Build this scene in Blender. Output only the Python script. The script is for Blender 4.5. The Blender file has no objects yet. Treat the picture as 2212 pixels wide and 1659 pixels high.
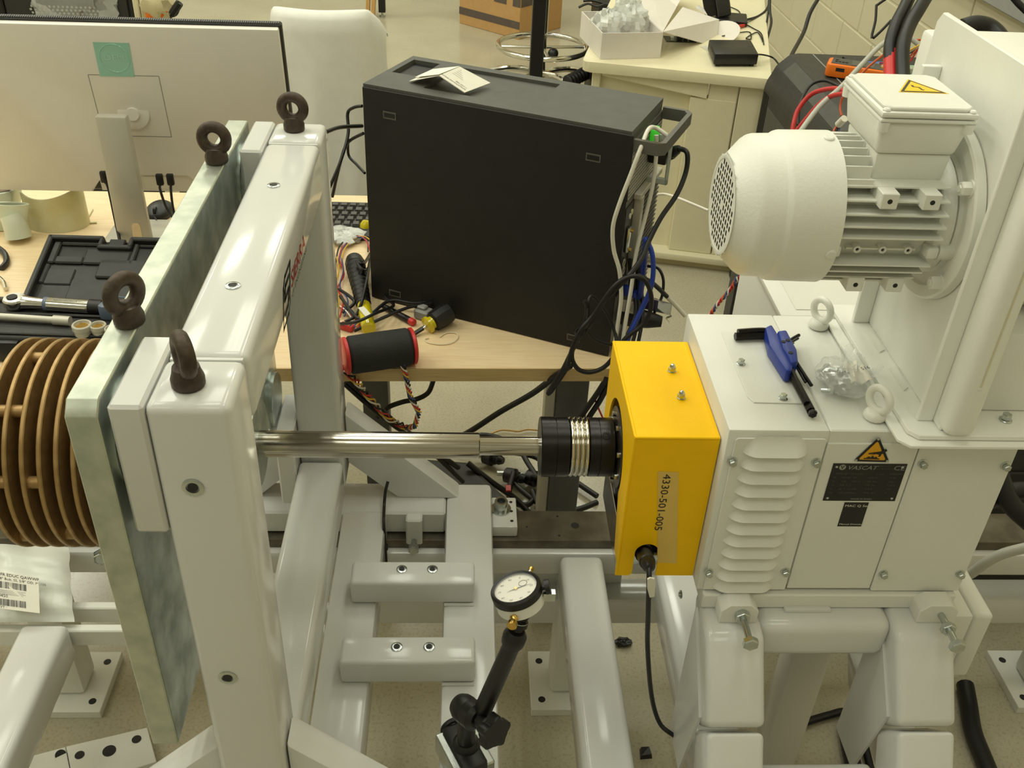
import bpy, bmesh, math, random
from mathutils import Vector, Matrix
random.seed(7)
scene = bpy.context.scene
col = scene.collection
R = math.radians

# ---------------------------------------------------------------- camera
cd = bpy.data.cameras.new('camera')
cam = bpy.data.objects.new('camera', cd)
col.objects.link(cam)
rows = ((0.998485,-0.036579,0.041105),(-0.013083,0.567796,0.823066),(-0.053446,-0.822356,0.566457))
cam.matrix_world = Matrix.Translation((0, 0, 1.68)) @ Matrix((rows[0], rows[1], rows[2])).transposed().to_4x4()
cd.sensor_width = 36.0
cd.lens = 36.0 * 2112.0 / 2212.0
cd.clip_start = 0.02
scene.camera = cam

# ---------------------------------------------------------------- world, exposure, ceiling lamps
w = bpy.data.worlds.new('room_ambient')
scene.world = w
w.use_nodes = True
w.node_tree.nodes['Background'].inputs[0].default_value = (1.0, 0.97, 0.86, 1)
w.node_tree.nodes['Background'].inputs[1].default_value = 0.25
scene.view_settings.view_transform = 'Standard'
scene.view_settings.look = 'None'
scene.view_settings.gamma = 1.0
scene.view_settings.use_curve_mapping = False
scene.view_settings.exposure = 0.0
LAMP_COLOR = (0.985, 1.0, 0.87)
def ceiling_tubes(x, y, power, z=3.9):
    for k in (-0.16, 0.0, 0.16):
        ld = bpy.data.lights.new('fluorescent_tube', 'AREA')
        ld.shape = 'RECTANGLE'
        ld.size, ld.size_y = 0.07, 1.15
        ld.energy = power
        ld.color = LAMP_COLOR
        lo = bpy.data.objects.new('fluorescent_tube', ld)
        lo.location = (x + k, y, z)
        col.objects.link(lo)
for lx, lw in ((-3.1, 1.6), (-1.8, 1.0), (-0.5, 0.85), (0.8, 1.0)):
    for ly, lp in ((-0.9, 2.3), (1.5, 4.9), (3.3, 5.2), (5.8, 8.0)):  # first row, behind the camera, is added to brighten the front faces
        ceiling_tubes(lx, ly, lp*lw)

# ---------------------------------------------------------------- helpers
WO = {}
class G:
    """collects primitives into one bmesh, optionally through a local frame M"""
    def __init__(s, M=None):
        s.bm = bmesh.new(); s.M = M
    def p(s, v):
        v = Vector(v)
        return s.M @ v if s.M is not None else v
    def verts(s, pts):
        return [s.bm.verts.new(s.p(q)) for q in pts]
    def face(s, pts):
        s.bm.faces.new(s.verts(pts)); return s
    def _bev(s, vs, bev, seg):
        if bev > 0:
            vset = set(vs)
            es = [e for e in s.bm.edges if e.verts[0] in vset and e.verts[1] in vset]
            bmesh.ops.bevel(s.bm, geom=es, offset=bev, segments=seg, profile=0.5, affect='EDGES', clamp_overlap=True)
    def box(s, a, b, bev=0.0, seg=2):
        x0, y0, z0 = a; x1, y1, z1 = b
        v = s.verts([(x0,y0,z0),(x1,y0,z0),(x1,y1,z0),(x0,y1,z0),(x0,y0,z1),(x1,y0,z1),(x1,y1,z1),(x0,y1,z1)])
        for f in ((3,2,1,0),(4,5,6,7),(0,1,5,4),(1,2,6,5),(2,3,7,6),(3,0,4,7)):
            s.bm.faces.new([v[i] for i in f])
        s._bev(v, bev, seg); return s
    def hexa(s, lo4, hi4, bev=0.0, seg=2):
        v = s.verts(list(lo4) + list(hi4))
        for f in ((3,2,1,0),(4,5,6,7),(0,1,5,4),(1,2,6,5),(2,3,7,6),(3,0,4,7)):
            s.bm.faces.new([v[i] for i in f])
        s._bev(v, bev, seg); return s
    def prism(s, pts, vec, bev=0.0, seg=1):
        vec = Vector(vec); n = len(pts)
        a = s.verts(pts); b = s.verts([Vector(q) + vec for q in pts])
        s.bm.faces.new(a[::-1]); s.bm.faces.new(b)
        for i in range(n):
            s.bm.faces.new((a[i], a[(i+1) % n], b[(i+1) % n], b[i]))
        s._bev(a + b, bev, seg); return s
    def lathe(s, o, d, prof, n=28, cap0=True, cap1=True, arc=None, up=None):
        o = Vector(o); d = Vector(d).normalized()
        u = Vector(up) if up else (Vector((0,0,1)) if abs(d.z) < 0.9 else Vector((1,0,0)))
        u = (u - d * u.dot(d)).normalized(); w_ = d.cross(u)
        rings = []
        for t, r in prof:
            rings.append(s.verts([o + d*t + (u*math.cos(2*math.pi*k/n) + w_*math.sin(2*math.pi*k/n))*r for k in range(n)]))
        for i in range(len(rings)-1):
            for k in range(n):
                s.bm.faces.new((rings[i][k], rings[i][(k+1)%n], rings[i+1][(k+1)%n], rings[i+1][k]))
        if cap0: s.bm.faces.new(rings[0][::-1])
        if cap1: s.bm.faces.new(rings[-1])
        return s
    def cyl(s, a, b, r, r2=None, n=20):
        a = Vector(a); b = Vector(b)
        return s.lathe(a, b-a, [(0, r), ((b-a).length, r if r2 is None else r2)], n)
    def tube(s, pts, r, n=7, sub=5):
        pts = [Vector(q) for q in pts]
        if sub > 1 and len(pts) > 2:
            out = []
            for i in range(len(pts)-1):
                p0 = pts[max(i-1,0)]; p1 = pts[i]; p2 = pts[i+1]; p3 = pts[min(i+2,len(pts)-1)]
                for k in range(sub):
                    t = k/sub
                    out.append(0.5*((2*p1)+(p2-p0)*t+(2*p0-5*p1+4*p2-p3)*t*t+(3*p1-p0-3*p2+p3)*t**3))
            out.append(pts[-1]); pts = out
        rr = r if hasattr(r, '__len__') else None
        u = None; rings = []
        for i, q in enumerate(pts):
            t = (pts[min(i+1,len(pts)-1)] - pts[max(i-1,0)])
            if t.length < 1e-9: t = Vector((0,0,1))
            t.normalize()
            if u is None:
                u = t.orthogonal().normalized()
            else:
                u = u - t*u.dot(t)
                u = u.normalized() if u.length > 1e-6 else t.orthogonal().normalized()
            w_ = t.cross(u)
            ra = r if rr is None else rr[0] + (rr[1]-rr[0])*i/(len(pts)-1)
            rings.append(s.verts([q + (u*math.cos(2*math.pi*k/n)+w_*math.sin(2*math.pi*k/n))*ra for k in range(n)]))
        for i in range(len(rings)-1):
            for k in range(n):
                s.bm.faces.new((rings[i][k], rings[i][(k+1)%n], rings[i+1][(k+1)%n], rings[i+1][k]))
        s.bm.faces.new(rings[0][::-1]); s.bm.faces.new(rings[-1])
        return s
    def torus(s, c, axis, Ra, r, n=28, m=10, a0=0.0, a1=360.0):
        c = Vector(c); d = Vector(axis).normalized(); u = d.orthogonal().normalized(); w_ = d.cross(u)
        closed = abs(a1-a0) > 359
        cnt = n if closed else n+1
        rings = []
        for i in range(cnt):
            a = R(a0 + (a1-a0)*i/n); e = u*math.cos(a)+w_*math.sin(a)
            rings.append(s.verts([c + e*(Ra + r*math.cos(2*math.pi*k/m)) + d*(r*math.sin(2*math.pi*k/m)) for k in range(m)]))
        for i in range(n if closed else n):
            A = rings[i]; B = rings[(i+1) % len(rings)]
            for k in range(m):
                s.bm.faces.new((A[k], A[(k+1)%m], B[(k+1)%m], B[k]))
        if not closed:
            s.bm.faces.new(rings[0]); s.bm.faces.new(rings[-1][::-1])
        return s
    def ball(s, c, r, n=16, m=10):
        c = Vector(c); r = Vector(r) if hasattr(r, '__len__') else Vector((r,r,r))
        prof = [(-math.cos(math.pi*i/m), math.sin(math.pi*i/m)) for i in range(1, m)]
        top = s.verts([c+Vector((0,0,r.z))])[0]; bot = s.verts([c-Vector((0,0,r.z))])[0]
        rings = [s.verts([c+Vector((r.x*q*math.cos(2*math.pi*k/n), r.y*q*math.sin(2*math.pi*k/n), r.z*h)) for k in range(n)]) for h, q in prof]
        for i in range(len(rings)-1):
            for k in range(n):
                s.bm.faces.new((rings[i][k], rings[i][(k+1)%n], rings[i+1][(k+1)%n], rings[i+1][k]))
        for k in range(n):
            s.bm.faces.new((bot, rings[0][(k+1)%n], rings[0][k])); s.bm.faces.new((top, rings[-1][k], rings[-1][(k+1)%n]))
        return s
    def grid(s, fn, nu, nv):
        V = [s.verts([fn(i/nu, j/nv) for j in range(nv+1)]) for i in range(nu+1)]
        for i in range(nu):
            for j in range(nv):
                s.bm.faces.new((V[i][j], V[i+1][j], V[i+1][j+1], V[i][j+1]))
        return s

def setp(o, label=None, cat=None, group=None, kind=None):
    if label: o['label'] = label
    if cat: o['category'] = cat
    if group: o['group'] = group
    if kind: o['kind'] = kind
    return o
def thing(name, label, cat, loc, group=None):
    o = bpy.data.objects.new(name, None)
    o.empty_display_size = 0.03
    o.location = loc; col.objects.link(o); WO[o] = Vector(loc)
    return setp(o, label, cat, group)
def obj(name, g, m, parent=None, sharp=32, label=None, cat=None, group=None, kind=None, solid=0.0):
    bm = g.bm
    bmesh.ops.recalc_face_normals(bm, faces=bm.faces)
    if solid:
        bmesh.ops.solidify(bm, geom=bm.faces[:], thickness=solid)
    lo = Vector((min(v.co.x for v in bm.verts), min(v.co.y for v in bm.verts), min(v.co.z for v in bm.verts)))
    hi = Vector((max(v.co.x for v in bm.verts), max(v.co.y for v in bm.verts), max(v.co.z for v in bm.verts)))
    c = (lo+hi)/2
    if parent is None: c.z = lo.z
    for v in bm.verts: v.co -= c
    me = bpy.data.meshes.new(name); bm.to_mesh(me); bm.free()
    me.materials.append(m)
    if sharp > 0:
        me.polygons.foreach_set('use_smooth', [True]*len(me.polygons))
        me.set_sharp_from_angle(angle=R(sharp))
    o = bpy.data.objects.new(name, me)
    base = WO[parent] if parent is not None else Vector()
    o.location = c - base
    if parent is not None: o.parent = parent
    col.objects.link(o); WO[o] = c
    return setp(o, label, cat, group, kind)
def struct(name, g, m, sharp=0):
    return obj(name, g, m, None, sharp, kind='structure')
def copy(o, d, parent=None, name=None):
    """copy of one part shifted by d, sharing its mesh"""
    q = o.copy(); q.location = o.location + Vector(d); col.objects.link(q)
    WO[q] = WO[o] + Vector(d)
    return q
FONT = {}
def text(s_, o, xd, yd, h, m, parent, name='lettering', shear=0.0, ext=0.0002, wide=1.0, label=None):
    """flat lettering: baseline starts at o, runs along xd, rises along yd, capital height about h"""
    cu = bpy.data.curves.new('t', 'FONT'); cu.body = s_; cu.size = h/0.69; cu.shear = shear
    cu.resolution_u = 2; cu.extrude = 0.0
    to = bpy.data.objects.new('t', cu); col.objects.link(to)
    bpy.context.view_layer.update()
    me = bpy.data.meshes.new_from_object(to.evaluated_get(bpy.context.evaluated_depsgraph_get()))
    bpy.data.objects.remove(to); bpy.data.curves.remove(cu)
    bm = bmesh.new(); bm.from_mesh(me); bpy.data.meshes.remove(me)
    xd = Vector(xd).normalized(); yd = Vector(yd).normalized(); nd = xd.cross(yd); o = Vector(o)
    for v in bm.verts:
        v.co = o + xd*(v.co.x*wide) + yd*v.co.y + nd*ext
    g = G(); g.bm.free(); g.bm = bm
    return obj(name, g, m, parent, sharp=0, label=label, kind='stuff')

# ---------------------------------------------------------------- materials
def s2l(c):
    return tuple((v/255/12.92 if v/255 <= 0.04045 else ((v/255+0.055)/1.055)**2.4) for v in c)
def mat(name, rgb, rough=0.5, metal=0.0, bump=0.0, bscale=200.0, var=0.0, vscale=30.0, rgb2=None, stretch=None, rvar=0.08, coat=0.0, spec=0.5, trans=0.0, alpha=1.0, emit=None):
    m = bpy.data.materials.new(name); m.use_nodes = True
    nt = m.node_tree; b = nt.nodes['Principled BSDF']
    c1 = s2l(rgb)
    b.inputs['Base Color'].default_value = (*c1, 1)
    b.inputs['Roughness'].default_value = rough; b.inputs['Metallic'].default_value = metal
    b.inputs['Specular IOR Level'].default_value = spec
    b.inputs['Coat Weight'].default_value = coat; b.inputs['Coat Roughness'].default_value = 0.08
    b.inputs['Transmission Weight'].default_value = trans
    b.inputs['Alpha'].default_value = alpha
    if emit:
        b.inputs['Emission Color'].default_value = (*s2l(emit[0]), 1); b.inputs['Emission Strength'].default_value = emit[1]
    tc = nt.nodes.new('ShaderNodeTexCoord'); vec = tc.outputs['Object']
    if stretch:
        mp = nt.nodes.new('ShaderNodeMapping'); mp.inputs['Scale'].default_value = stretch
        nt.links.new(vec, mp.inputs['Vector']); vec = mp.outputs['Vector']
    n1 = nt.nodes.new('ShaderNodeTexNoise'); n1.inputs['Scale'].default_value = vscale; n1.inputs['Detail'].default_value = 4
    nt.links.new(vec, n1.inputs['Vector'])
    if var > 0 or rgb2:
        mx = nt.nodes.new('ShaderNodeMix'); mx.data_type = 'RGBA'
        cr = nt.nodes.new('ShaderNodeMapRange'); cr.inputs['From Min'].default_value = 0.35; cr.inputs['From Max'].default_value = 0.65
        nt.links.new(n1.outputs['Fac'], cr.inputs['Value']); nt.links.new(cr.outputs['Result'], mx.inputs[0])
        c2 = s2l(rgb2) if rgb2 else tuple(v*(1-var) for v in c1)
        mx.inputs[6].default_value = (*c1, 1); mx.inputs[7].default_value = (*c2, 1)
        nt.links.new(mx.outputs[2], b.inputs['Base Color'])
    mr = nt.nodes.new('ShaderNodeMapRange')
    mr.inputs['To Min'].default_value = max(0.02, rough-rvar); mr.inputs['To Max'].default_value = min(1, rough+rvar)
    nt.links.new(n1.outputs['Fac'], mr.inputs['Value']); nt.links.new(mr.outputs['Result'], b.inputs['Roughness'])
    if bump > 0:
        n2 = nt.nodes.new('ShaderNodeTexNoise'); n2.inputs['Scale'].default_value = bscale; n2.inputs['Detail'].default_value = 3
        nt.links.new(vec, n2.inputs['Vector'])
        bp = nt.nodes.new('ShaderNodeBump'); bp.inputs['Strength'].default_value = bump; bp.inputs['Distance'].default_value = 0.002
        nt.links.new(n2.outputs['Fac'], bp.inputs['Height']); nt.links.new(bp.outputs['Normal'], b.inputs['Normal'])
    return m
M = {}
M['gloss'] = mat('gloss_white_paint', (216,216,212), 0.13, bump=0.0, var=0.03, vscale=6, rvar=0.03, spec=0.3)
M['satin'] = mat('satin_white_paint', (228,228,220), 0.4, bump=0.10, bscale=500, var=0.03, vscale=8)
M['bracket'] = mat('bright_satin_white_paint', (242,242,234), 0.4, bump=0.10, bscale=500, var=0.03, vscale=8)
M['cast'] = mat('painted_casting', (234,234,224), 0.42, bump=0.15, bscale=260, var=0.03, vscale=10)
M['galv'] = mat('galvanised_steel', (190,198,192), 0.35, 0.85, bump=0.05, bscale=60, rgb2=(150,160,154), vscale=26, rvar=0.15)
M['galvface'] = mat('galvanised_brushed', (196,200,186), 0.42, 0.8, bump=0.12, bscale=90, rgb2=(176,182,168), vscale=40, stretch=(1,1,1), rvar=0.1)
M['zinc'] = mat('zinc_plated_steel', (200,206,204), 0.22, 1.0, bump=0.03, bscale=300, var=0.15, vscale=90)
M['steel'] = mat('ground_steel', (206,202,192), 0.14, 1.0, bump=0.015, bscale=8, rgb2=(172,164,150), vscale=7, stretch=(0.6,60,60), rvar=0.05)
M['strip'] = mat('machined_bare_steel', (120,114,100), 0.45, 0.7, bump=0.06, bscale=180, rgb2=(96,90,78), vscale=24)
M['bronze'] = mat('bronze_anodised', (178,146,98), 0.42, 0.55, bump=0.04, bscale=500, rgb2=(158,126,80), vscale=60)
M['eye'] = mat('dark_oxidised_forging', (84,72,62), 0.5, 0.6, bump=0.3, bscale=220, rgb2=(66,56,48), vscale=90)
M['blackox'] = mat('black_oxide_steel', (38,36,35), 0.3, 0.7, bump=0.04, bscale=300, var=0.15)
M['flange'] = mat('dark_turned_steel', (110,102,92), 0.32, 0.9, bump=0.05, bscale=200, var=0.2)
M['yellow'] = mat('yellow_powder_coat', (252,198,4), 0.5, bump=0.12, bscale=900, var=0.03, spec=0.2)
M['black'] = mat('black_plastic', (22,22,22), 0.42, bump=0.05, bscale=500, var=0.2)
M['rubber'] = mat('black_cable_jacket', (20,20,21), 0.45, bump=0.04, bscale=300, var=0.2)
M['pcside'] = mat('black_textured_panel', (20,19,18), 0.6, bump=0.15, bscale=1500, var=0.08)
M['pctop'] = mat('dark_grey_textured_plastic', (84,84,78), 0.62, bump=0.25, bscale=1600, var=0.06)
M['pcgrey'] = mat('mid_grey_plastic', (92,90,84), 0.45, bump=0.08, bscale=900, var=0.08)
M['maple'] = mat('maple_laminate', (244,220,178), 0.4, bump=0.02, bscale=80, rgb2=(236,208,164), vscale=14, stretch=(1.2,16,16), rvar=0.05)
M['edge'] = mat('maple_edge_band', (205,178,124), 0.45, rgb2=(190,162,108), vscale=14, stretch=(1.2,16,30))
M['legs'] = mat('dark_grey_steel_leg', (92,93,92), 0.5, bump=0.06, bscale=600, var=0.06)
M['silver'] = mat('silver_plastic', (198,194,180), 0.35, 0.25, bump=0.03, bscale=900, var=0.03)
M['monback'] = mat('pale_grey_plastic', (226,222,212), 0.38, bump=0.05, bscale=1200, var=0.02)
M['monedge'] = mat('dark_bezel_plastic', (48,48,46), 0.45, var=0.1)
M['teal'] = mat('teal_protective_film', (150,205,188), 0.15, bump=0.03, bscale=90, var=0.06, coat=0.6)
M['cream'] = mat('cream_laminate', (232,224,190), 0.42, bump=0.03, bscale=300, var=0.03)
M['cream2'] = mat('cream_edge_band', (214,202,160), 0.45, bump=0.03, bscale=300, var=0.04)
M['card'] = mat('white_card', (226,220,212), 0.6, bump=0.04, bscale=400, var=0.03)
M['kraft'] = mat('brown_corrugated_board', (190,150,96), 0.75, bump=0.08, bscale=200, var=0.06)
M['kraftdark'] = mat('dark_print_on_board', (92,80,72), 0.7, var=0.08)
M['cloth'] = mat('white_cotton_cloth', (226,226,218), 0.85, bump=0.25, bscale=900, var=0.04)
M['cell'] = mat('printed_green_cream_resin', (214,212,178), 0.45, bump=0.06, bscale=400, rgb2=(206,196,140), vscale=18)
M['resin2'] = mat('pale_green_resin', (212,216,194), 0.35, bump=0.05, bscale=300, var=0.05)
M['case'] = mat('black_blow_moulded_case', (42,42,40), 0.5, bump=0.2, bscale=700, var=0.12)
M['chrome'] = mat('chrome', (215,213,205), 0.12, 1.0, var=0.08, rvar=0.04)
M['bluegrey'] = mat('blue_grey_plastic', (100,112,132), 0.42, var=0.06, bump=0.04)
M['screen'] = mat('dark_lcd', (62,64,66), 0.2, var=0.06)
M['blue'] = mat('blue_plastic', (34,58,150), 0.38, var=0.08, bump=0.04, bscale=400)
M['bluecab'] = mat('blue_cable', (34,62,160), 0.4, var=0.06)
M['red'] = mat('red_plastic', (206,48,44), 0.4, var=0.06)
M['redwire'] = mat('red_wire', (196,48,48), 0.4, var=0.06)
M['orange'] = mat('orange_rubber', (236,118,24), 0.45, var=0.06, bump=0.05)
M['orwire'] = mat('orange_wire', (206,92,44), 0.4, var=0.06)
M['ywire'] = mat('yellow_wire', (226,180,60), 0.4, var=0.06)
M['whwire'] = mat('white_wire', (222,218,204), 0.42, var=0.04)
M['bwire'] = mat('blue_wire', (60,78,130), 0.4, var=0.06)
M['gwire'] = mat('grey_cable', (182,182,172), 0.45, var=0.04)
M['yclear'] = mat('clear_yellow_handle', (214,196,16), 0.15, var=0.12, vscale=60, coat=0.4)
M['foam'] = mat('black_foam_sleeve', (33,33,33), 0.75, bump=0.35, bscale=260, var=0.15)
M['dark'] = mat('dark_grey_case', (72,71,66), 0.5, bump=0.12, bscale=700, var=0.06)
M['dark2'] = mat('charcoal_case', (46,45,43), 0.5, bump=0.12, bscale=700, var=0.08)
M['ink'] = mat('black_ink', (26,24,22), 0.5, var=0.05)
M['redink'] = mat('red_vinyl', (168,32,44), 0.4, var=0.05)
M['ltext'] = mat('etched_grey_text', (150,150,144), 0.45, var=0.05)
M['dimtext'] = mat('dim_etched_text', (84,84,80), 0.45, var=0.05)
M['plate'] = mat('black_anodised_label', (20,20,19), 0.35, var=0.1)
M['signy'] = mat('warning_yellow_vinyl', (250,206,20), 0.4, var=0.03)
M['signy2'] = mat('warning_amber_vinyl', (224,162,16), 0.4, var=0.03)
M['paper'] = mat('white_paper', (234,230,216), 0.7, var=0.03)
M['tape'] = mat('beige_masking_tape', (226,190,96), 0.6, bump=0.08, bscale=300, var=0.05)
M['brass'] = mat('brass', (214,176,96), 0.22, 1.0, var=0.1)
M['dial'] = mat('white_dial_face', (236,232,218), 0.35, var=0.02)
M['hole'] = mat('bore_shade_black', (30,30,28), 0.6, var=0.1)  # near-black that paints the shade inside holes and openings
M['green'] = mat('green_plastic', (96,230,70), 0.4, var=0.08)
M['clear'] = mat('frosted_clear_plastic', (196,204,196), 0.3, var=0.05, trans=0.35)
M['film'] = mat('clear_film', (236,238,234), 0.12, bump=0.5, bscale=60, alpha=0.34, coat=0.5)
M['bubble'] = mat('bubble_film', (236,238,232), 0.15, bump=0.8, bscale=120, alpha=0.75, coat=0.5)
M['poly'] = mat('milky_poly_bag', (222,224,216), 0.3, bump=0.12, bscale=30, var=0.03)
M['wood'] = mat('pine', (206,164,100), 0.6, rgb2=(190,146,84), vscale=12, stretch=(14,14,1.5))
M['purple'] = mat('purple_anodised', (66,56,92), 0.35, 0.4, var=0.1)
M['dteal'] = mat('teal_label', (24,92,84), 0.4, var=0.1)
M['grey'] = mat('grey_metal_raceway', (150,150,146), 0.5, var=0.04)
M['floorm'] = None
def floor_material():
    m = mat('speckled_floor', (184,177,154), 0.2, bump=0.01, bscale=120, rgb2=(174,167,144), vscale=3.0, rvar=0.06)
    nt = m.node_tree; b = nt.nodes['Principled BSDF']
    base = b.inputs['Base Color'].links[0].from_socket
    tc = [n for n in nt.nodes if n.type == 'TEX_COORD'][0]
    n = nt.nodes.new('ShaderNodeTexNoise'); n.inputs['Scale'].default_value = 160; n.inputs['Detail'].default_value = 5
    r = nt.nodes.new('ShaderNodeMapRange'); r.inputs['From Min'].default_value = 0.5; r.inputs['From Max'].default_value = 0.72
    mx = nt.nodes.new('ShaderNodeMix'); mx.data_type = 'RGBA'; mx.blend_type = 'MULTIPLY'
    mx.inputs[7].default_value = (0.80, 0.77, 0.70, 1)
    nt.links.new(tc.outputs['Object'], n.inputs['Vector']); nt.links.new(n.outputs['Fac'], r.inputs['Value'])
    nt.links.new(r.outputs['Result'], mx.inputs[0]); nt.links.new(base, mx.inputs[6]); nt.links.new(mx.outputs[2], b.inputs['Base Color'])
    return m
M['floorm'] = floor_material()
M['wallg'] = mat('grey_far_wall', (176,174,162), 0.7, var=0.03)
M['wallp'] = mat('painted_wall', (226,222,204), 0.55, bump=0.1, bscale=60, var=0.02, vscale=2)
M['block'] = mat('painted_concrete_block', (212,204,176), 0.5, bump=0.35, bscale=45, var=0.03, vscale=6)
M['mortar'] = mat('painted_mortar', (220,212,184), 0.6, bump=0.3, bscale=120, var=0.03)
M['ceil'] = mat('ceiling_tile', (228,226,214), 0.8, bump=0.2, bscale=200, var=0.03)

# ---------------------------------------------------------------- the room
XL, XR, YB, YF, ZC = -4.0, 1.8, 9.0, -1.6, 4.0
struct('floor', G().box((XL,YF,-0.05),(XR,YB,0.0)), M['floorm'])
struct('ceiling', G().box((XL,YF,ZC),(XR,YB,ZC+0.05)), M['ceil'])
struct('wall_left', G().box((XL-0.05,YF,0),(XL,YB,ZC)), M['wallp'])
struct('wall_back', G().box((XL,YB,0),(XR,YB+0.05,ZC)), M['wallp'])
struct('wall_front', G().box((XL,YF-0.05,0),(XR,YF,ZC)), M['wallg'])
wr = struct('wall_right', G().box((XR+0.006,YF,0),(XR+0.06,YB,ZC)), M['mortar'])
z0 = -0.072; course = 0
blk = None
while z0 < 1.7:
    y0 = 1.55 + (0.2 if course % 2 else 0.0)
    while y0 < 8.9:
        za = max(z0, 0.0)
        if blk is None or za != z0:
            q = obj('block', G().box((XR,y0+0.004,za+0.004 if za == z0 else 0.0),(XR+0.03,y0+0.396,z0+0.197),0.003,1), M['block'], wr)
            if za == z0: blk = q; bo = (y0, z0)
        else:
            copy(blk, (0, y0-bo[0], z0-bo[1]))
        y0 += 0.4
    z0 += 0.2015; course += 1

# ================================================================ the test rig
SY, SZ = 1.0345, 0.866          # shaft axis
# ---------------------------------------------------------------- welded base
base = thing('rig_base', 'white painted welded steel base with rear machined rail and bolt-down feet', 'frame', (0.2, 1.3, 0))
obj('rail_tube', G().box((-1.35,1.275,0.376),(1.5,1.375,0.43),0.008), M['gloss'], base)
obj('web_plate', G().box((0.04,1.345,0.2),(0.32,1.357,0.376)), M['gloss'], base)
obj('lower_tube', G().box((-0.2,1.30,0.215),(1.5,1.36,0.285),0.008), M['gloss'], base)
obj('machined_strip', G().box((-1.3,1.289,0.43),(1.5,1.369,0.45),0.001,1), M['strip'], base, label='bare machined steel strip along the rear rail')
for q, r in (((0.2155, 1.3289, 0.4502),0.0075),((0.1848, 1.3537, 0.4502),0.0022),((0.1263, 1.3245, 0.4502),0.0018),((0.1843, 1.3017, 0.4502),0.0022)):
    obj('tapped_hole', G().cyl(q, Vector(q)+Vector((0,0,0.0004)), r, n=16), M['hole'], base)  # flat dark disc in place of the shaded hole
obj('cross_beam', G().box((0.185,0.45,0.352),(0.262,1.275,0.43),0.012,3), M['gloss'], base)
obj('cross_beam', G().box((0.354,0.45,0.35),(0.432,1.275,0.43),0.012,3), M['gloss'], base)
obj('cross_beam', G().box((-0.71,0.45,0.345),(-0.633,1.12,0.423),0.012,3), M['gloss'], base)
obj('front_rail', G().box((-1.35,0.56,0.27),(1.5,0.66,0.345),0.008), M['gloss'], base)
for x0 in (0.154, -0.85, 1.168):
    fp = obj('foot_plate', G().box((x0,1.25,0),(x0+0.149,1.40,0.02),0.001,1), M['satin'], base)
    dx = 0.022 if x0 != -0.85 else 0.127
    for yy in (1.275, 1.373):
        obj('bolt_hole', G().cyl((x0+dx,yy,0.02),(x0+dx,yy,0.0204),0.0075,n=14), M['hole'], fp)
    obj('post', G().box((x0+0.04,1.29,0.02),(x0+0.109,1.36,0.376),0.01), M['satin'], base)
for zz, ya in ((0.40,1.122),(0.402,1.17)):
    obj('channel_bar', G().box((-1.3,ya,zz-0.036),(-0.17,ya+0.016,zz),0.002,1), M['satin'], base)
obj('channel_end', G().box((-0.17,1.11,0.36),(-0.158,1.22,0.405),0.003,1), M['satin'], base)

# ---------------------------------------------------------------- gantry: ring frame, struts and its bed
X0, X1 = -0.270, -0.196
gan = thing('gantry_frame', 'white glossy square ring frame standing on a ladder bed, two dark eye bolts on top', 'frame', (-0.2, SY, 0.42))
Y0, Y1 = 0.684, 1.385
obj('front_post', G().box((X0,Y0,0.44),(X1,Y0+0.078,1.18),0.009,3), M['gloss'], gan)
obj('top_beam', G().box((X0,Y0+0.082,1.105),(X1,Y1-0.082,1.1795),0.009,3), M['gloss'], gan)
obj('rear_post', G().box((X0,Y1-0.078,0.55),(X1,Y1,1.18),0.009,3), M['gloss'], gan)
obj('bottom_beam', G().box((X0,Y0+0.082,0.545),(X1,Y1-0.082,0.62),0.009,3), M['gloss'], gan)
for ya, yb in ((Y0+0.0782,Y0+0.0822),(Y1-0.0822,Y1-0.0782)):
    obj('weld_seam', G().box((X0+0.004,ya,1.108),(X1-0.004,yb,1.1775)), M['gloss'], gan)
obj('corner_plate', G().prism([(-0.300,Y0,1.18),(-0.300,Y0,1.035),(-0.300,Y0+0.045,1.01),(-0.300,Y0+0.115,1.06),(-0.300,Y0+0.115,1.18)],(0.030,0,0),0.003), M['gloss'], gan)
obj('corner_plate', G().prism([(-0.300,Y1,1.18),(-0.300,Y1,1.05),(-0.300,Y1-0.115,1.05),(-0.300,Y1-0.115,1.18)],(0.030,0,0),0.003), M['gloss'], gan)
obj('corner_plate', G().prism([(-0.300,Y1,0.55),(-0.300,Y1,0.70),(-0.300,Y1-0.115,0.70),(-0.300,Y1-0.115,0.55)],(0.030,0,0),0.003), M['gloss'], gan)
def eye_bolt(c, ang, parent):
    c = Vector(c); d = Vector((math.sin(R(ang)), math.cos(R(ang)), 0))
    g = G().lathe(c, (0,0,1), [(0,0.0135),(0.002,0.0148),(0.009,0.0148),(0.014,0.0130),(0.020,0.0118)], 22)
    g.torus(c+Vector((0,0,0.0318)), d, 0.0155, 0.0074, 30, 12)
    return obj('eye_bolt', g, M['eye'], parent, 60)
eye_bolt((-0.2379, 0.7172, 1.1802), 62, gan)
eye_bolt((-0.2378, 1.3508, 1.1802), 8, gan)
def plug(c, n, parent, r=0.0080):
    c = Vector(c); n = Vector(n)
    o = obj('threaded_insert', G().lathe(c-n*0.001, n, [(0,r),(0.0022,r),(0.0026,r*0.9),(0.0026,r*0.62),(0.0005,r*0.55)], 20, cap1=True), M['zinc'], parent)
    obj('bore', G().cyl(c+n*0.0008, c+n*0.001, r*0.5, n=14), M['hole'], o)
for q in ((-0.2355, 1.1568, 1.1795), (-0.2352, 0.8981, 1.1795)):
    plug(q, (0,0,1), gan)
for q in ((-0.2393, 0.6840, 1.0913), (-0.2404, 0.6840, 0.8282)):
    plug(q, (0,-1,0), gan, 0.0100)
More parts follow.
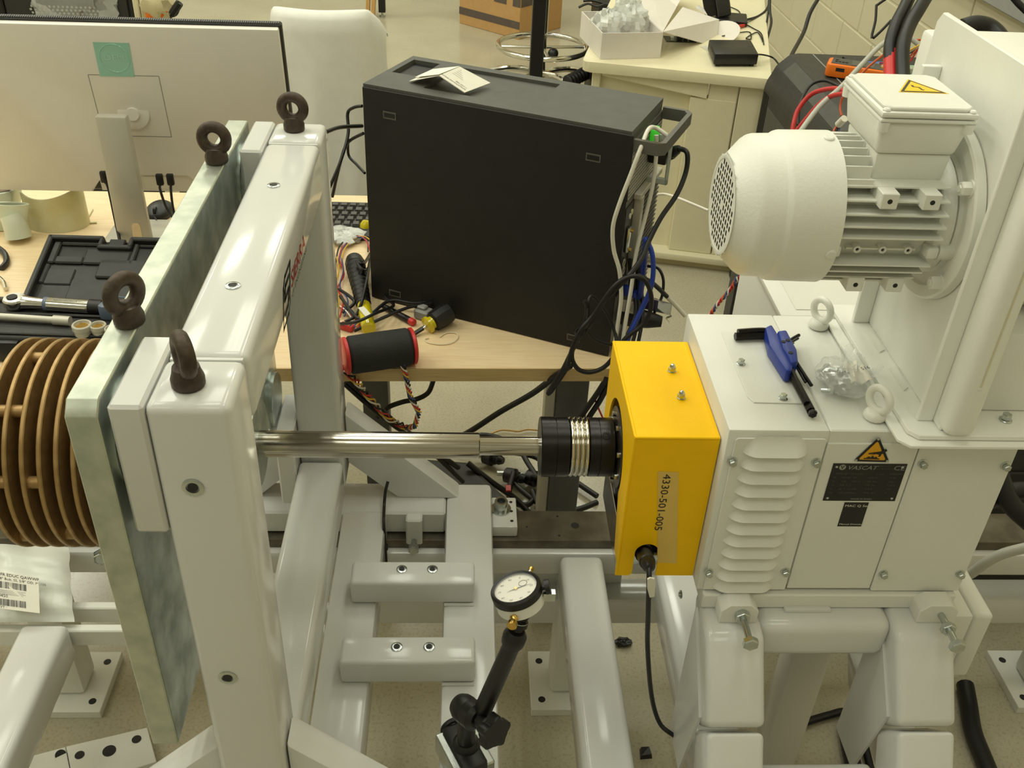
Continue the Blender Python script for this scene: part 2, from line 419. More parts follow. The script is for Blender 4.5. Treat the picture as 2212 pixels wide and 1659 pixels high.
# struts: rear right, rear left, front right, front left
for yy in (1.345, 0.700):
    for sx in (1, -1):
        pr = []
        for x, z in ((X1+0.001,0.688),(0.004,0.498),(-0.108,0.498),(X1+0.001,0.580)):
            pr.append((x if sx > 0 else (X0+X1)-x, yy, z))
        obj('strut', G().prism(pr, (0,0.045,0), 0.006, 2), M['gloss'], gan)
# bed
ZB = 0.5
obj('bed_beam', G().box((-0.022,0.62,0.43),(0.061,1.388,ZB),0.008,2), M['gloss'], gan)
obj('bed_beam', G().box((-0.205,0.62,0.43),(-0.127,1.31,ZB),0.008,2), M['gloss'], gan)
obj('bed_beam', G().box((-0.475,1.30,0.43),(-0.395,1.388,ZB),0.008,2), M['gloss'], gan)
obj('rear_bed_plate', G().box((-0.395,1.305,0.451),(-0.022,1.388,ZB),0.004,1), M['gloss'], gan)
obj('jacking_lug', G().box((-0.092,1.285,0.44),(-0.063,1.306,ZB),0.003,1), M['gloss'], gan)
b_ = obj('lug_bolt', G().cyl((-0.0775,1.262,0.452),(-0.0775,1.285,0.452),0.005,n=14).lathe((-0.0775,1.268,0.452),(0,-1,0),[(0,0.010),(0.008,0.010),(0.010,0.008)],6), M['zinc'], gan)
for ya in (1.09, 0.935):
    ct = obj('cross_tube', G().box((-0.168,ya,ZB),(0.028,ya+0.05,ZB+0.047),0.006,3), M['gloss'], gan)
    obj('weld_bead', G().tube([(-0.02,ya-0.002,ZB+0.001),(0.027,ya-0.002,ZB+0.001)],0.003,6,1), M['gloss'], gan)
    for px in (((-0.0882, 1.1200, 0.5470),(-0.0396, 1.1202, 0.5470)) if ya > 1 else ((-0.0868, 0.9629, 0.5470),(-0.0396, 0.9628, 0.5470))):
        plug(px, (0,0,1), gan, 0.0085)
# rail clamp with big socket screw
def clamp(x0, parent):
    cl = obj('rail_clamp', G().box((x0,1.298,0.45),(x0+0.046,1.379,0.474),0.003,2), M['gloss'], parent)
    c = Vector((x0+0.017,1.345,0.474))
    sc = obj('socket_screw', G().lathe(c,(0,0,1),[(0,0.0185),(0.003,0.0185),(0.0031,0.0125),(0.019,0.0125),(0.021,0.0115),(0.021,0.0078),(0.012,0.0075)],26), M['zinc'], parent)
    obj('hex_recess', G().cyl(c+Vector((0,0,0.0125)),c+Vector((0,0,0.013)),0.007,n=6), M['hole'], sc)
    for dx, dy in ((0.036,1.365),(0.036,1.34),(0.036,1.314)):
        obj('pin_hole', G().cyl((x0+dx,dy,0.4741),(x0+dx,dy,0.4744),0.003,n=12), M['hole'], cl)
clamp(0.0615, gan)
# brand sign on the beam side
lx = X1 + 0.0004
text('SIERRA', (lx,1.001,1.1195), (0,1,0), (0,0,1), 0.0175, M['redink'], gan, 'red_lettering', 0.25, 0.0003, 1.42)
text('CP ENGINEERING', (lx,0.999,1.1085), (0,1,0), (0,0,1), 0.0062, M['ink'], gan, 'black_lettering', 0.0, 0.0003, 1.75)
ye = 0.971; zc = 1.1285
def em(pts): return [(lx+0.0003, ye+a*0.026+b*0.012, zc+b*0.0215) for a, b in pts]
g = G()
def bar(pts, w_=0.075):
    for i in range(len(pts)-1):
        a = Vector((0,)+pts[i]); b = Vector((0,)+pts[i+1]); t = (b-a).normalized(); n = Vector((0,-t.z,t.y))*w_
        g.face(em([((a-t*w_+n).y,(a-t*w_+n).z),((b+t*w_+n).y,(b+t*w_+n).z),((b+t*w_-n).y,(b+t*w_-n).z),((a-t*w_-n).y,(a-t*w_-n).z)]))
bar([(-0.9,0.75),(-0.55,1.1),(0.9,1.1)],0.1); bar([(0.9,1.1),(0.9,-0.75),(0.55,-1.1),(-0.9,-1.1),(-0.9,0.75)],0.1)
bar([(0.5,0.62),(-0.35,0.62),(-0.5,0.45),(-0.5,0.05),(0.5,0.05),(0.5,-0.45),(0.35,-0.62),(-0.5,-0.62)],0.12)
obj('emblem', g, M['ink'], gan, 0, kind='stuff')

# ---------------------------------------------------------------- galvanised side plate with its spacers
gp = thing('mounting_plate', 'thick galvanised steel plate bolted beside the white ring frame', 'plate', (-0.323, SY, 0.714))
obj('plate', G().prism([(-0.337,Y0,0.714),(-0.337,Y1,0.714),(-0.337,Y1,1.18),(-0.337,Y0+0.012,1.18),(-0.337,Y0,1.168)],(0.028,0,0),0.0012), M['galvface'], gp)
obj('plate_face', G().prism([(-0.3089,Y0+0.002,0.716),(-0.3089,Y1-0.002,0.716),(-0.3089,Y1-0.002,1.178),(-0.3089,Y0+0.012,1.178),(-0.3089,Y0+0.002,1.166)],(0.0003,0,0)), M['galv'], gp)
eye_bolt((-0.3177, 0.8212, 1.1802), -55, gp)
eye_bolt((-0.3196, 1.2270, 1.1802), 4, gp)
for yy, zz in ((Y0+0.062,1.112),(Y1-0.06,1.115),(Y1-0.06,0.62+0.11)):
    obj('spacer', G().lathe((-0.3086,yy,zz),(1,0,0),[(0,0.052),(0.0035,0.052),(0.0036,0.046),(0.0085,0.046)],30), M['galv'], gp)
obj('bearing_hub', G().lathe((-0.3086,SY,SZ),(1,0,0),[(0,0.075),(0.02,0.075),(0.022,0.06),(0.045,0.06)],32), M['galv'], gp)

# ---------------------------------------------------------------- bronze disc pack
dp = thing('disc_pack', 'stack of round bronze coloured discs at the end of the shaft', 'disc stack', (-0.47, SY, SZ))
RD = 0.1365
disc0 = None
for k in range(11):
    if disc0 is None:
        disc0 = obj('disc', G().lathe((-0.5565,SY,SZ),(1,0,0),[(0,RD-0.0012),(0.0012,RD),(0.0046,RD),(0.0058,RD-0.0012)],72), M['bronze'], dp, 40)
    else:
        copy(disc0, (0.0198*k,0,0))
obj('hub', G().cyl((-0.563,SY,SZ),(-0.338,SY,SZ),0.045,n=32), M['bronze'], dp)
pin0 = None
for k, a in ((0,125),(1,125),(0,165),(2,40),(1,85),(3,210),(0,215),(2,165)):
    a = R(a); yy = SY - math.sin(a - R(35))*0.0 + math.cos(a)*0.124; zz = SZ + math.sin(a)*0.124
    obj('spacer_pin', G().cyl((-0.5507+0.0198*k,yy,zz),(-0.5367+0.0198*k,yy,zz),0.0078,n=14), M['bronze'], dp)

# ---------------------------------------------------------------- shaft and coupling
sh = thing('drive_shaft', 'polished steel drive shaft stepping down to a thinner journal', 'shaft', (-0.1, SY, SZ-0.018))
obj('thick_shaft', G().lathe((-0.309,SY,SZ),(1,0,0),[(0,0.0178),(0.3358,0.0178),(0.3368,0.0168)],40), M['steel'], sh)
obj('journal', G().cyl((0.0278,SY,SZ),(0.112,SY,SZ),0.0128,n=32), M['steel'], sh)
cp = thing('shaft_coupling', 'black clamp coupling with shiny ringed metal bellows in its middle', 'coupling', (0.16, SY, SZ-0.0405))
obj('clamp_hub', G().lathe((0.1085,SY,SZ),(1,0,0),[(0,0.0395),(0.0012,0.0405),(0.0195,0.0405),(0.0197,0.039),(0.0207,0.039),(0.0209,0.0405),(0.0365,0.0405),(0.0375,0.0395)],44), M['blackox'], cp)
obj('clamp_hub', G().lathe((0.173,SY,SZ),(1,0,0),[(0,0.0388),(0.001,0.0400),(0.0125,0.0400),(0.0127,0.0385),(0.0137,0.0385),(0.0139,0.0400),(0.032,0.0400),(0.033,0.039)],44), M['blackox'], cp)
pf = [(0.0,0.036)]
for k in range(4):
    for j in range(7):
        t = k*0.0066 + j*0.0011
        pf.append((t+0.0003, 0.0365+0.0042*math.sin(math.pi*j/6.5)**0.7 if j < 7 else 0.036))
pf.append((0.0272,0.036))
obj('bellows', G().lathe((0.146,SY,SZ),(1,0,0),pf,44), M['chrome'], cp, 50)
for xx, aa in ((0.1165,-52),(0.1935,60)):
    a = R(aa); d = Vector((0,-math.cos(a),math.sin(a)))
    c = Vector((xx,SY,SZ))+d*0.0402
    obj('clamp_screw', G().lathe(c-d*0.004,d,[(0,0.0055),(0.0045,0.0055),(0.0046,0.003),(0.002,0.003)],14), M['blackox'], cp)
fl = thing('torque_sensor', 'dark steel flange disc turning inside the yellow guard', 'sensor', (0.26, SY, SZ-0.056))
obj('flange_disc', G().lathe((0.2085,SY,SZ),(1,0,0),[(0,0.038),(0.002,0.0545),(0.003,0.056),(0.008,0.056),(0.009,0.055)],48), M['flange'], fl)
for k in range(8):
    a = R(20+45*k)
    obj('flange_screw', G().cyl((0.206,SY+math.cos(a)*0.0462,SZ+math.sin(a)*0.0462),(0.2095,SY+math.cos(a)*0.0462,SZ+math.sin(a)*0.0462),0.0038,n=10), M['zinc'], fl)
obj('sensor_body', G().cyl((0.2176,SY,SZ),(0.3155,SY,SZ),0.048,n=36), M['blackox'], fl)
obj('stator_plate', G().box((0.224,SY-0.07,0.735),(0.232,SY+0.05,0.83),0.002,1), M['purple'], fl)
obj('stator_label', G().box((0.2232,SY-0.065,0.76),(0.2240,SY-0.03,0.81)), M['dteal'], fl)
obj('stator_rail', G().box((0.214,SY-0.09,0.728),(0.220,SY+0.06,0.79),0.001,1), M['chrome'], fl)
obj('stator_block', G().box((0.224,0.95,0.727),(0.314,1.0,0.75),0.004,2), M['zinc'], fl)

# ---------------------------------------------------------------- yellow guard
yg = thing('shaft_guard', 'bright yellow sheet metal guard between the coupling and the white machine', 'guard', (0.262, 1.03, 0.725))
gx0, gx1, gy0, gy1, gz0, gz1 = 0.2105, 0.3145, 0.9215, 1.139, 0.738, 0.970
T = 0.003
def arc(cx, cz, r, a0, a1, n):
    return [(cx+math.cos(R(a0+(a1-a0)*i/n))*r, cz+math.sin(R(a0+(a1-a0)*i/n))*r) for i in range(n+1)]
front = [(gx0,gz0),(gx0+0.018,gz0),(gx0+0.0215,gz0+0.004)] + arc(gx0+0.0375,0.779,0.0160,180,0,14) + [(gx0+0.0535,gz0),(gx1,gz0),(gx1,gz1),(gx0,gz1)]
g = G()
g.prism([(x,gy0,z) for x, z in front], (0,T,0))
side = [(gy0+T,gz0+0.02),(gy0+0.028,gz0+0.02)] + arc(SY,SZ,0.067,205,-25,30) + [(gy1-0.012,gz0+0.02),(gy1-T,gz0+0.035),(gy1-T,gz1-T),(gy0+T,gz1-T)]
g.prism([(gx0,y,z) for y, z in side], (T,0,0))
g.box((gx0,gy0+T,gz1-T),(gx1,gy1,gz1)); g.box((gx0,gy1-T,gz0+0.03),(gx1,gy1,gz1-T))
bmesh.ops.remove_doubles(g.bm, verts=g.bm.verts[:], dist=1e-5)
obj('shell', g, M['yellow'], yg, 25)
rd = G()
rd.cyl((gx0+0.0005,gy0+0.0012,gz1-0.0012),(gx1-0.0005,gy0+0.0012,gz1-0.0012),0.0021,n=12)
obj('folded_edge', rd, M['yellow'], yg, 60)
obj('folded_edge', G().cyl((gx0+0.0012,gy0+0.0012,gz1-0.0012),(gx0+0.0012,gy1-0.0012,gz1-0.0012),0.0021,n=12), M['yellow'], yg, 60)
obj('folded_edge', G().cyl((gx0+0.0012,gy0+0.0012,gz0+0.001),(gx0+0.0012,gy0+0.0012,gz1-0.0012),0.0021,n=12), M['yellow'], yg, 60)
for q in ((0.2798, 1.0653, 0.9700), (0.2811, 1.0041, 0.9700)):
    q = Vector(q)
    obj('acorn_nut', G().lathe(q,(0,0,1),[(0,0.0056),(0.0012,0.0056)],18).lathe(q+Vector((0,0,0.0012)),(0,0,1),[(0,0.0052),(0.005,0.0052)],6).lathe(q+Vector((0,0,0.0062)),(0,0,1),[(0,0.0042),(0.002,0.0040),(0.0045,0.0027),(0.0055,0.0009)],18), M['zinc'], yg)
ty = gy0 - 0.0003
ta = (0.2447, 0.9212, 0.9180); tb = (0.2708, 0.9212, 0.9168); tcc = (0.2900, 0.9212, 0.7607); td = (0.2638, 0.9212, 0.7623)
tp = obj('tape_label', G().prism([ta,tb,tcc,td],(0,-0.0002,0)), M['tape'], yg, 0, label='beige masking tape strip with handwritten numbers')
text('4330-501-005', (ta[0]+0.0078,0.9208,ta[2]-0.004), (0,0,-1), (1,0,0), 0.0095, M['ink'], tp, 'handwriting', 0.0, 0.0002, 1.22)
# connector in the notch and its cable
cn = thing('sensor_cable', 'black sensor cable plugged into the yellow guard, hanging to the floor', 'cable', (0.2402, 0.9050, 0.7908))
k0 = Vector((0.2477, 0.9450, 0.7618)); k1 = Vector((0.2409, 0.8720, 0.8024)); dd = (k1-k0).normalized()
L = (k1-k0).length
obj('plug', G().lathe(k0,dd,[(0,0.0125),(L*0.25,0.0125),(L*0.27,0.0105),(L*0.7,0.0105),(L*0.72,0.0088),(L*0.9,0.0088),(L,0.004)],20), M['black'], cn)
obj('cable', G().tube([k1-dd*0.004, (0.2409, 0.8620, 0.7849), (0.2520, 0.8800, 0.7058), (0.2650, 0.9000, 0.6184), (0.2825, 0.9000, 0.5186), (0.2988, 0.8900, 0.4680), (0.3168, 0.8800, 0.4543), (0.3412, 0.9000, 0.4139), (0.3938, 0.9800, 0.2962)],0.0034,10), M['rubber'], cn)
tg = obj('cable_tag', G().prism([(0.2355, 0.8550, 0.8010),(0.2387, 0.8550, 0.8035),(0.2441, 0.8550, 0.8019),(0.2467, 0.8550, 0.7905),(0.2480, 0.8550, 0.7707),(0.2423, 0.8550, 0.7691),(0.2376, 0.8550, 0.7839)],(0,-0.0025,0)), M['whwire'], cn)

# ================================================================ white drive machine
mx0, mx1, my0, my1, mz0, mz1 = 0.316, 0.672, 0.9, 1.17, 0.732, 0.998
dm = thing('drive_machine', 'large white square electric machine with louvred side and two lifting eyes', 'machine', (0.49, SY, mz0))
obj('body', G().box((mx0+0.001,my0+0.004,mz0+0.006),(mx1-0.002,my1,mz1-0.003),0.003,2), M['satin'], dm)
obj('front_cap', G().box((mx0,my0+0.0015,mz0),(0.4365,my1,mz1),0.0025,2), M['satin'], dm)
pl = [(mx0+0.009,mz0+0.003),(0.4345,mz0+0.003),(0.4345,mz1-0.013),(0.4315,mz1-0.0105),(mx0+0.012,mz1-0.0105),(mx0+0.009,mz1-0.0135)]
lp = obj('louvre_panel', G().prism([(x,my0-0.0012,z) for x, z in pl],(0,0.0026,0),0.0006), M['satin'], dm)
zt = (0.3771, 0.8960, 0.9667); zb_ = (0.3761, 0.8960, 0.7396)
lx0 = (0.3367, 0.8980, 0.9737)[0]; lx1 = (0.4151, 0.8980, 0.9747)[0]
def louvre(z, h):
    def fn(u, v):
        x = lx0 + (lx1-lx0)*u
        e = min(1.0, min(u, 1-u)/0.22); e = math.sin(e*math.pi/2)**0.8
        ve = v
        zz = z + h*(1-ve)*(0.25+0.75*e)
        y = my0 - 0.0013 - 0.0105*e*(ve**1.6)
        return (x, y, zz)
    g = G().grid(fn, 22, 7)
    def fl_(u, v):
        x, y, zz = fn(u, 1.0)
        return (x, y + (my0-0.001-y)*v, zz + 0.0012*v)
    g.grid(fl_, 22, 1)
    return obj('louvre', g, M['satin'], dm, 45)
louvre(zt[2], 0.024)
l0 = louvre(zt[2]-0.0205, 0.015)
for k in range(2, 12):
    copy(l0, (0, 0, -(zt[2]-zb_[2])/11*(k-1)))
obj('middle_panel', G().box((0.4375,my0+0.0005,mz0+0.004),(0.5495,my0+0.008,mz1-0.018),0.0008,1), M['satin'], dm)
obj('middle_top', G().box((0.4375,my0+0.003,mz1-0.02),(0.53,my1,mz1-0.0005),0.0015,1), M['satin'], dm)
obj('end_cap', G().box((0.5510,my0-0.0012,mz0),(mx1,my1,mz1-0.001),0.002,1), M['satin'], dm)
obj('top_cover', G().prism([(0.3528, 1.1201, 0.9980),(0.3530, 0.9682, 0.9980),(0.3580, 0.9556, 0.9980),(0.4305, 0.9542, 0.9980),(0.4190, 1.1221, 0.9980)],(0,0,0.0018),0.0006), M['satin'], dm)
def hexbolt(c, n, r, parent, h=None, m='zinc'):
    c = Vector(c); n = Vector(n).normalized(); h = h or r*1.15
    return obj('hex_bolt', G().lathe(c-n*0.0006,n,[(0,r*1.32),(r*0.22,r*1.30),(r*0.4,r*1.0)],20).lathe(c+n*r*0.35,n,[(0,r),(h*0.85,r),(h,r*0.86)],6), M[m], parent)
for q in ((0.3264, 0.8985, 0.9535), (0.4284, 0.8985, 0.9532), (0.3271, 0.8985, 0.7676), (0.4278, 0.8985, 0.7697)):
    hexbolt(q, (0,-1,0), 0.0048, dm)
for q in ((0.5596, 0.8985, 0.9526), (0.6634, 0.8985, 0.9501), (0.5598, 0.8985, 0.7660), (0.6635, 0.8985, 0.7664)):
    hexbolt(q, (0,-1,0), 0.0048, dm)
for q in ((0.3612, 1.0400, 0.9998), (0.3959, 0.9636, 0.9998)):
    hexbolt(q, (0,0,1), 0.0045, dm)
obj('sticker', G().prism([(mx0-0.0002,1.005,0.918),(mx0-0.0002,0.955,0.955),(mx0-0.0002,0.948,0.966),(mx0-0.0002,0.985,0.978),(mx0-0.0002,1.05,0.985),(mx0-0.0002,1.05,0.965)],(-0.0002,0,0)), M['paper'], dm, 0)
for c, a in (((0.4924, 1.1381, 0.9985), 62), ((0.4982, 0.9283, 0.9985), 62)):
    c = Vector(c); d = Vector((math.sin(R(a)), math.cos(R(a)), 0))
    g = G().lathe(c,(0,0,1),[(0,0.012),(0.002,0.0138),(0.007,0.0132),(0.012,0.0095)],20)
    g.torus(c+Vector((0,0,0.0265)), d, 0.0150, 0.0048, 28, 10)
    obj('lifting_eye', g, M['cast'], dm, 60)
# plates and signs on the middle panel
fy = my0 + 0.0003
def quad(pts, m, parent, name, t=0.0003, **k):
    return obj(name, G().prism(pts,(0,-t,0)), M[m], parent, 0, **k)
a, b, c, d = (0.4510, 0.9003, 0.9513), (0.5424, 0.9003, 0.9487), (0.5421, 0.9003, 0.8901), (0.4508, 0.9003, 0.8916)
npx, npz = (a[0]+d[0])/2, (a[2]+b[2])/2; npw = (b[0]-a[0]+c[0]-d[0])/2; nph = (a[2]+b[2]-c[2]-d[2])/2
np_ = obj('name_plate', G().box((npx,fy-0.0005,npz-nph),(npx+npw,fy,npz)), M['plate'], dm, 0)
def T(s_, u, v, h, m='dimtext', wide=1.0, shear=0.0):
    text(s_, (npx+npw*u, fy-0.0006, npz-nph*v), (1,0,0), (0,0,1), nph*h, M[m], np_, 'lettering', shear, 0.0001, wide)
T('VASCAT', 0.20, 0.15, 0.10, 'ltext', 1.15, 0.25)
T('CE', 0.83, 0.16, 0.115, 'ltext', 1.2)
T('INVERTER DUTY', 0.55, 0.075, 0.032, 'dimtext', 1.1)
T('INDUCTION MOTOR', 0.55, 0.145, 0.032, 'dimtext', 1.1)
T('MAC QI 132 L-LA2', 0.07, 0.285, 0.05)
T('n  max', 0.62, 0.285, 0.04); T('EN60034', 0.80, 0.285, 0.045)
for r_, row in enumerate((('Nr.','221047','IM1','2023-07','IM B3'),('Pn','14.4','kW  S1','100  Nm','IP23'),('Un','400  V  Fn','','117  Hz','COOL'),('In','66  A  cos 0.82','','92.0 %','Cl F'),('Nn','1380 rpm','Nmax','7000  rpm','51'))):
    for u, s_ in zip((0.05,0.17,0.32,0.52,0.82), row):
        if s_: T(s_, u, 0.385+0.102*r_, 0.042)
T('MADE IN SPAIN', 0.38, 0.965, 0.04, 'ltext', 1.1)
for u, v in ((0.055,0.085),(0.945,0.085),(0.055,0.925),(0.945,0.925)):
    obj('rivet', G().ball((npx+npw*u,fy-0.0006,npz-nph*v),(0.0018,0.0009,0.0018),10,6), M['zinc'], np_)
eb = G(); c0 = (npx+npw*0.135, npz-nph*0.095)
eb.cyl((c0[0],fy-0.0005,c0[1]),(c0[0],fy-0.0007,c0[1]),nph*0.07,n=18)
obj('logo_disc', eb, M['ltext'], np_, 0)
obj('logo_mark', G().prism([(c0[0]-0.0026,fy-0.0007,c0[1]+0.0026),(c0[0]-0.0012,fy-0.0007,c0[1]+0.0026),(c0[0],fy-0.0007,c0[1]-0.0006),(c0[0]+0.0012,fy-0.0007,c0[1]+0.0026),(c0[0]+0.0026,fy-0.0007,c0[1]+0.0026),(c0[0],fy-0.0007,c0[1]-0.003)],(0,-0.0001,0)), M['plate'], np_, 0)
# hot surface triangle
q0, q1, q2 = Vector((0.4961, 0.9000, 0.9901)), Vector((0.4751, 0.9000, 0.9547)), Vector((0.5175, 0.9000, 0.9537))
def tri(a, b, c, s_, m, parent, off, name):
    ce = (a+b+c)/3
    P = [ce + (v-ce)*s_ for v in (a,b,c)]
    out = []
    for i in range(3):
        v = P[i]; p = P[i-1]; n = P[(i+1)%3]
        out += [v+(p-v)*0.08, v+(p-v)*0.02+(n-v)*0.02, v+(n-v)*0.08]
    nn = (b-a).cross(c-a).normalized(); nn = nn if nn.y < 0 or nn.z > 0.5 else -nn
    out = [v + nn*off for v in out]
    return obj(name, G().prism(out, nn*0.0001), M[m], parent, 0)
hs = tri(q0,q1,q2,1.06,'plate',dm,0.0004,'hot_surface_sign')
tri(q0,q1,q2,0.80,'signy2',hs,0.0006,'yellow_field')
ex, ez = (q2-q1), Vector((0,0,1))
def S(u, v): return q1 + ex*u + Vector((0,-0.00085,0)) + Vector((0,0,(q0.z-q1.z)*v))
obj('hand_symbol', G().prism([S(0.34,0.36),S(0.50,0.40),S(0.66,0.44),S(0.80,0.56),S(0.86,0.48),S(0.72,0.32),S(0.70,0.22),S(0.64,0.22),S(0.66,0.30),S(0.56,0.33),S(0.40,0.26),S(0.52,0.34),S(0.35,0.31)],(0,-0.0001,0)), M['plate'], hs, 0)
obj('heat_symbol', G().prism([S(0.24,0.10),S(0.70,0.10),S(0.70,0.14),S(0.24,0.14)],(0,-0.0001,0)).prism([S(0.30,0.15),S(0.64,0.15),S(0.60,0.22),S(0.54,0.18),S(0.49,0.26),S(0.43,0.18),S(0.38,0.22)],(0,-0.0001,0)), M['plate'], hs, 0, kind='stuff')
for v in (q0,q1,q2):
    ce = (q0+q1+q2)/3
    obj('rivet', G().ball(ce+(v-ce)*0.90+Vector((0,-0.0007,0)),(0.0016,0.0007,0.0016),10,6), M['zinc'], hs)
a, b, c, d = (0.4797, 0.9003, 0.8880), (0.5102, 0.9003, 0.8883), (0.5102, 0.9003, 0.8479), (0.4792, 0.9003, 0.8476)
x0 = (a[0]+d[0])/2; x1 = (b[0]+c[0])/2
st = obj('black_sticker', G().box((x0,fy-0.0003,c[2]),(x1,fy,a[2])), M['plate'], dm, 0)
sh_ = a[2]-c[2]
text('MAC Q Series', (x0+0.0016,fy-0.0004,a[2]-sh_*0.175), (1,0,0), (0,0,1), sh_*0.085, M['paper'], st, 'lettering', 0, 0.0001, 1.28)
text('Manual Download', (x0+0.0016,fy-0.0004,c[2]+sh_*0.07), (1,0,0), (0,0,1), sh_*0.06, M['paper'], st, 'lettering', 0, 0.0001, 1.28)

# ---------------------------------------------------------------- stand under the machine
ms = thing('machine_stand', 'white welded stand with sloping square legs carrying the white machine', 'stand', (0.49, 0.9, 0.43))
obj('foot_strip', G().box((0.325,0.893,0.706),(0.668,1.165,0.731),0.002,1), M['satin'], ms)
obj('top_beam', G().box((0.398,0.862,0.642),(0.580,0.94,0.7055),0.016,4), M['gloss'], ms)
obj('top_beam', G().box((0.326,1.10,0.642),(0.655,1.17,0.7055),0.012,3), M['gloss'], ms)
obj('weld_pad', G().box((0.436,0.885,0.704),(0.500,0.895,0.711),0.003,2), M['gloss'], ms)
for x0, x1 in ((0.324,0.402),(0.577,0.656)):
    dy, dz = -0.064/1.155, -0.096/1.155
    up = [(0.930,0.706),(0.868,0.706),(0.846,0.702),(0.775,0.6115),(0.815,0.560),(0.90,0.640)]
    obj('leg', G().prism([(x0,y,z) for y, z in up],(x1-x0,0,0),0.010,3), M['gloss'], ms)
    lo = [(0.772,0.605),(0.660,0.432),(0.760,0.432),(0.82,0.548)]
    obj('leg', G().prism([(x0+0.001,y,z) for y, z in lo],(x1-x0-0.002,0,0),0.008,3), M['gloss'], ms)
    obj('gusset', G().prism([(x0-0.004,0.90,0.70),(x0-0.004,0.80,0.60),(x0-0.004,0.83,0.44),(x0-0.004,0.90,0.44)],(0.004,0,0)), M['gloss'], ms)
obj('gusset_bolt', G().lathe((0.3195, 0.9668, 0.6538),(-1,0,0),[(0,0.006),(0.002,0.006),(0.0022,0.0035),(0.004,0.0033)],16), M['zinc'], ms)
obj('low_beam', G().box((0.402,0.735,0.432),(0.577,0.802,0.50),0.01,3), M['gloss'], ms)
obj('rear_leg', G().box((0.43,1.10,0.28),(0.50,1.16,0.642),0.01), M['gloss'], ms)
def diag(a, b, wv, hv):
    a = Vector(a); b = Vector(b); wv = Vector(wv); hv = Vector(hv)
    return G().hexa([a-wv-hv,a+wv-hv,a+wv+hv,a-wv+hv],[b-wv-hv,b+wv-hv,b+wv+hv,b-wv+hv],0.008,2)
obj('brace', diag((0.6812, 1.0500, 0.3948),(0.6483, 0.8300, 0.4449),(0.032,0.0,0),(0,0.02,0.025)), M['gloss'], ms)
obj('rear_leg', G().box((0.58,1.10,0.0),(0.65,1.16,0.642),0.01), M['gloss'], ms)
def jack(px0, px1, out, nut_at, ms=ms):
    x0 = px0; x1 = px1; w_ = x1-x0
    bl = obj('jack_block', G().prism([(x0,0.868,0.7055),(x1,0.868,0.7055),(x1,0.868,0.727),(x1-w_*0.22,0.868,0.738),(x0+w_*0.22,0.868,0.738),(x0,0.868,0.727)],(0,0.026,0),0.001), M['satin'], ms)
    c = Vector(((x0+x1)/2+0.003, 0.868, 0.722))
    ys = out
    g = G().lathe(c,(0,-1,0),[(0,0.0042)]+[(0.001+0.0013*i, 0.0046 if i%2 else 0.0040) for i in range(int(ys/0.0013))]+[(ys,0.0042)],14)
    bo = obj('jack_bolt', g, M['zinc'], ms, 60)
    obj('bolt_head', G().lathe(c+Vector((0,-ys,0)),(0,-1,0),[(0,0.0105),(0.0065,0.0105),(0.0078,0.0092)],6), M['zinc'], bo)
    obj('lock_nut', G().lathe(c+Vector((0,-nut_at,0)),(0,-1,0),[(0,0.0095),(0.001,0.0103),(0.0075,0.0103),(0.0085,0.0095)],6), M['zinc'], bo)
jack((0.3436, 0.8680, 0.7015)[0], (0.3936, 0.8680, 0.7015)[0], 0.045, 0.0005)
jack((0.6088, 0.8680, 0.6987)[0], (0.6613, 0.8680, 0.6987)[0], 0.050, 0.020)
# white junction box right of the stand
jb = thing('junction_box', 'white rectangular junction box behind the right jacking bolt', 'box', (0.72, 0.95, 0.52))
bx1 = (0.7530, 0.9163, 0.6650)[0]; by0 = (0.7530, 0.9163, 0.6650)[1]
obj('box', G().box((bx1-0.072,by0,0.535),(bx1-0.030,by0+0.16,0.664),0.003,2), M['satin'], jb)
obj('cover', G().box((bx1-0.0292,by0,0.535),(bx1,by0+0.16,0.665),0.006,3), M['satin'], jb)

# ---------------------------------------------------------------- blower bracket
br = thing('blower_bracket', 'white folded steel bracket with upright plate behind the blower motor', 'bracket', (0.58, 1.0, 1.0))
obj('base_plate', G().prism([(0.505,1.15,1.0),(0.5075,0.879,1.0),(0.519,0.866,1.0),(0.76,0.866,1.0),(0.76,1.15,1.0)],(0,0,0.0045),0.0008), M['bracket'], br)
obj('upper_plate', G().prism([(0.519,1.178,1.005),(0.521,0.888,1.005),(0.531,0.876,1.005),(0.76,0.876,1.005),(0.76,1.178,1.005)],(0,0,0.007),0.001), M['bracket'], br)
obj('upright_plate', G().prism([(0.557,0.885,1.012),(0.557,1.135,1.012),(0.557,1.175,1.35),(0.557,1.175,1.40),(0.557,1.165,1.412),(0.557,0.885,1.412)],(0.007,0,0),0.0015), M['bracket'], br)
obj('rear_flange', G().box((0.535,1.128,1.012),(0.557,1.136,1.36),0.001,1), M['bracket'], br)
obj('front_flange', G().box((0.538,0.904,1.012),(0.557,0.910,1.41),0.001,1), M['bracket'], br)
po = obj('folded_post', G().box((0.5555,0.868,1.0125),(0.592,0.905,1.41),0.012,4), M['bracket'], br)
obj('slot', G().box((0.5745,0.8674,1.085),(0.5765,0.8678,1.30)), M['mortar'], po)
obj('slot_end', G().ball((0.5755,0.868,1.083),(0.003,0.001,0.003),10,6), M['cast'], po)
for q in ((0.5591, 1.0828, 1.0125), (0.5457, 0.9950, 1.0125)):
    pass
obj('weld_pad', G().prism([(0.5427, 1.1063, 1.0122),(0.5538, 1.1090, 1.0122),(0.5535, 1.0580, 1.0122),(0.5452, 1.0522, 1.0122)],(0,0,0.0015)), M['cast'], br)
obj('weld_pad', G().prism([(0.5438, 1.0142, 1.0122),(0.5551, 1.0187, 1.0122),(0.5526, 0.9722, 1.0122),(0.5447, 0.9651, 1.0122)],(0,0,0.0015)), M['cast'], br)
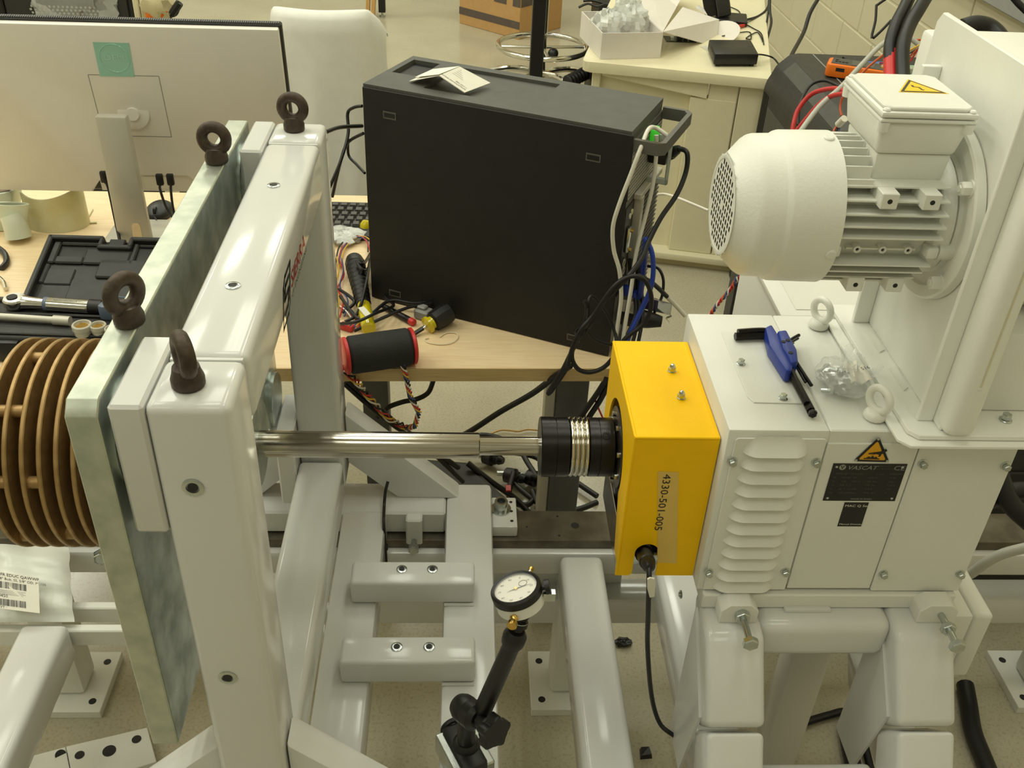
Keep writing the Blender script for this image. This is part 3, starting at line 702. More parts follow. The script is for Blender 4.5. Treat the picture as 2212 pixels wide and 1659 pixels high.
hexbolt((0.6466, 0.9076, 1.0125), (0,0,1), 0.0058, br)
bh = thing('blower_housing', 'white blower housing behind the folded bracket post at the right edge', 'blower', (0.70, SY, 1.012))
obj('duct', G().box((0.612,0.925,1.0122),(0.76,1.14,1.12),0.004,2), M['bracket'], bh)
obj('scroll', G().lathe((0.568,SY,1.222),(1,0,0),[(0,0.10),(0.01,0.108),(0.19,0.108),(0.2,0.10)],48), M['bracket'], bh)
obj('rear_box', G().box((0.60,1.13,1.14),(0.76,1.30,1.36),0.006,2), M['bracket'], bh)

# ---------------------------------------------------------------- blower motor
AZ = 1.222
fm = thing('blower_motor', 'small white finned blower motor with slotted fan cowl and terminal box', 'motor', (0.43, SY, AZ-0.085))
obj('fan_cowl', G().lathe((0.298,SY,AZ),(1,0,0),[(0.0015,0.0535),(0.0,0.0545),(0.001,0.0565),(0.0035,0.0585),(0.020,0.0765),(0.0245,0.0795),(0.029,0.0808),(0.050,0.0815),(0.052,0.0822),(0.0545,0.0845),(0.058,0.0855),(0.096,0.0862),(0.1135,0.0864),(0.1135,0.084)],72,cap0=False), M['cast'], fm, 40)
# slotted end face: real openings between bars
cw, ch = 0.0046, 0.0090
gr = G(); ny, nz = 23, 13
ys_ = [(-ny/2+i)*cw for i in range(ny+1)]; zs_ = [(-nz/2+i)*ch for i in range(nz+1)]
def fquad(y0, y1, z0, z1):
    gr.face([(0.2985,SY+y0,AZ+z0),(0.2985,SY+y1,AZ+z0),(0.2985,SY+y1,AZ+z1),(0.2985,SY+y0,AZ+z1)])
for i in range(ny):
    for j in range(nz):
        yc = (ys_[i]+ys_[i+1])/2; zc_ = (zs_[j]+zs_[j+1])/2
        rr = math.hypot(yc, zc_)
        if rr > 0.056: continue
        if i % 2 == 1 and rr < 0.049 and not (abs(zc_) < 0.006 and abs(yc) < 0.002):
            fquad(ys_[i],ys_[i+1],zs_[j],zs_[j]+0.0014); fquad(ys_[i],ys_[i+1],zs_[j+1]-0.0014,zs_[j+1])
        else:
            fquad(ys_[i],ys_[i+1],zs_[j],zs_[j+1])
bmesh.ops.remove_doubles(gr.bm, verts=gr.bm.verts[:], dist=1e-6)
obj('cowl_grille', gr, M['cast'], fm, 0)
obj('cowl_rim', G().lathe((0.298,SY,AZ),(1,0,0),[(0.0002,0.0575),(-0.0004,0.0555),(0.0,0.0525),(0.001,0.0525)],64,cap0=False,cap1=False), M['cast'], fm)
obj('cowl_inner_shade', G().cyl((0.302,SY,AZ),(0.304,SY,AZ),0.0555,n=40), M['hole'], fm)  # dark disc painted in for the shade inside the cowl
obj('stator_barrel', G().cyl((0.405,SY,AZ),(0.532,SY,AZ),0.060,n=48), M['cast'], fm)
fx0, fx1 = 0.4085, 0.527
k = 0
for dz in (-0.070,-0.0585,-0.047,-0.0355,0.0135-0.013,0.0135,0.0265,0.0400,0.0530):
    hw = math.sqrt(max(0.0, 0.0835**2 - dz*dz)); inner = math.sqrt(max(0.0, 0.058**2 - min(0.058, abs(dz))**2))
    hw = min(hw, 0.082)
    shx = 0.0 if dz > -0.03 else 0.012*(-dz-0.03)/0.04
    for sgn in (-1, 1):
        ya, yb2 = SY+sgn*max(inner-0.004,0.0), SY+sgn*hw
        obj('fin', G().hexa([(fx0,ya,AZ+dz-0.0014),(fx1-shx,ya,AZ+dz-0.0014),(fx1-shx,yb2,AZ+dz-0.0009),(fx0,yb2,AZ+dz-0.0009)],[(fx0,ya,AZ+dz+0.0014),(fx1-shx,ya,AZ+dz+0.0014),(fx1-shx,yb2,AZ+dz+0.0009),(fx0,yb2,AZ+dz+0.0009)]), M['cast'], fm)
for dy in (-0.060,-0.048,-0.036,-0.024,-0.010,0.004,0.018,0.032,0.046,0.058):
    hz = math.sqrt(0.0845**2-dy*dy); ib = math.sqrt(max(0.0,0.058**2-dy*dy)) if abs(dy) < 0.058 else 0.02
    obj('top_fin', G().box((fx0,SY+dy-0.0012,AZ+max(ib-0.004,0.05)),(0.442,SY+dy+0.0012,AZ+hz)), M['cast'], fm)
for dz_ in (0.0465, -0.0655):
    for px in ((1876,1976) if dz_ > 0 else (1828,1918)):
        yy = SY - (0.083 if dz_ > 0 else 0.062)
        cx = {1876:0.455,1976:0.5015,1828:0.452,1918:0.4985}[px]
        pad = obj('mount_pad', G().box((cx-0.0095,yy,AZ+dz_-0.011),(cx+0.0095,yy+0.035,AZ+dz_+0.007),0.001,1), M['cast'], fm)
        obj('pad_hole', G().cyl((cx,yy-0.0002,AZ+dz_-0.002),(cx,yy+0.001,AZ+dz_-0.002),0.0028,n=12), M['hole'], pad)
obj('boss_strip', G().box((0.428,SY-0.0660,AZ-0.0205),(0.507,SY-0.0600,AZ-0.0185)), M['cast'], fm)
for cx in (0.440,0.469,0.498):
    bo = obj('boss', G().lathe((cx,SY-0.056,AZ-0.0195),(0,-1,0),[(0,0.0044),(0.0125,0.0044),(0.0128,0.002),(0.010,0.002)],14), M['cast'], fm)
    obj('boss_hole', G().cyl((cx,SY-0.0665,AZ-0.0195),(cx,SY-0.0668,AZ-0.0195),0.0019,n=10), M['hole'], bo)
for cx in (0.413,0.524):
    obj('tie_bolt', G().box((cx-0.007,SY-0.075,AZ-0.027),(cx+0.007,SY-0.058,AZ-0.013),0.003,2), M['cast'], fm)
obj('bolt_sleeve', G().cyl((0.531,SY-0.066,AZ-0.020),(0.553,SY-0.066,AZ-0.020),0.0105,n=20), M['cast'], fm)
obj('end_bell', G().lathe((0.520,SY,AZ),(1,0,0),[(0,0.062),(0.004,0.069),(0.012,0.0712),(0.020,0.0725),(0.024,0.067),(0.030,0.064)],56), M['cast'], fm)
obj('mount_flange', G().lathe((0.5435,SY,AZ),(1,0,0),[(0.0,0.070),(0.004,0.072),(0.004,0.086),(0.0,0.088),(0.0,0.101),(0.002,0.1035),(0.012,0.1035)],64), M['cast'], fm)
for aa in (38,142,-38,-142):
    a = R(aa); c = Vector((0.5435,SY-math.cos(a)*0.0925,AZ+math.sin(a)*0.0925))
    obj('flange_bolt', G().lathe(c,(-1,0,0),[(0,0.0098),(0.0018,0.0096)],18).lathe(c+Vector((-0.0018,0,0)),(-1,0,0),[(0,0.0082),(0.0085,0.0082),(0.0098,0.007),(0.0098,0.0045),(0.0115,0.004)],6), M['cast'], fm)
for q, n_ in ((Vector((0.405,SY-0.0845,AZ-0.0185)),(0,-0.98,-0.2)),(Vector((0.402,SY-0.010,AZ+0.0862)),(0,-0.1,1))):
    n_ = Vector(n_).normalized()
    scw = obj('cowl_screw', G().lathe(q-n_*0.002,n_,[(0,0.0062),(0.0028,0.0060),(0.0038,0.0045)],16), M['cast'], fm)
# terminal box
tx0, tx1, ty0_, ty1_ = 0.4315, 0.535, 0.9725, 1.0965
tb0 = obj('box_neck', G().hexa([(0.446,0.9905,1.275),(0.524,0.9905,1.275),(0.524,1.08,1.275),(0.446,1.08,1.275)],[(0.443,0.9875,1.306),(0.526,0.9875,1.306),(0.526,1.083,1.306),(0.443,1.083,1.306)],0.003,2), M['cast'], fm)
obj('terminal_box', G().hexa([(0.4405,0.984,1.306),(0.527,0.984,1.306),(0.527,1.086,1.306),(0.4405,1.086,1.306)],[(tx0+0.003,ty0_+0.003,1.3445),(tx1-0.003,ty0_+0.003,1.3445),(tx1-0.003,ty1_-0.003,1.3445),(tx0+0.003,ty1_-0.003,1.3445)],0.006,3), M['cast'], fm)
obj('box_rim', G().box((tx0,ty0_,1.3445),(tx1,ty1_,1.3485),0.003,2), M['cast'], fm)
lid = obj('box_lid', G().box((tx0,ty0_,1.3492),(tx1,ty1_,1.3560),0.003,2), M['cast'], fm)
e = 0.012
lidtop = [(tx0+e,ty0_+0.004),(tx1-e,ty0_+0.004),(tx1-0.004,ty0_+e),(tx1-0.004,ty1_-e),(tx1-e,ty1_-0.004),(tx0+e,ty1_-0.004),(tx0+0.004,ty1_-e),(tx0+0.004,ty0_+e)]
obj('lid_rise', G().prism([(x,y,1.356) for x, y in lidtop],(0,0,0.0042),0.0012), M['cast'], lid)
for cx in (tx0+0.0062,tx1-0.0062):
    for cy in (ty0_+0.0062,ty1_-0.0062):
        scr = obj('lid_screw', G().lathe((cx,cy,1.3558),(0,0,1),[(0,0.0043),(0.0012,0.0043),(0.0026,0.003)],14), M['cast'], lid)
        obj('corner_lug', G().cyl((cx,cy,1.334),(cx,cy,1.3445),0.0062,0.0068,14), M['cast'], lid)
v0, v1, v2 = Vector((0.4946, 1.0736, 1.3603)), Vector((0.4665, 1.0262, 1.3603)), Vector((0.5221, 1.0250, 1.3603))
def tri2(s_, m, parent, off, name):
    ce = (v0+v1+v2)/3
    return obj(name, G().prism([ce+(v-ce)*s_+Vector((0,0,off)) for v in (v0,v1,v2)],(0,0,0.0001)), M[m], parent, 0)
ws = tri2(1.0,'signy',lid,0.0,'shock_sign')
tri2(0.90,'plate',ws,0.00015,'black_border'); tri2(0.72,'signy',ws,0.0003,'yellow_field')
ce = (v0+v1+v2)/3
ax_ = (v2-(v0+v1)/2).normalized(); up_ = (v0-v1).normalized()
def B(u, v): return ce + ax_*u + up_*v + Vector((0,0,0.0005))
obj('bolt_symbol', G().prism([B(-0.0095,0.0055),B(-0.0065,0.0055),B(-0.005,0.0015),B(0.0005,0.003),B(0.005,-0.0035),B(0.0068,-0.003),B(0.006,-0.006),B(0.0025,-0.0045),B(0.0036,-0.0042),B(-0.0008,0.0010),B(-0.0065,-0.0005)],(0,0,0.0001)), M['plate'], ws, 0)

# ================================================================ desk and what stands on it
desk = thing('desk', 'light maple topped work desk with dark grey legs behind the rig', 'desk', (-0.5, 1.8, 0))
dY, dB = 1.424, 2.142
def dy_(x): return dY + 0.024*x
obj('desk_top', G().prism([(-1.55,dy_(-1.55)+0.002,0.705),(0.318,dy_(0.318)+0.002,0.705),(0.34,2.16,0.705),(-1.55,2.13,0.705)],(0,0,0.025),0.001), M['maple'], desk)
obj('front_edge_band', G().prism([(-1.55,dy_(-1.55),0.7035),(0.318,dy_(0.318),0.7035),(0.318,dy_(0.318)+0.002,0.7035),(-1.55,dy_(-1.55)+0.002,0.7035)],(0,0,0.0262)), M['edge'], desk)
for x0, x1, y0, y1 in ((0.183,0.243,1.50,1.56),(-0.225,-0.165,1.86,1.92),(-1.5,-1.44,1.5,1.56)):
    obj('leg', G().box((x0,y0,0),(x1,y1,0.705),0.004,2), M['legs'], desk)
obj('leg_post', G().box((0.163,1.508,0.0),(0.1825,1.552,0.705),0.002,1), M['silver'], desk)
obj('under_bracket', G().box((-0.03,1.50,0.690),(0.012,1.55,0.705),0.004,2), M['legs'], desk)

# ---------------------------------------------------------------- computer tower
ang = math.degrees(math.atan2(1.4680-1.6690, 0.2660+0.1730))
F = Matrix.Translation((0.2660,1.4680,0.7302)) @ Matrix.Rotation(R(ang),4,'Z')   # local x runs towards the back panel (0), y across, z up
PL, PW, PH = 0.483, 0.190, 0.4165
pc = thing('computer_tower', 'large matt black computer tower standing on the maple desk', 'computer', F @ Vector((-PL/2, PW/2, 0)))
obj('chassis', G(F).box((-PL+0.002,0.003,0.004),(-0.003,PW,PH-0.018),0.002,1), M['black'], pc)
obj('side_panel', G(F).box((-PL,0,0.001),(0,0.0035,PH-0.0045),0.0012,1), M['pcside'], pc)
def U(v): return F @ Vector(v)
# top cover with recessed tray and front grip
tz = PH
def topring():
    g = G(F)
    g.box((-PL,0.0045,PH-0.019),(-0.004,PW,PH-0.008),0.001,1)
    for a, b in (((-PL,0.0042,PH-0.008),(-0.004,0.034,PH)),((-PL,PW-0.02,PH-0.008),(-0.004,PW,PH)),((-0.185,0.034,PH-0.008),(-0.004,PW-0.02,PH)),((-PL+0.065,0.034,PH-0.008),(-PL+0.10,PW-0.02,PH)),((-PL,0.034,PH-0.008),(-PL+0.012,PW-0.02,PH)),((-PL+0.012,0.034,PH-0.008),(-PL+0.065,0.085,PH))):
        g.box(a, b)
    bmesh.ops.remove_doubles(g.bm, verts=g.bm.verts[:], dist=1e-5)
    return g
obj('top_cover', topring(), M['pctop'], pc, 20)
obj('tray', G(F).box((-PL+0.10,0.034,PH-0.0079),(-0.185,PW-0.02,PH-0.0062)), M['pctop'], pc)
obj('grip_recess', G(F).box((-PL+0.013,0.086,PH-0.0079),(-PL+0.064,PW-0.021,PH-0.0075)), M['black'], pc)
for x_, z_ in ((-PL+0.052,PH-0.046),(-0.062,PH-0.052),(-PL+0.052,0.022),(-0.068,0.022)):
    sl = obj('latch', G(F).box((x_-0.0125,-0.0008,z_-0.0065),(x_+0.0125,0.0002,z_+0.0065)), M['pcgrey'], pc, 0)
    obj('latch_slot', G(F).box((x_-0.0105,-0.0010,z_-0.004),(x_+0.0105,-0.0007,z_+0.004)), M['black'], sl, 0)
# carrying handle at the back
hz = PH-0.012
g = G(F)
hp = [(0.0,0.004),(0.040,0.004),(0.050,0.014),(0.052,PW-0.016),(0.042,PW-0.004),(0.0,PW-0.004)]
hq = [(0.0,0.012),(0.036,0.012),(0.0425,0.019),(0.0445,PW-0.022),(0.038,PW-0.012),(0.0,PW-0.012)]
for i in range(5):
    a, b, c, d = hp[i], hp[i+1], hq[i+1], hq[i]
    g.hexa([(*a,hz-0.020),(*b,hz-0.020),(*c,hz-0.020),(*d,hz-0.020)],[(*a,hz),(*b,hz),(*c,hz),(*d,hz)])
bmesh.ops.remove_doubles(g.bm, verts=g.bm.verts[:], dist=1e-5)
obj('handle', g, M['pcgrey'], pc, 40)
bp = obj('back_panel', G(F).box((-0.003,0.004,0.003),(-0.001,PW-0.004,PH-0.02)), M['pcgrey'], pc, 0)
# back grille built as bars
g = G(F)
for k in range(13):
    z_ = 0.300 + k*0.0066
    g.box((-0.001,0.008,z_),(0.0006,0.185,z_+0.0016))
for k in range(28):
    y_ = 0.008 + k*0.0063
    g.box((-0.001,y_,0.300),(0.0005,y_+0.0014,0.381))
obj('grille', g, M['silver'], pc, 0, kind='stuff')
obj('grille_back', G(F).box((-0.001,0.006,0.298),(-0.0002,0.187,0.383)), M['hole'], pc, 0)
obj('divider_bar', G(F).box((-0.001,0.05,0.286),(0.012,0.186,0.296),0.001,1), M['silver'], pc)
obj('slot_frame', G(F).box((-0.001,0.058,0.115),(0.013,0.072,0.288),0.001,1), M['silver'], pc)
g = G(F)
for k in range(26):
    g.box((0.004,0.074,0.06+k*0.0086),(0.010,0.184,0.0628+k*0.0086))
obj('card_vents', g, M['pcgrey'], pc, 0, kind='stuff')
obj('io_plate', G(F).box((-0.001,0.008,0.12),(0.0004,0.055,0.285)), M['black'], pc, 0)
for y_, z_, m in ((0.034,0.262,'resin2'),(0.044,0.266,'cell')):
    obj('audio_socket', G(F).cyl((0,y_,z_),(0.0022,y_,z_),0.005,n=14), M[m], pc)
vg = obj('serial_socket', G(F).box((0,0.022,0.198),(0.007,0.038,0.244),0.003,2), M['zinc'], pc)
for z_ in (0.203,0.239):
    obj('jack_screw', G(F).cyl((0.006,0.030,z_),(0.011,0.030,z_),0.0035,n=8), M['brass'], vg)
for y_, z_ in ((0.030,0.176),(0.033,0.160)):
    obj('round_socket', G(F).torus((0.001,y_,z_),(1,0,0),0.0065,0.0012,18,6), M['silver'], pc)
obj('lit_latch', G(F).box((0.002,0.096,PH-0.052),(0.014,0.122,PH-0.024),0.004,2), mat('lit_green_latch', (96,230,70), 0.4, emit=((60,255,60),0.15)), pc)
g = G(F)
for a, b in (((0.018,0.094,PH-0.040),(0.043,0.100,PH-0.028)),((0.037,0.094,PH-0.115),(0.043,0.100,PH-0.028)),((0.006,0.094,PH-0.115),(0.043,0.100,PH-0.103))):
    g.box(a, b, 0.002, 1)
obj('cable_clip', g, M['clear'], pc, 0)
# leaflet, folded like a tent, on the top
lf = thing('leaflet', 'folded white instruction leaflet lying like a tent on the computer', 'leaflet', (-0.0131, 1.6868, 1.1470))
pA, pB, pC, pD = Vector((-0.0791, 1.7036, 1.1510)), Vector((-0.0190, 1.6981, 1.1720)), Vector((0.0460, 1.6876, 1.1485)), Vector((0.0014, 1.6315, 1.1485))
pE = Vector((0.0022, 1.6349, 1.1490)); rdg0 = Vector((-0.0416, 1.6443, 1.1720)); rdg1 = Vector((-0.0071, 1.6967, 1.1720))
obj('leaf', G().face([pD, pC, rdg1, rdg0]), M['paper'], lf, 0, solid=0.0012)
obj('leaf', G().face([rdg0, rdg1, Vector((-0.0624, 1.7295, 1.1500)), Vector((-0.0933, 1.6830, 1.1490))]), M['paper'], lf, 0, solid=0.0008)
obj('leaf', G().face([rdg0+Vector((0,0,0.002)), rdg1+Vector((0,0,0.001)), Vector((-0.0546, 1.7418, 1.1530)), Vector((-0.0831, 1.6877, 1.1550))]), M['paper'], lf, 0, solid=0.0008)
lu = (pD-rdg0).normalized(); lv = (rdg1-rdg0).normalized(); ln = lu.cross(lv).normalized()
if ln.z < 0: ln = -ln
o_ = pD + (pC-pD)*0.12 + (rdg0-pD)*0.10 + ln*0.0006
for k, (s_, h_) in enumerate((('INSTALLATION AND REMOVAL',0.0032),('OF LOCK TABS',0.0032))):
    text(s_, rdg0 + (rdg1-rdg0)*(0.16+0.10*k) + (pD-rdg0)*0.93 + ln*0.0014, -lu, -lv, h_, M['ink'], lf, 'print', 0, 0.0001, 0.75)
for k in range(5):
    a = rdg0 + (rdg1-rdg0)*(0.48+0.09*k) + ln*0.0013
    obj('print_line', G().face([a+(pD-rdg0)*0.12, a+(pD-rdg0)*(0.9 if k % 2 else 0.75), a+(pD-rdg0)*(0.9 if k % 2 else 0.75)+lv*0.0011, a+(pD-rdg0)*0.12+lv*0.0011]), M['ltext'], lf, 0)

# things plugged into the back of the tower
dg = thing('usb_stick_lilac', 'short grey lilac plug with a round button behind the computer', 'usb stick', U((0.02,0.045,0.088)))
obj('plug_body', G(F).box((0.001,0.034,0.078),(0.038,0.046,0.098),0.003,2), M['card'], dg)
obj('button', G(F).cyl((0.026,0.033,0.089),(0.026,0.0342,0.089),0.006,n=16), M['silver'], dg)
obj('pink_edge', G(F).box((0.024,0.0345,0.0975),(0.042,0.046,0.1),0.001,1), mat('pink_plastic',(226,160,150),0.4), dg)
db = thing('bulldog_clip', 'shiny dark blue and silver clip sticking out behind the computer', 'clip', U((0.07,0.08,0.075)))
obj('clip_body', G(F).box((0.03,0.078,0.068),(0.085,0.083,0.092),0.001,1), M['chrome'], db)
obj('clip_sleeve', G(F).box((0.015,0.074,0.072),(0.06,0.0775,0.094),0.002,1), M['purple'], db)
obj('chain', G(F).tube([(0.08,0.086,0.07),(0.085,0.088,0.062),(0.078,0.086,0.056),(0.084,0.087,0.05)],0.0018,6), M['chrome'], db)
sb = thing('round_black_plug', 'black round plug low on the back of the computer', 'plug', U((0.04,0.06,0.05)))
obj('plug_shell', G(F).lathe((0.0,0.055,0.058),(1,0.25,-0.05),[(0,0.016),(0.02,0.018),(0.05,0.016),(0.075,0.010)],18), M['black'], sb)

# ---------------------------------------------------------------- monitor seen from behind
mon = thing('monitor', 'pale grey computer monitor seen from behind with a teal square on its back', 'monitor', (-0.66, 1.84, 0.73))
mtl, mtr = Vector((-1.0366, 1.8750, 1.1653)), Vector((-0.3402, 1.8750, 1.1783))
tilt = R(7)
mw = 0.612; mh = 0.352
MF = Matrix.Translation((mtr.x-mw/2, 1.875, mtr.z)) @ Matrix.Rotation(tilt,4,'X') @ Matrix.Rotation(R(-0.4),4,'Y')
# local: x right, z up with 0 at the top edge, y away from the camera
ch_ = [(-mw/2,0,0),(mw/2,0,0),(mw/2,0,-mh),(-mw/2,0,-mh)]
bx = mw/2
zb2 = -mh
obj('back_shell', G(MF).prism([(-bx,-0.002,-0.003),(bx-0.004,-0.002,-0.003),(bx-0.004,-0.002,zb2),(0.118,-0.002,zb2),(0.085,-0.002,zb2+0.045),(-0.085,-0.002,zb2+0.045),(-0.118,-0.002,zb2),(-bx,-0.002,zb2)],(0,0.016,0),0.003,2), M['monback'], mon)
obj('port_bay', G(MF).box((-0.10,0.006,zb2),(0.10,0.014,zb2+0.046)), M['monback'], mon)
obj('bezel', G(MF).box((-bx-0.002,0.014,zb2-0.004),(bx,0.030,0.002),0.003,1), M['monedge'], mon)
g = G(MF)
for k in range(150):
    x_ = -bx+0.01+k*0.004
    g.box((x_,0.0145,0.002),(x_+0.002,0.024,0.0035))
obj('top_vents', g, M['legs'], mon, 0, kind='stuff')
cx_, cz_ = (Vector((-0.6533, 1.8600, 1.0156))-Vector(MF.translation)).x, -0.145
sq = []
for q in ((-0.066,-0.098),(0.066,-0.098),(0.066,-0.224),(-0.066,-0.224)): sq.append((cx_+q[0]+0.008,-0.0022,q[1]))
g = G(MF)
for i in range(4):
    a = Vector(sq[i]); b = Vector(sq[(i+1)%4]); t = (b-a).normalized(); n = Vector((t.z,0,-t.x))*0.0004
    g.prism([a-n,b-n,b+n,a+n],(0,-0.0002,0))
obj('mount_seam', g, M['legs'], mon, 0, kind='stuff')
hub_c = MF @ Vector((cx_+0.010,-0.002,-0.176))
obj('stand_hub', G().lathe(hub_c,(0,-1,0.1),[(0,0.030),(0.001,0.0305),(0.0018,0.029),(0.0018,0.013),(0.008,0.012)],36), M['monback'], mon)
st0 = (-0.6945, 1.8350, 1.0187); st1 = (-0.6367, 1.8350, 1.0203)
zt_ = Vector(st0).z
std = obj('stand_neck', G().prism([(st0[0],1.83,zt_),(st1[0],1.83,zt_),(st1[0]+0.005,1.83,0.735),(st0[0]-0.003,1.83,0.735)],(0,0.022,0),0.004,2), M['silver'], mon)
obj('stand_base', G().box((st0[0]-0.05,1.80,0.7303),(st1[0]+0.05,1.98,0.7395),0.003,2), M['silver'], mon)
sa, sb2, sc_, sd = (-0.6646, 1.8295, 0.7945), (-0.6472, 1.8295, 0.7949), (-0.6471, 1.8295, 0.7463), (-0.6667, 1.8295, 0.7458)
obj('cable_slot', G().prism([sa,(sa[0]+0.004,sa[1],sa[2]+0.006),(sb2[0]-0.004,sb2[1],sb2[2]+0.006),sb2,sc_,sd],(0,-0.0004,0)), M['maple'], mon, 0)
fl0, fl1, fl2, fl3 = [MF.inverted() @ Vector(q) for q in ((-0.6868, 1.8850, 1.1447), (-0.6209, 1.8850, 1.1450), (-0.6222, 1.8780, 1.0783), (-0.6885, 1.8780, 1.0772))]
film = obj('film_square', G(MF).prism([(fl0.x,-0.0024,fl0.z),(fl1.x,-0.0024,fl1.z),(fl2.x-0.002,-0.0024,fl2.z),(fl3.x+0.0,-0.0024,fl3.z)],(0,-0.0004,0)), M['teal'], mon, 0, label='teal protective film square over a round logo')
lc = (fl0+fl1+fl2+fl3)/4; lr = (fl1.x-fl0.x)*0.41
obj('logo_ring', G(MF).torus((lc.x+0.001,-0.0028,lc.z+0.003),(0,1,0),lr,0.0008,40,6), M['teal'], film)
text('DELL', MF @ Vector((lc.x-lr*0.66,-0.003,lc.z-0.001)), MF.to_3x3() @ Vector((1,0,0)), MF.to_3x3() @ Vector((0,0,1)), lr*0.42, mat('pale_teal_film', (176,222,206), 0.2), film, 'logo_lettering', 0, 0.0003, 1.15)
for x_, m in ((0.025,'zinc'),(0.06,'paper')):
    pass
lbp = MF @ Vector((0.02,0.0055,zb2+0.022))
obj('rating_label', G(MF).box((-0.01,0.0052,zb2+0.006),(0.04,0.0058,zb2+0.034)), M['paper'], mon, 0)
for i, (x_, pts) in enumerate(((-0.040,[(-0.7131, 1.8650, 0.8930),(-0.7072, 1.8620, 0.8621),(-0.7021, 1.8500, 0.8023),(-0.6863, 1.8100, 0.7552),(-0.6813, 1.7987, 0.7350)]),(0.045,[(-0.6043, 1.8650, 0.8900),(-0.6050, 1.8600, 0.8606),(-0.5953, 1.8500, 0.8252),(-0.5794, 1.8400, 0.8048),(-0.5622, 1.8300, 0.7926)]),(0.062,[(-0.5833, 1.8650, 0.8906),(-0.5839, 1.8600, 0.8611),(-0.5825, 1.8500, 0.8306),(-0.5777, 1.8400, 0.8100),(-0.5563, 1.8000, 0.8030)]))):
    lab = ('thick black power cord hanging from the left of the monitor ports','black video cord hanging from the monitor, left one of the close pair','black video cord hanging from the monitor, right one of the close pair')[i]
    ct = thing('monitor_cable', lab, 'cable', pts[1])
    q = Vector(pts[0])
    obj('plug', G().box((q.x-0.007,q.y-0.004,q.z-0.022),(q.x+0.007,q.y+0.006,q.z+0.002),0.003,2), M['black'], ct)
    obj('cord', G().tube([q-Vector((0,0,0.02))]+[Vector(v) for v in pts[1:]],0.0032 if i == 0 else 0.0026,8), M['rubber'], ct)
ad = thing('mouse', 'black computer mouse under the monitor with a thin cord', 'mouse', (-0.6683, 2.0264, 0.7300))
q = Vector((-0.6683, 2.0264, 0.7300))
obj('shell', G().ball(q+Vector((0,0,0.006)),(0.030,0.045,0.020),20,12), M['black'], ad)
obj('wheel', G().cyl(q+Vector((-0.003,-0.03,0.022)),q+Vector((0.003,-0.03,0.022)),0.008,n=14), M['rubber'], ad)
obj('cord', G().tube([q+Vector((0,-0.04,0.012)),(-0.6485, 1.9505, 0.7330),(-0.6353, 1.9217, 0.7330),(-0.6337, 1.8887, 0.7330),(-0.6221, 1.8507, 0.7330)],0.0018,6), M['rubber'], ad)

# ---------------------------------------------------------------- draped chair, keyboard
def cloth():
    g = G()
    cl, cr, ct_, cb_ = (-0.4560, 2.4600, 1.0247), (-0.2255, 2.4600, 0.9312), (-0.3052, 2.4600, 1.0534), 0.30
    xl, xr, zt2 = cl[0]-0.05, cr[0]+0.02, ct_[2]
    def fn(u, v):
        a = -0.9 + 1.8*u
        x = (xl+xr)/2 + (xr-xl)/2*math.sin(a*math.pi/2*0.98)
        y = 2.46 + 0.24*(1-math.cos(a*math.pi/2)) - 0.02*math.sin(9*u+2*v)*(0.3+v)
        drop = 0.07*abs(a)**3 + (0.05 if u > 0.8 else 0)*((u-0.8)/0.2)
        top = zt2 - drop
        if v < 0.14:
            t = v/0.14
            return (x*1.0+ (1-t)*0.0, y + 0.10*(1-t), top - 0.02*(1-t) + 0.012*math.sin(t*math.pi))
        t = (v-0.14)/0.86
        fold = 0.014*math.sin(22*u+3.0*t)*t + 0.020*math.sin(9*u-1)*t
        return (x*(1+0.0*t) + 0.02*t*(1 if a > 0 else -1), y - 0.035*math.sin(t*math.pi/2) + fold, top + (cb_-top)*t)
    return g.grid(fn, 46, 26)
obj('draped_chair', cloth(), M['cloth'], None, 60, 'white cotton sheet draped over a chair behind the monitor', 'sheet', solid=0.003)
kb = thing('keyboard', 'dark grey computer keyboard between the ring frame and the tower', 'keyboard', (-0.30, 2.0, 0.7302))
KF = Matrix.Translation((-0.205,1.944,0.7303)) @ Matrix.Rotation(R(-0.5),4,'Z') @ Matrix.Rotation(R(5),4,'X')
obj('deck', G(KF).box((-0.36,-0.030,0.0),(0.035,0.118,0.014),0.004,2), M['black'], kb)
key0 = None
for r_ in range(5):
    for c_ in range(19):
        p = (-0.35+c_*0.0198+0.0055*(r_%3), 0.008+r_*0.0205, 0.014)
        if p[0] > 0.012: continue
        if key0 is None:
            key0 = obj('key', G(KF).hexa([(p[0],p[1],p[2]),(p[0]+0.0172,p[1],p[2]),(p[0]+0.0172,p[1]+0.0165,p[2]),(p[0],p[1]+0.0165,p[2])],[(p[0]+0.0025,p[1]+0.002,p[2]+0.006),(p[0]+0.0147,p[1]+0.002,p[2]+0.006),(p[0]+0.0147,p[1]+0.0145,p[2]+0.006),(p[0]+0.0025,p[1]+0.0145,p[2]+0.006)]), M['dark'], kb, 0)
            kp = Vector(p)
        else:
            copy(key0, KF.to_3x3() @ (Vector(p)-kp))

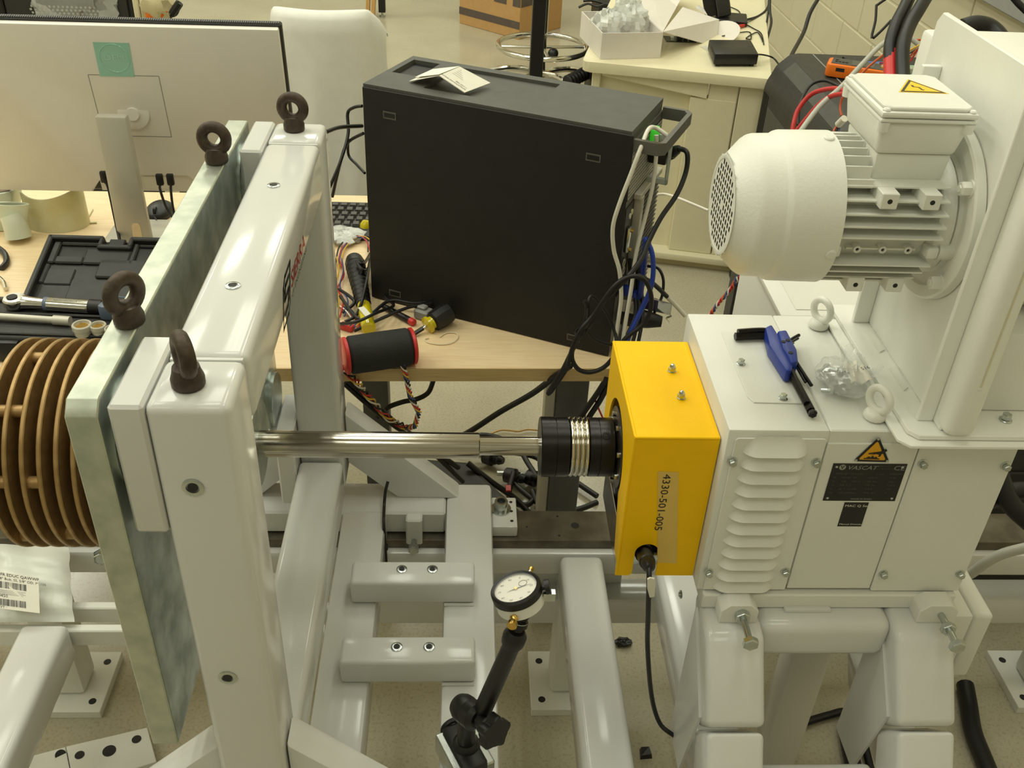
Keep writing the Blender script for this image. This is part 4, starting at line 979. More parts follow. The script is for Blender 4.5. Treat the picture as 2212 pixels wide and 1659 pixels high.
# ---------------------------------------------------------------- torque wrench case
tca = -2.0
CF = Matrix.Translation((-0.7875, 1.4233, 0.7302)) @ Matrix.Rotation(R(tca),4,'Z')
tc_ = thing('tool_case', 'open black moulded tool case lying on the maple desk', 'tool case', CF @ Vector((0.2,0.08,0)))
CW, CD, CH = 0.40, 0.132, 0.045
obj('base_shell', G(CF).box((-0.06,0.012,0),(CW,CD,CH),0.008,3), M['case'], tc_)
obj('base_rim', G(CF).box((-0.055,0.018,CH),(CW-0.006,0.026,CH+0.004),0.0015,1), M['case'], tc_)
obj('bay', G(CF).box((-0.05,0.080,CH),(CW-0.01,0.085,CH+0.006),0.002,1), M['case'], tc_)
obj('front_latch', G(CF).box((-0.002,0.0,0.002),(0.042,0.013,0.040),0.003,2), M['black'], tc_)
obj('hinge', G(CF).cyl((-0.055,CD-0.001,CH+0.001),(CW,CD-0.001,CH+0.001),0.006,n=12), M['case'], tc_)
LF = CF @ Matrix.Translation((0,CD+0.004,CH+0.001)) @ Matrix.Rotation(R(18),4,'X') @ Matrix.Rotation(R(-0.6),4,'Y')
# lid local: x along the hinge, y up the lid, z towards the inside face
LH = 0.166
lid_ = obj('lid_shell', G(LF).box((-0.004,0.0,-0.03),(CW,LH,-0.012),0.006,3), M['case'], tc_)
for a, b in (((-0.004,0,-0.014),(0.006,LH,0.002)),((-0.004,LH-0.010,-0.014),(0.100,LH,0.002)),((0.152,LH-0.010,-0.014),(CW,LH,0.002)),((0.094,LH-0.032,-0.014),(0.158,LH-0.022,0.002)),((0.094,LH-0.03,-0.014),(0.102,LH-0.002,0.002)),((0.150,LH-0.03,-0.014),(0.158,LH-0.002,0.002)),((-0.004,-0.002,-0.014),(CW,0.008,0.0))):
    obj('lid_rim', G(LF).box(a,b,0.002,1), M['case'], tc_)
obj('lid_catch', G(LF).box((0.112,LH-0.022,-0.012),(0.142,LH-0.004,-0.002),0.002,1), M['black'], tc_)
for a, b in (((0.008,0.100,-0.013),(0.022,LH-0.01,-0.006)),((0.022,0.100,-0.013),(0.074,0.118,-0.006)),((0.022,0.148,-0.013),(0.094,LH-0.01,-0.006)),((0.074,0.100,-0.013),(0.158,0.138,-0.006)),((0.158,0.1,-0.013),(0.168,LH-0.01,-0.006)),((0.205,0.09,-0.013),(CW-0.01,LH-0.012,-0.006)),((0.168,0.148,-0.013),(0.205,LH-0.012,-0.006)),((0.106,0.066,-0.013),(0.192,0.112,-0.006)),((0.198,0.055,-0.013),(0.23,0.10,-0.006)),((0.23,0.036,-0.013),(CW-0.01,0.09,-0.006)),((0.006,0.05,-0.013),(0.016,0.10,-0.008)),((0.016,0.048,-0.013),(0.066,0.088,-0.009)),((0.066,0.01,-0.013),(0.150,0.062,-0.009)),((0.016,0.008,-0.013),(0.066,0.014,-0.009)),((0.150,0.008,-0.013),(0.205,0.016,-0.008))):
    obj('lid_moulding', G(LF).box(a,b,0.0025,1), M['case'], tc_)
# wrench
TWZ = CH + 0.012
def cp_(x, y, z=TWZ): return CF @ Vector((x, y, z))
tw = thing('torque_wrench', 'chrome digital torque wrench with blue grey display lying in the open case', 'wrench', cp_(0.1,0.15))
wy = 0.108
wd = 0.010
def wp(t, dz=0): return cp_(0.0+t, wy-0.06*t, TWZ+dz)
obj('ratchet_head', G().lathe(wp(0.0,-0.008),(0,0,1),[(0,0.018),(0.003,0.020),(0.014,0.020),(0.017,0.018)],24), M['chrome'], tw)
obj('drive_button', G().cyl(wp(-0.004,0.009),wp(-0.004,0.0105),0.009,n=18), M['hole'], tw)
obj('neck', G().tube([wp(0.015),wp(0.03),wp(0.055)],(0.013,0.0095),14,3), M['chrome'], tw)
obj('collar', G().cyl(wp(0.053),wp(0.060),0.0125,n=20), M['bluegrey'], tw)
obj('barrel', G().cyl(wp(0.060),wp(0.133),0.0125,n=28), M['chrome'], tw)
text('PROWRENCH', wp(0.072,0.0112)+Vector((0,-0.0055,0.0002)), CF.to_3x3() @ Vector((1,-0.06,0)), CF.to_3x3() @ Vector((0,0.8,0.6)), 0.0045, M['ltext'], tw, 'engraving', 0, 0.0003, 1.0)
obj('grip_ring', G().cyl(wp(0.133),wp(0.156),0.0135,n=24), M['rubber'], tw)
WF = CF @ Matrix.Translation((0.156,wy-0.0095,TWZ)) @ Matrix.Rotation(R(-3.5),4,'Z')
obj('display_body', G(WF).prism([(0,-0.020,-0.012),(0.010,-0.024,-0.012),(0.105,-0.022,-0.012),(0.105,0.016,-0.012),(0.018,0.019,-0.012),(0.004,0.012,-0.012)],(0,0,0.028),0.004,2), M['bluegrey'], tw)
obj('display_frame', G(WF).box((0.024,-0.015,0.0162),(0.068,0.011,0.0172),0.001,1), M['black'], tw)
obj('display', G(WF).box((0.027,-0.012,0.0172),(0.065,0.008,0.0176)), M['screen'], tw, 0)
xb = thing('extension_bar', 'silver extension bar lying in the front of the tool case', 'tool', cp_(0.03,0.10))
obj('bar', G().cyl(cp_(-0.055,0.066,CH+0.008),cp_(0.085,0.058,CH+0.008),0.0062,n=18), M['silver'], xb)
obj('socket_end', G().cyl(cp_(0.085,0.058,CH+0.008),cp_(0.114,0.056,CH+0.008),0.0085,n=20), M['silver'], xb)
for i, (px, py, r_, lab) in enumerate(((176,702,0.0165,'largest chrome socket standing in the tool case'),(211,703,0.0138,'middle chrome socket standing in the tool case'),(240,708,0.0125,'smallest chrome socket, half hidden behind the steel plate edge'))):
    c = Vector([(-0.6406, 1.4454, 0.7960),(-0.6149, 1.4480, 0.7940),(-0.5903, 1.4415, 0.7920)][i])
    so = thing('socket', lab, 'socket', (c.x,c.y,0.776), 'sockets in the tool case')
    hh = c.z - 0.7764
    obj('body', G().lathe((c.x,c.y,0.7764),(0,0,1),[(0,r_*0.86),(hh*0.45,r_*0.9),(hh*0.55,r_),(hh-0.0012,r_),(hh,r_*0.94),(hh,r_*0.78),(hh-0.004,r_*0.70)],28), M['silver'], so)
    obj('hex_bore', G().lathe((c.x,c.y,c.z-0.0038),(0,0,1),[(0,r_*0.70),(0.0004,r_*0.70)],6), M['brass'], so)

# ---------------------------------------------------------------- pale printed parts at the far left of the desk
pr_ = thing('resin_shroud', 'cream coloured curved resin shroud standing on the desk under the monitor', 'resin part', (-0.8486, 1.9176, 0.7300))
c = Vector((-0.8663, 1.9363, 0.7303))
def shroud(u, v):
    a = R(-150+210*u); r_ = 0.062*(1+0.02*math.sin(6*u))
    h = 0.083*(1 - 0.10*math.sin(u*7)*v) 
    return (c.x+math.cos(a)*r_*1.05, c.y+0.03+math.sin(a)*r_*0.75, 0.7303+h*v)
obj('wall', G().grid(shroud,36,8), M['cell'], pr_, 60, solid=0.0035)
obj('spigot', G().tube([c+Vector((-0.052,-0.055,0.008)),c+Vector((-0.055,-0.05,0.03)),c+Vector((-0.062,-0.042,0.05))],(0.026,0.022),22,3), M['resin2'], pr_)
p2 = thing('resin_funnel', 'pale green flattened resin funnel at the left edge of the desk', 'resin part', (-0.9212, 1.8814, 0.7300))
q = Vector((-0.9160, 1.8984, 0.7303))
def fun(u, v):
    a = 2*math.pi*u; w_ = 0.014+0.026*v; dpt = 0.016-0.006*v
    return (q.x-0.012+math.cos(a)*w_, q.y+math.sin(a)*dpt, 0.7303+0.075*v)
obj('funnel_wall', G().grid(fun,28,6), M['resin2'], p2, 60, solid=0.003)
p3 = thing('resin_bracket', 'pale resin duct with an open brown mouth at the left edge', 'resin part', (-0.9699, 1.9229, 0.7300))
q = Vector((-0.9697, 1.9402, 0.7303))
obj('duct_body', G().hexa([q+Vector((-0.03,-0.02,0)),q+Vector((0.02,-0.02,0)),q+Vector((0.02,0.03,0)),q+Vector((-0.03,0.03,0))],[q+Vector((-0.045,-0.025,0.075)),q+Vector((0.035,-0.005,0.085)),q+Vector((0.045,0.035,0.09)),q+Vector((-0.045,0.035,0.085))],0.004,2), M['resin2'], p3)
obj('duct_mouth', G().face([q+Vector((-0.038,-0.018,0.0775)),q+Vector((0.029,-0.001,0.0865)),q+Vector((0.036,0.030,0.0908)),q+Vector((-0.038,0.030,0.0868))]), mat('brown_shade_core',(120,100,84),0.7), p3, 0, solid=0.0006)
p4 = thing('plastic_strip', 'short cream plastic strip lying on the desk beside the resin shroud', 'strip', (-0.7997, 1.9769, 0.7300))
obj('strip', G().tube([(-0.8092, 1.9675, 0.7320),(-0.7887, 1.9709, 0.7320)],0.0022,8,1), M['cell'], p4)
obj('strip', G().tube([(-0.8140, 1.9859, 0.7320),(-0.8184, 2.0383, 0.7320)],0.0018,8,1), M['cell'], p4)
sc1 = thing('scissors', 'black handled pliers at the left edge of the desk', 'pliers', (-0.9195, 1.7981, 0.7300))
obj('handle', G().tube([(-0.9426, 1.8326, 0.7380),(-0.9191, 1.8069, 0.7380),(-0.9040, 1.7752, 0.7360),(-0.9052, 1.7497, 0.7350)],0.006,10), M['black'], sc1)
obj('jaw', G().tube([(-0.8933, 1.7102, 0.7360),(-0.8768, 1.6904, 0.7370),(-0.8647, 1.6671, 0.7360)],0.004,8), M['chrome'], sc1)

# ================================================================ background
cabang = math.degrees(math.atan2(0.974, 0.2246)) - 90
KB = Matrix.Translation((1.011,3.174,0.0)) @ Matrix.Rotation(R(cabang),4,'Z')     # local -x along the front, +y to the back
cab = thing('cabinet', 'cream laminate cabinet with rounded worktop at the back of the room', 'cabinet', KB @ Vector((-0.3,0.5,0)))
ct = [(-0.60,0.0)] + [( -0.60-0.03*math.sin(R(a)), 0.03-0.03*math.cos(R(a))) for a in (20,45,70,90)] + [(-0.63,1.35),(0.0,1.35),(0.0,0.0)]
obj('worktop', G(KB).prism([(x,y,0.685) for x, y in ct],(0,0,0.035),0.002), M['cream'], cab)
obj('side_panel', G(KB).box((-0.595,0.03,0.055),(-0.565,1.3,0.685),0.003,1), M['cream'], cab)
obj('front_panel', G(KB).box((-0.565,0.055,0.055),(-0.255,0.07,0.685)), M['cream'], cab)
obj('slanted_lip', G(KB).prism([(-0.56,0.02,0.684),(-0.56,0.02,0.672),(-0.20,0.02,0.628),(-0.20,0.02,0.684)],(0,0.034,0),0.002), M['cream'], cab)
obj('stile', G(KB).box((-0.255,0.025,0.055),(-0.0995,0.07,0.628),0.003,1), M['cream'], cab)
obj('stile', G(KB).box((-0.197,0.026,0.60),(-0.0995,0.07,0.6845),0.003,1), M['cream'], cab)
obj('end_panel', G(KB).box((-0.0955,0.026,0.055),(-0.004,1.3,0.6845),0.003,1), M['cream'], cab)
obj('plinth', G(KB).box((-0.60,-0.01,0.03),(0.0,1.3,0.055),0.004,2), M['cream'], cab)
obj('plinth_base', G(KB).box((-0.59,0.02,0.0),(-0.01,1.28,0.03)), M['cream2'], cab)

wbx = thing('packing_box', 'open white card box full of bubble wrap on the cream cabinet', 'box', (0.5515, 3.5061, 0.7205))
A_, B_, C_ = Vector((0.4622, 3.3413, 0.7205)), Vector((0.6713, 3.3794, 0.7205)), Vector((0.4192, 3.6216, 0.7205))
D_ = B_ + (C_-A_); H_ = Vector((0,0,0.086))
def wall(a, b, name='side'):
    n = (b-a).cross(Vector((0,0,1))).normalized()*0.0015
    obj(name, G().hexa([a-n,b-n,b+n,a+n],[a-n+H_,b-n+H_,b+n+H_,a+n+H_]), M['card'], wbx, 0)
wall(A_,B_); wall(A_,C_); wall(C_,D_); wall(B_,D_)
obj('bottom', G().prism([A_,B_,D_,C_],(0,0,0.002)), M['card'], wbx, 0)
def sheet(name, pts, m, parent, t=0.002):
    return obj(name, G().face([Vector(q) for q in pts]), M[m], parent, 0, solid=t)
Bt = B_+H_; Dt = D_+H_; Ct_ = C_+H_
sheet('side_flap', [Bt, (0.9319, 3.6573, 0.6868), (0.9512, 3.7554, 0.7604), (0.8273, 3.8490, 0.7788)], 'card', wbx)
def tuck(n=14):
    a = Vector((0.9353, 3.6581, 0.6884)); b = Vector((0.9513, 3.7524, 0.7561)); o = []
    e2 = Vector((1.0054, 3.6030, 0.7208)) - a
    for i in range(n+1):
        t = math.pi*i/n
        o.append((a+b)/2 + (b-a)/2*-math.cos(t) + e2*math.sin(t)*0.95)
    return o
sheet('tuck_flap', tuck(), 'card', wbx)
sheet('lid', [Dt, Bt, (0.8126, 3.8819, 0.7721), (0.9107, 4.1452, 0.8106), (0.7576, 4.2566, 0.7814)], 'card', wbx)
sheet('inner_flap', [(0.8954, 3.9300, 0.7615), (0.9276, 3.8501, 0.7545), (0.9278, 3.9267, 0.7598), (0.9155, 3.9771, 0.7612)], 'card', wbx)
rnd = random.Random(3)
def crumple(c, r, seed, n=22, m=14, amp=0.35):
    q = random.Random(seed); ph = [q.uniform(0,6.3) for _ in range(9)]
    def fn(u, v):
        a = 2*math.pi*u; b = math.pi*v
        d = 1 + amp*(0.34*math.sin(5*a+ph[0]+3*b)+0.26*math.sin(9*a+ph[1])*math.sin(6*b+ph[2])+0.3*math.sin(3*a+ph[3])*math.cos(4*b+ph[4])+0.2*math.sin(13*a+7*b+ph[5]))
        return (c[0]+r[0]*d*math.sin(b)*math.cos(a), c[1]+r[1]*d*math.sin(b)*math.sin(a), c[2]+r[2]*d*math.cos(b))
    g = G().grid(fn, n, m)
    bmesh.ops.remove_doubles(g.bm, verts=g.bm.verts[:], dist=1e-5)
    return g
bw = thing('bubble_wrap', 'crumpled clear bubble wrap heaped in the white box', 'bubble wrap', (0.5324, 3.3901, 0.7600))
bc = (A_+B_+C_+D_)/4
for i, (dx, dy, dz, r_) in enumerate(((-0.05,-0.02,0.075,(0.055,0.06,0.05)),(0.035,0.01,0.085,(0.06,0.055,0.055)),(0.02,0.04,0.12,(0.045,0.04,0.05)))):
    obj('wrap_fold', crumple(bc+Vector((dx,dy,dz)), r_, i+3), M['bubble'], bw, 20)
ba = thing('power_adapter', 'black power adapter standing on small feet at the cabinet front edge', 'adapter', (0.9376, 3.3802, 0.7205))
P0, P1, P2 = Vector((0.8386, 3.2915, 0.7280)), Vector((0.9911, 3.3070, 0.7280)), Vector((0.8538, 3.4670, 0.7280))
P3 = P1+(P2-P0); hv = Vector((0,0,0.036))
obj('body', G().hexa([P0,P1,P3,P2],[P0+hv,P1+hv,P3+hv,P2+hv],0.004,2), M['black'], ba)
for q in (P0.lerp(P3,0.1),P1.lerp(P2,0.1)):
    obj('foot', G().box((q.x-0.006,q.y-0.006,0.7205),(q.x+0.006,q.y+0.006,0.7285)), M['black'], ba)
obj('lead', G().tube([P1+Vector((0.0,0.05,0.02)),P1+Vector((0.03,0.05,0.02)),(1.0733, 3.4062, 0.7250),(1.0742, 3.3290, 0.7240)],0.003,6), M['rubber'], ba)
cbd = thing('circuit_board', 'small green black circuit board half hidden under the white flap', 'circuit board', (0.7873, 3.6216, 0.7205))
q = Vector((0.7840, 3.6030, 0.7205))
obj('board', G().box((q.x-0.055,q.y-0.02,0.7205),(q.x+0.055,q.y+0.05,0.723)), mat('dark_green_board',(52,66,60),0.4), cbd)
for dx, s_ in ((-0.04,0.012),(-0.015,0.018),(0.01,0.012),(0.032,0.016)):
    obj('component', G().box((q.x+dx,q.y-0.015,0.723),(q.x+dx+s_,q.y+0.01,0.723+s_)), M['zinc'] if dx < -0.03 else M['black'], cbd)
fs = thing('clear_tray', 'thin clear plastic tray lying beside the black power adapter', 'tray', (0.8785, 3.4848, 0.7205))
sheet('sheet', [(0.8405, 3.5293, 0.7230),(0.8664, 3.5497, 0.7230),(0.9127, 3.4016, 0.7230),(0.8752, 3.4086, 0.7230)], 'film', fs, 0.001)
dk = thing('black_dock', 'black angular device behind the white flap on the cabinet', 'device', (1.0104, 3.9415, 0.7205))
P0 = Vector((0.9876, 3.8699, 0.7205))
obj('stand', G(Matrix.Translation(P0)@Matrix.Rotation(R(-12),4,'Z')).box((-0.02,-0.03,0),(0.10,0.10,0.02),0.003,1), M['black'], dk)
obj('body', G(Matrix.Translation(P0)@Matrix.Rotation(R(-12),4,'Z')@Matrix.Rotation(R(-18),4,'Y')).box((-0.005,0.0,0.02),(0.045,0.10,0.17),0.004,1), M['dark2'], dk)
obj('panel', G(Matrix.Translation(P0)@Matrix.Rotation(R(-12),4,'Z')@Matrix.Rotation(R(-18),4,'Y')).box((-0.055,0.05,0.02),(-0.006,0.12,0.16),0.004,1), M['black'], dk)
rc = thing('red_clip', 'small red orange plastic clip behind the white card flap', 'clip', (1.0493, 3.8305, 0.7205))
obj('clip', G().tube([(1.0111, 3.7616, 0.7270),(1.0319, 3.7852, 0.7300),(1.0675, 3.8209, 0.7270)],0.006,8), M['red'], rc)
def cable(name, label, pts, r, m='rubber', n=7, sub=6, group=None):
    g = G().tube([Vector(q) for q in pts], r, n, sub)
    o = obj(name, g, M[m], None, 60)
    return setp(o, label, 'cable', group)
cable('thin_cable','thin black cable curling over the cabinet top towards the wall',[(0.9512, 3.6706, 0.7240),(1.0345, 3.7307, 0.7240),(1.0708, 3.7350, 0.7240),(1.0527, 3.6453, 0.7240),(1.0379, 3.6559, 0.7240),(1.0999, 3.7385, 0.7240),(1.0895, 3.6130, 0.7240)],0.0022,n=6)
cable('thin_cable','thin black cable running along the back edge of the cabinet top',[(1.0781, 4.1249, 0.7240),(1.1022, 4.0464, 0.7240),(1.0741, 3.9011, 0.7240),(1.0960, 3.8029, 0.7240),(1.1111, 3.7271, 0.7240),(1.0837, 3.5764, 0.7240)],0.0022,n=6)
cable('black_lead','black lead sweeping from the dock up the block wall',[(0.9433, 3.7613, 0.7300),(1.0601, 3.8492, 0.7350),(1.1738, 4.0052, 0.7204),(1.2412, 4.1302, 0.7317),(1.2750, 4.2796, 0.7752)],0.005,n=7)
cable('black_lead','straight pair of black leads hanging down the block wall behind the cabinet',[(1.2165, 4.0707, 0.8195),(1.2003, 3.9668, 0.7554),(1.1908, 3.8844, 0.7232),(1.1507, 3.7682, 0.6920),(1.1413, 3.7372, 0.6813)],0.005,n=7)
cable('black_lead','black lead hanging beside the pair down the block wall',[(1.2172, 4.0918, 0.8149),(1.2010, 3.9876, 0.7504),(1.1713, 3.8749, 0.7076),(1.1444, 3.7473, 0.6786)],0.004,n=7)
cable('black_lead','thick black lead running diagonally down the block wall to the dark case',[(1.2890, 3.6796, 0.8765),(1.2353, 3.5934, 0.8345),(1.1957, 3.5039, 0.7892),(1.0904, 3.2628, 0.7823),(1.0512, 3.1516, 0.7937)],0.007,n=8)
cable('black_lead','black lead dropping in a V across the block wall',[(1.4370, 3.4118, 0.9429),(1.3921, 3.3957, 0.9153),(1.3875, 3.3923, 0.9100),(1.3850, 3.3649, 0.8700),(1.3733, 3.3325, 0.8219),(1.3996, 3.3422, 0.8384),(1.4381, 3.3638, 0.8735)],0.0045,n=7,sub=3)
cable('black_lead','two short black leads at the top edge behind the cabinet',[(1.1637, 4.3666, 0.7145),(1.1796, 4.2170, 0.6754),(1.1794, 4.2258, 0.6881),(1.2312, 4.3619, 0.7140)],0.004,n=6,sub=3)
cable('tangled_lead','black leads tangled behind the white box near the top edge',[(0.5125, 4.5697, 0.5948),(0.5539, 4.5776, 0.6103),(0.5957, 4.5690, 0.6017),(0.6371, 4.5746, 0.6137),(0.6789, 4.5636, 0.6017),(0.5850, 4.5836, 0.6218),(0.5330, 4.5855, 0.6197)],0.006,n=6)
bd = thing('black_drawer_unit', 'black equipment box at the top edge behind the chrome stool', 'box', (0.5611, 5.8415, 0.3000))
obj('case', G().box((0.66,5.0,0.0),(0.86,5.3,0.52),0.01,2), M['black'], bd)
for i in range(3):
    obj('knob', G().cyl((0.70+0.03*i,4.998,0.47),(0.70+0.03*i,4.988,0.47),0.008,n=12), M['silver'], bd)

# stool
so_ = Vector((0.4137, 5.2518, 0.2300)); 
stl = thing('stool', 'chrome drafting stool base with round foot ring and castors', 'stool', (so_.x,so_.y,0))
obj('foot_ring', G().torus((so_.x,so_.y,0.23),(0,0,1),0.235,0.014,56,10), M['chrome'], stl, 60)
for a in (5,95,185,275):
    obj('spoke', G().cyl((so_.x,so_.y,0.225),(so_.x+0.235*math.cos(R(a)),so_.y+0.235*math.sin(R(a)),0.228),0.008,n=10), M['chrome'], stl)
obj('column', G().cyl((so_.x,so_.y,0.06),(so_.x,so_.y,0.60),0.022,n=18), M['chrome'], stl)
obj('knob', G().ball((so_.x+0.05,so_.y-0.09,0.22),0.028,14,8), M['black'], stl)
for k in range(5):
    a = R(20+72*k); d = Vector((math.cos(a),math.sin(a),0)); c = Vector((so_.x,so_.y,0))
    obj('base_leg', G().tube([c+Vector((0,0,0.09)),c+d*0.15+Vector((0,0,0.10)),c+d*0.28+Vector((0,0,0.07))],0.017,10,4), M['chrome'], stl)
    obj('castor', G().cyl(c+d*0.28+Vector((-0.012,0,0.027)),c+d*0.28+Vector((0.012,0,0.027)),0.0265,n=16), M['black'], stl)
obj('seat', G().lathe((so_.x,so_.y,0.60),(0,0,1),[(0,0.15),(0.02,0.19),(0.06,0.19),(0.075,0.17)],32), M['black'], stl)
# upright black post
pp = (0.2215, 3.3000, 0.7374)
ps = thing('black_post', 'upright square black post rising behind the computer tower', 'post', (pp[0]+0.02,3.3,0))
obj('post', G().box((pp[0],3.3,0.012),(pp[0]+0.044,3.344,2.0),0.003,1), M['black'], ps)
obj('foot', G().box((pp[0]-0.06,3.25,0.0),(pp[0]+0.10,3.41,0.012),0.003,1), M['black'], ps)
# corrugated hose
cable2 = []
h0, h1 = Vector((0.5381, 5.0696, 0.1000)), Vector((0.7381, 5.2614, 0.1400))
vh = thing('vacuum_hose', 'black corrugated vacuum hose on the floor behind the tower', 'hose', h0)
pf = []
Lh = (h1-h0).length
for i in range(49):
    pf.append((Lh*i/48, 0.030+(0.006 if i % 4 in (1,2) else 0)))
obj('hose', G().lathe(h0,h1-h0,pf,20), M['rubber'], vh, 50)
obj('floor_tool', G().hexa([h0+Vector((-0.30,-0.02,-0.10)),h0+Vector((0.02,-0.05,-0.10)),h0+Vector((0.02,0.05,-0.10)),h0+Vector((-0.30,0.05,-0.10))],[h0+Vector((-0.28,-0.01,-0.03)),h0+Vector((0.02,-0.03,0.0)),h0+Vector((0.02,0.03,0.0)),h0+Vector((-0.28,0.03,-0.03))],0.01,2), M['chrome'], vh)
# cardboard box
c0, c1 = Vector((0.3399, 6.2114, 0.0000)), Vector((-0.0335, 6.5570, 0.0000))
uv = (c1-c0); un = uv.normalized(); pn = Vector((-un.y,un.x,0)); pn = pn if pn.y > 0 else -pn
cb = thing('cardboard_box', 'brown cardboard box with dark printed bands on the far floor', 'box', c0.lerp(c1,0.5))
BH = 0.62; dpt = 0.42
bsh = obj('carton', G().hexa([c0,c1,c1+pn*dpt,c0+pn*dpt],[q+Vector((0,0,BH)) for q in (c0,c1,c1+pn*dpt,c0+pn*dpt)],0.003,1), M['kraft'], cb)
fnn = -pn*0.002
def band(a, b, z0_, z1_, t0=0.0, t1=1.0, m='kraftdark', name='printed_band', parent=bsh):
    p = [a.lerp(b,t0)+Vector((0,0,z0_)), a.lerp(b,t1)+Vector((0,0,z0_)), a.lerp(b,t1)+Vector((0,0,z1_)), a.lerp(b,t0)+Vector((0,0,z1_))]
    n = (b-a).cross(Vector((0,0,1))).normalized()
    if n.dot(Vector((0,-1,0))) < 0: n = -n
    obj(name, G().prism([q+n*0.0005 for q in p], n*0.001), M[m], parent, 0)
band(c0,c1,0.06,0.105); band(c0,c1,0.19,0.30,0.0,0.12); band(c0,c1,0.19,0.30,0.22,0.42)
cR = c0+pn*dpt
band(cR,c0,0.19,0.30,0.55,0.98)
text('60 x 40 x 62 CM', c1.lerp(c0,0.10)+Vector((0,0,0.225))+(-pn)*0.003, -un, (0,0,1), 0.028, M['kraftdark'], bsh, 'print', 0, 0.0005, 1.0)
# far wooden frame and table leg
wf = thing('wooden_trestle', 'pair of pine trestle legs standing on the far floor', 'trestle', (-0.6207, 6.6209, 0.0000))
a = Vector((-0.6296, 6.6198, 0.0000)); 
for dx in (0.0, 0.035):
    b = a + Vector((dx,0.0,0))
    obj('leg', G().hexa([b+Vector((-0.012,-0.03,0)),b+Vector((0.012,-0.03,0)),b+Vector((0.012,0.03,0)),b+Vector((-0.012,0.03,0))],[b+Vector((0.06,-0.03,0.9)),b+Vector((0.085,-0.03,0.9)),b+Vector((0.085,0.03,0.9)),b+Vector((0.06,0.03,0.9))]), M['wood'], wf)
tl = thing('far_table_leg', 'black table leg with levelling foot on the far floor', 'table leg', (-0.5363, 6.6550, 0.0000))
a = Vector((-0.5363, 6.6550, 0.0000))
obj('tube', G().box((a.x-0.022,a.y-0.022,0.03),(a.x+0.022,a.y+0.022,0.8),0.003,1), M['black'], tl)
obj('foot', G().lathe((a.x,a.y,0),(0,0,1),[(0,0.02),(0.012,0.02),(0.014,0.007),(0.03,0.007)],14), M['zinc'], tl)

# ---------------------------------------------------------------- top left corner
pa = thing('dark_bin', 'dark plastic bin with clear bag at the top left corner', 'bin', (-1.3,3.0,0))
l_, r2 = (-1.3077, 2.9500, 0.9036), (-0.9591, 2.9500, 0.9071)
obj('bin_wall', G().box((l_[0],2.95,0.0),(r2[0],2.97,l_[2]+0.15),0.004,1), M['dark2'], pa)
obj('bin_side', G().box((r2[0]+0.001,2.945,0.0),(r2[0]+0.02,3.3,l_[2]+0.15),0.004,1), M['black'], pa)
obj('bin_side', G().box((l_[0]-0.02,2.945,0.0),(l_[0]-0.001,3.3,l_[2]+0.15),0.004,1), M['black'], pa)
zl = l_[2]
g = G()
for r_ in range(14):
    for c_ in range(46):
        if (c_ > 20+r_*0.0+ (8 if r_ > 6 else 0) and r_ < 8) : continue
        x_ = l_[0]+0.07+c_*0.0125+0.004*(r_%2); z_ = zl+0.0+r_*0.009
        if x_ > r2[0]-0.09: continue
        if 3 < r_ < 7: continue
        g.box((x_,2.9485,z_),(x_+0.006,2.9499,z_+0.0055))
obj('dotted_pattern', g, M['gwire'], pa, 0, kind='stuff')
obj('clear_bag', crumple((r2[0]-0.15,2.945,zl+0.06),(0.12,0.012,0.08),9), M['film'], pa, 20)
bb = thing('blue_label_box', 'blue and white packet at the extreme top left edge', 'packet', (-1.4299, 3.2000, 0.8430))
q = (-1.4285, 3.2000, 0.8430)
obj('packet', G().box((q[0]-0.05,3.2,0.0),(q[0]+0.02,3.25,q[2]+0.2),0.004,1), M['paper'], bb)
obj('blue_band', G().box((q[0]-0.0502,3.1985,q[2]+0.02),(q[0]+0.0202,3.1999,q[2]+0.045)), M['blue'], bb, 0)
q0 = (-0.9147, 2.8500, 0.9287); q1 = (-0.8847, 2.8500, 0.9271)
po2 = thing('beige_upright', 'beige double upright profile at the top left behind the monitor', 'upright', (q0[0]+0.02,2.86,0))
obj('profile', G().box((q0[0],2.85,0),(q0[0]+0.016,2.89,1.6),0.003,1), M['cream'], po2)
obj('profile', G().box((q0[0]+0.019,2.85,0),(q0[0]+0.034,2.89,1.6),0.003,1), M['cream'], po2)
oc = thing('orange_clamp', 'orange bag strap and black buckle hooked on the beige upright', 'clamp', (-0.8449, 2.8300, 0.9532))
g0 = Vector((-0.8778, 2.8400, 0.9596))
obj('hook', G().tube([g0,Vector((-0.8565, 2.8200, 0.9431)),Vector((-0.8376, 2.8200, 0.9437))],0.006,8), M['black'], oc)
obj('orange_sleeve', G().hexa([(-0.8785, 2.8300, 0.9398),(-0.8441, 2.8300, 0.9347),(-0.8135, 2.8300, 0.9616),(-0.8772, 2.8300, 0.9620)],[(-0.8691, 2.8000, 0.9477),(-0.8352, 2.8000, 0.9426),(-0.8049, 2.8000, 0.9692),(-0.8679, 2.8000, 0.9696)],0.004,2), M['orange'], oc)
obj('bag', crumple(Vector((-0.8401, 2.8200, 0.9827)),(0.045,0.03,0.045),12,18,10,0.3), M['cream2'], oc, 30)
obj('rod', G().tube([(-0.8335, 2.8100, 0.9537),(-0.7959, 2.8100, 0.9549),(-0.7811, 2.8100, 0.9700),(-0.7787, 2.8100, 0.9943)],0.004,7), M['black'], oc)
obj('buckle', G().tube([(-0.7989, 2.8100, 0.9597),(-0.7745, 2.8100, 0.9896)],0.011,8,1), M['black'], oc)

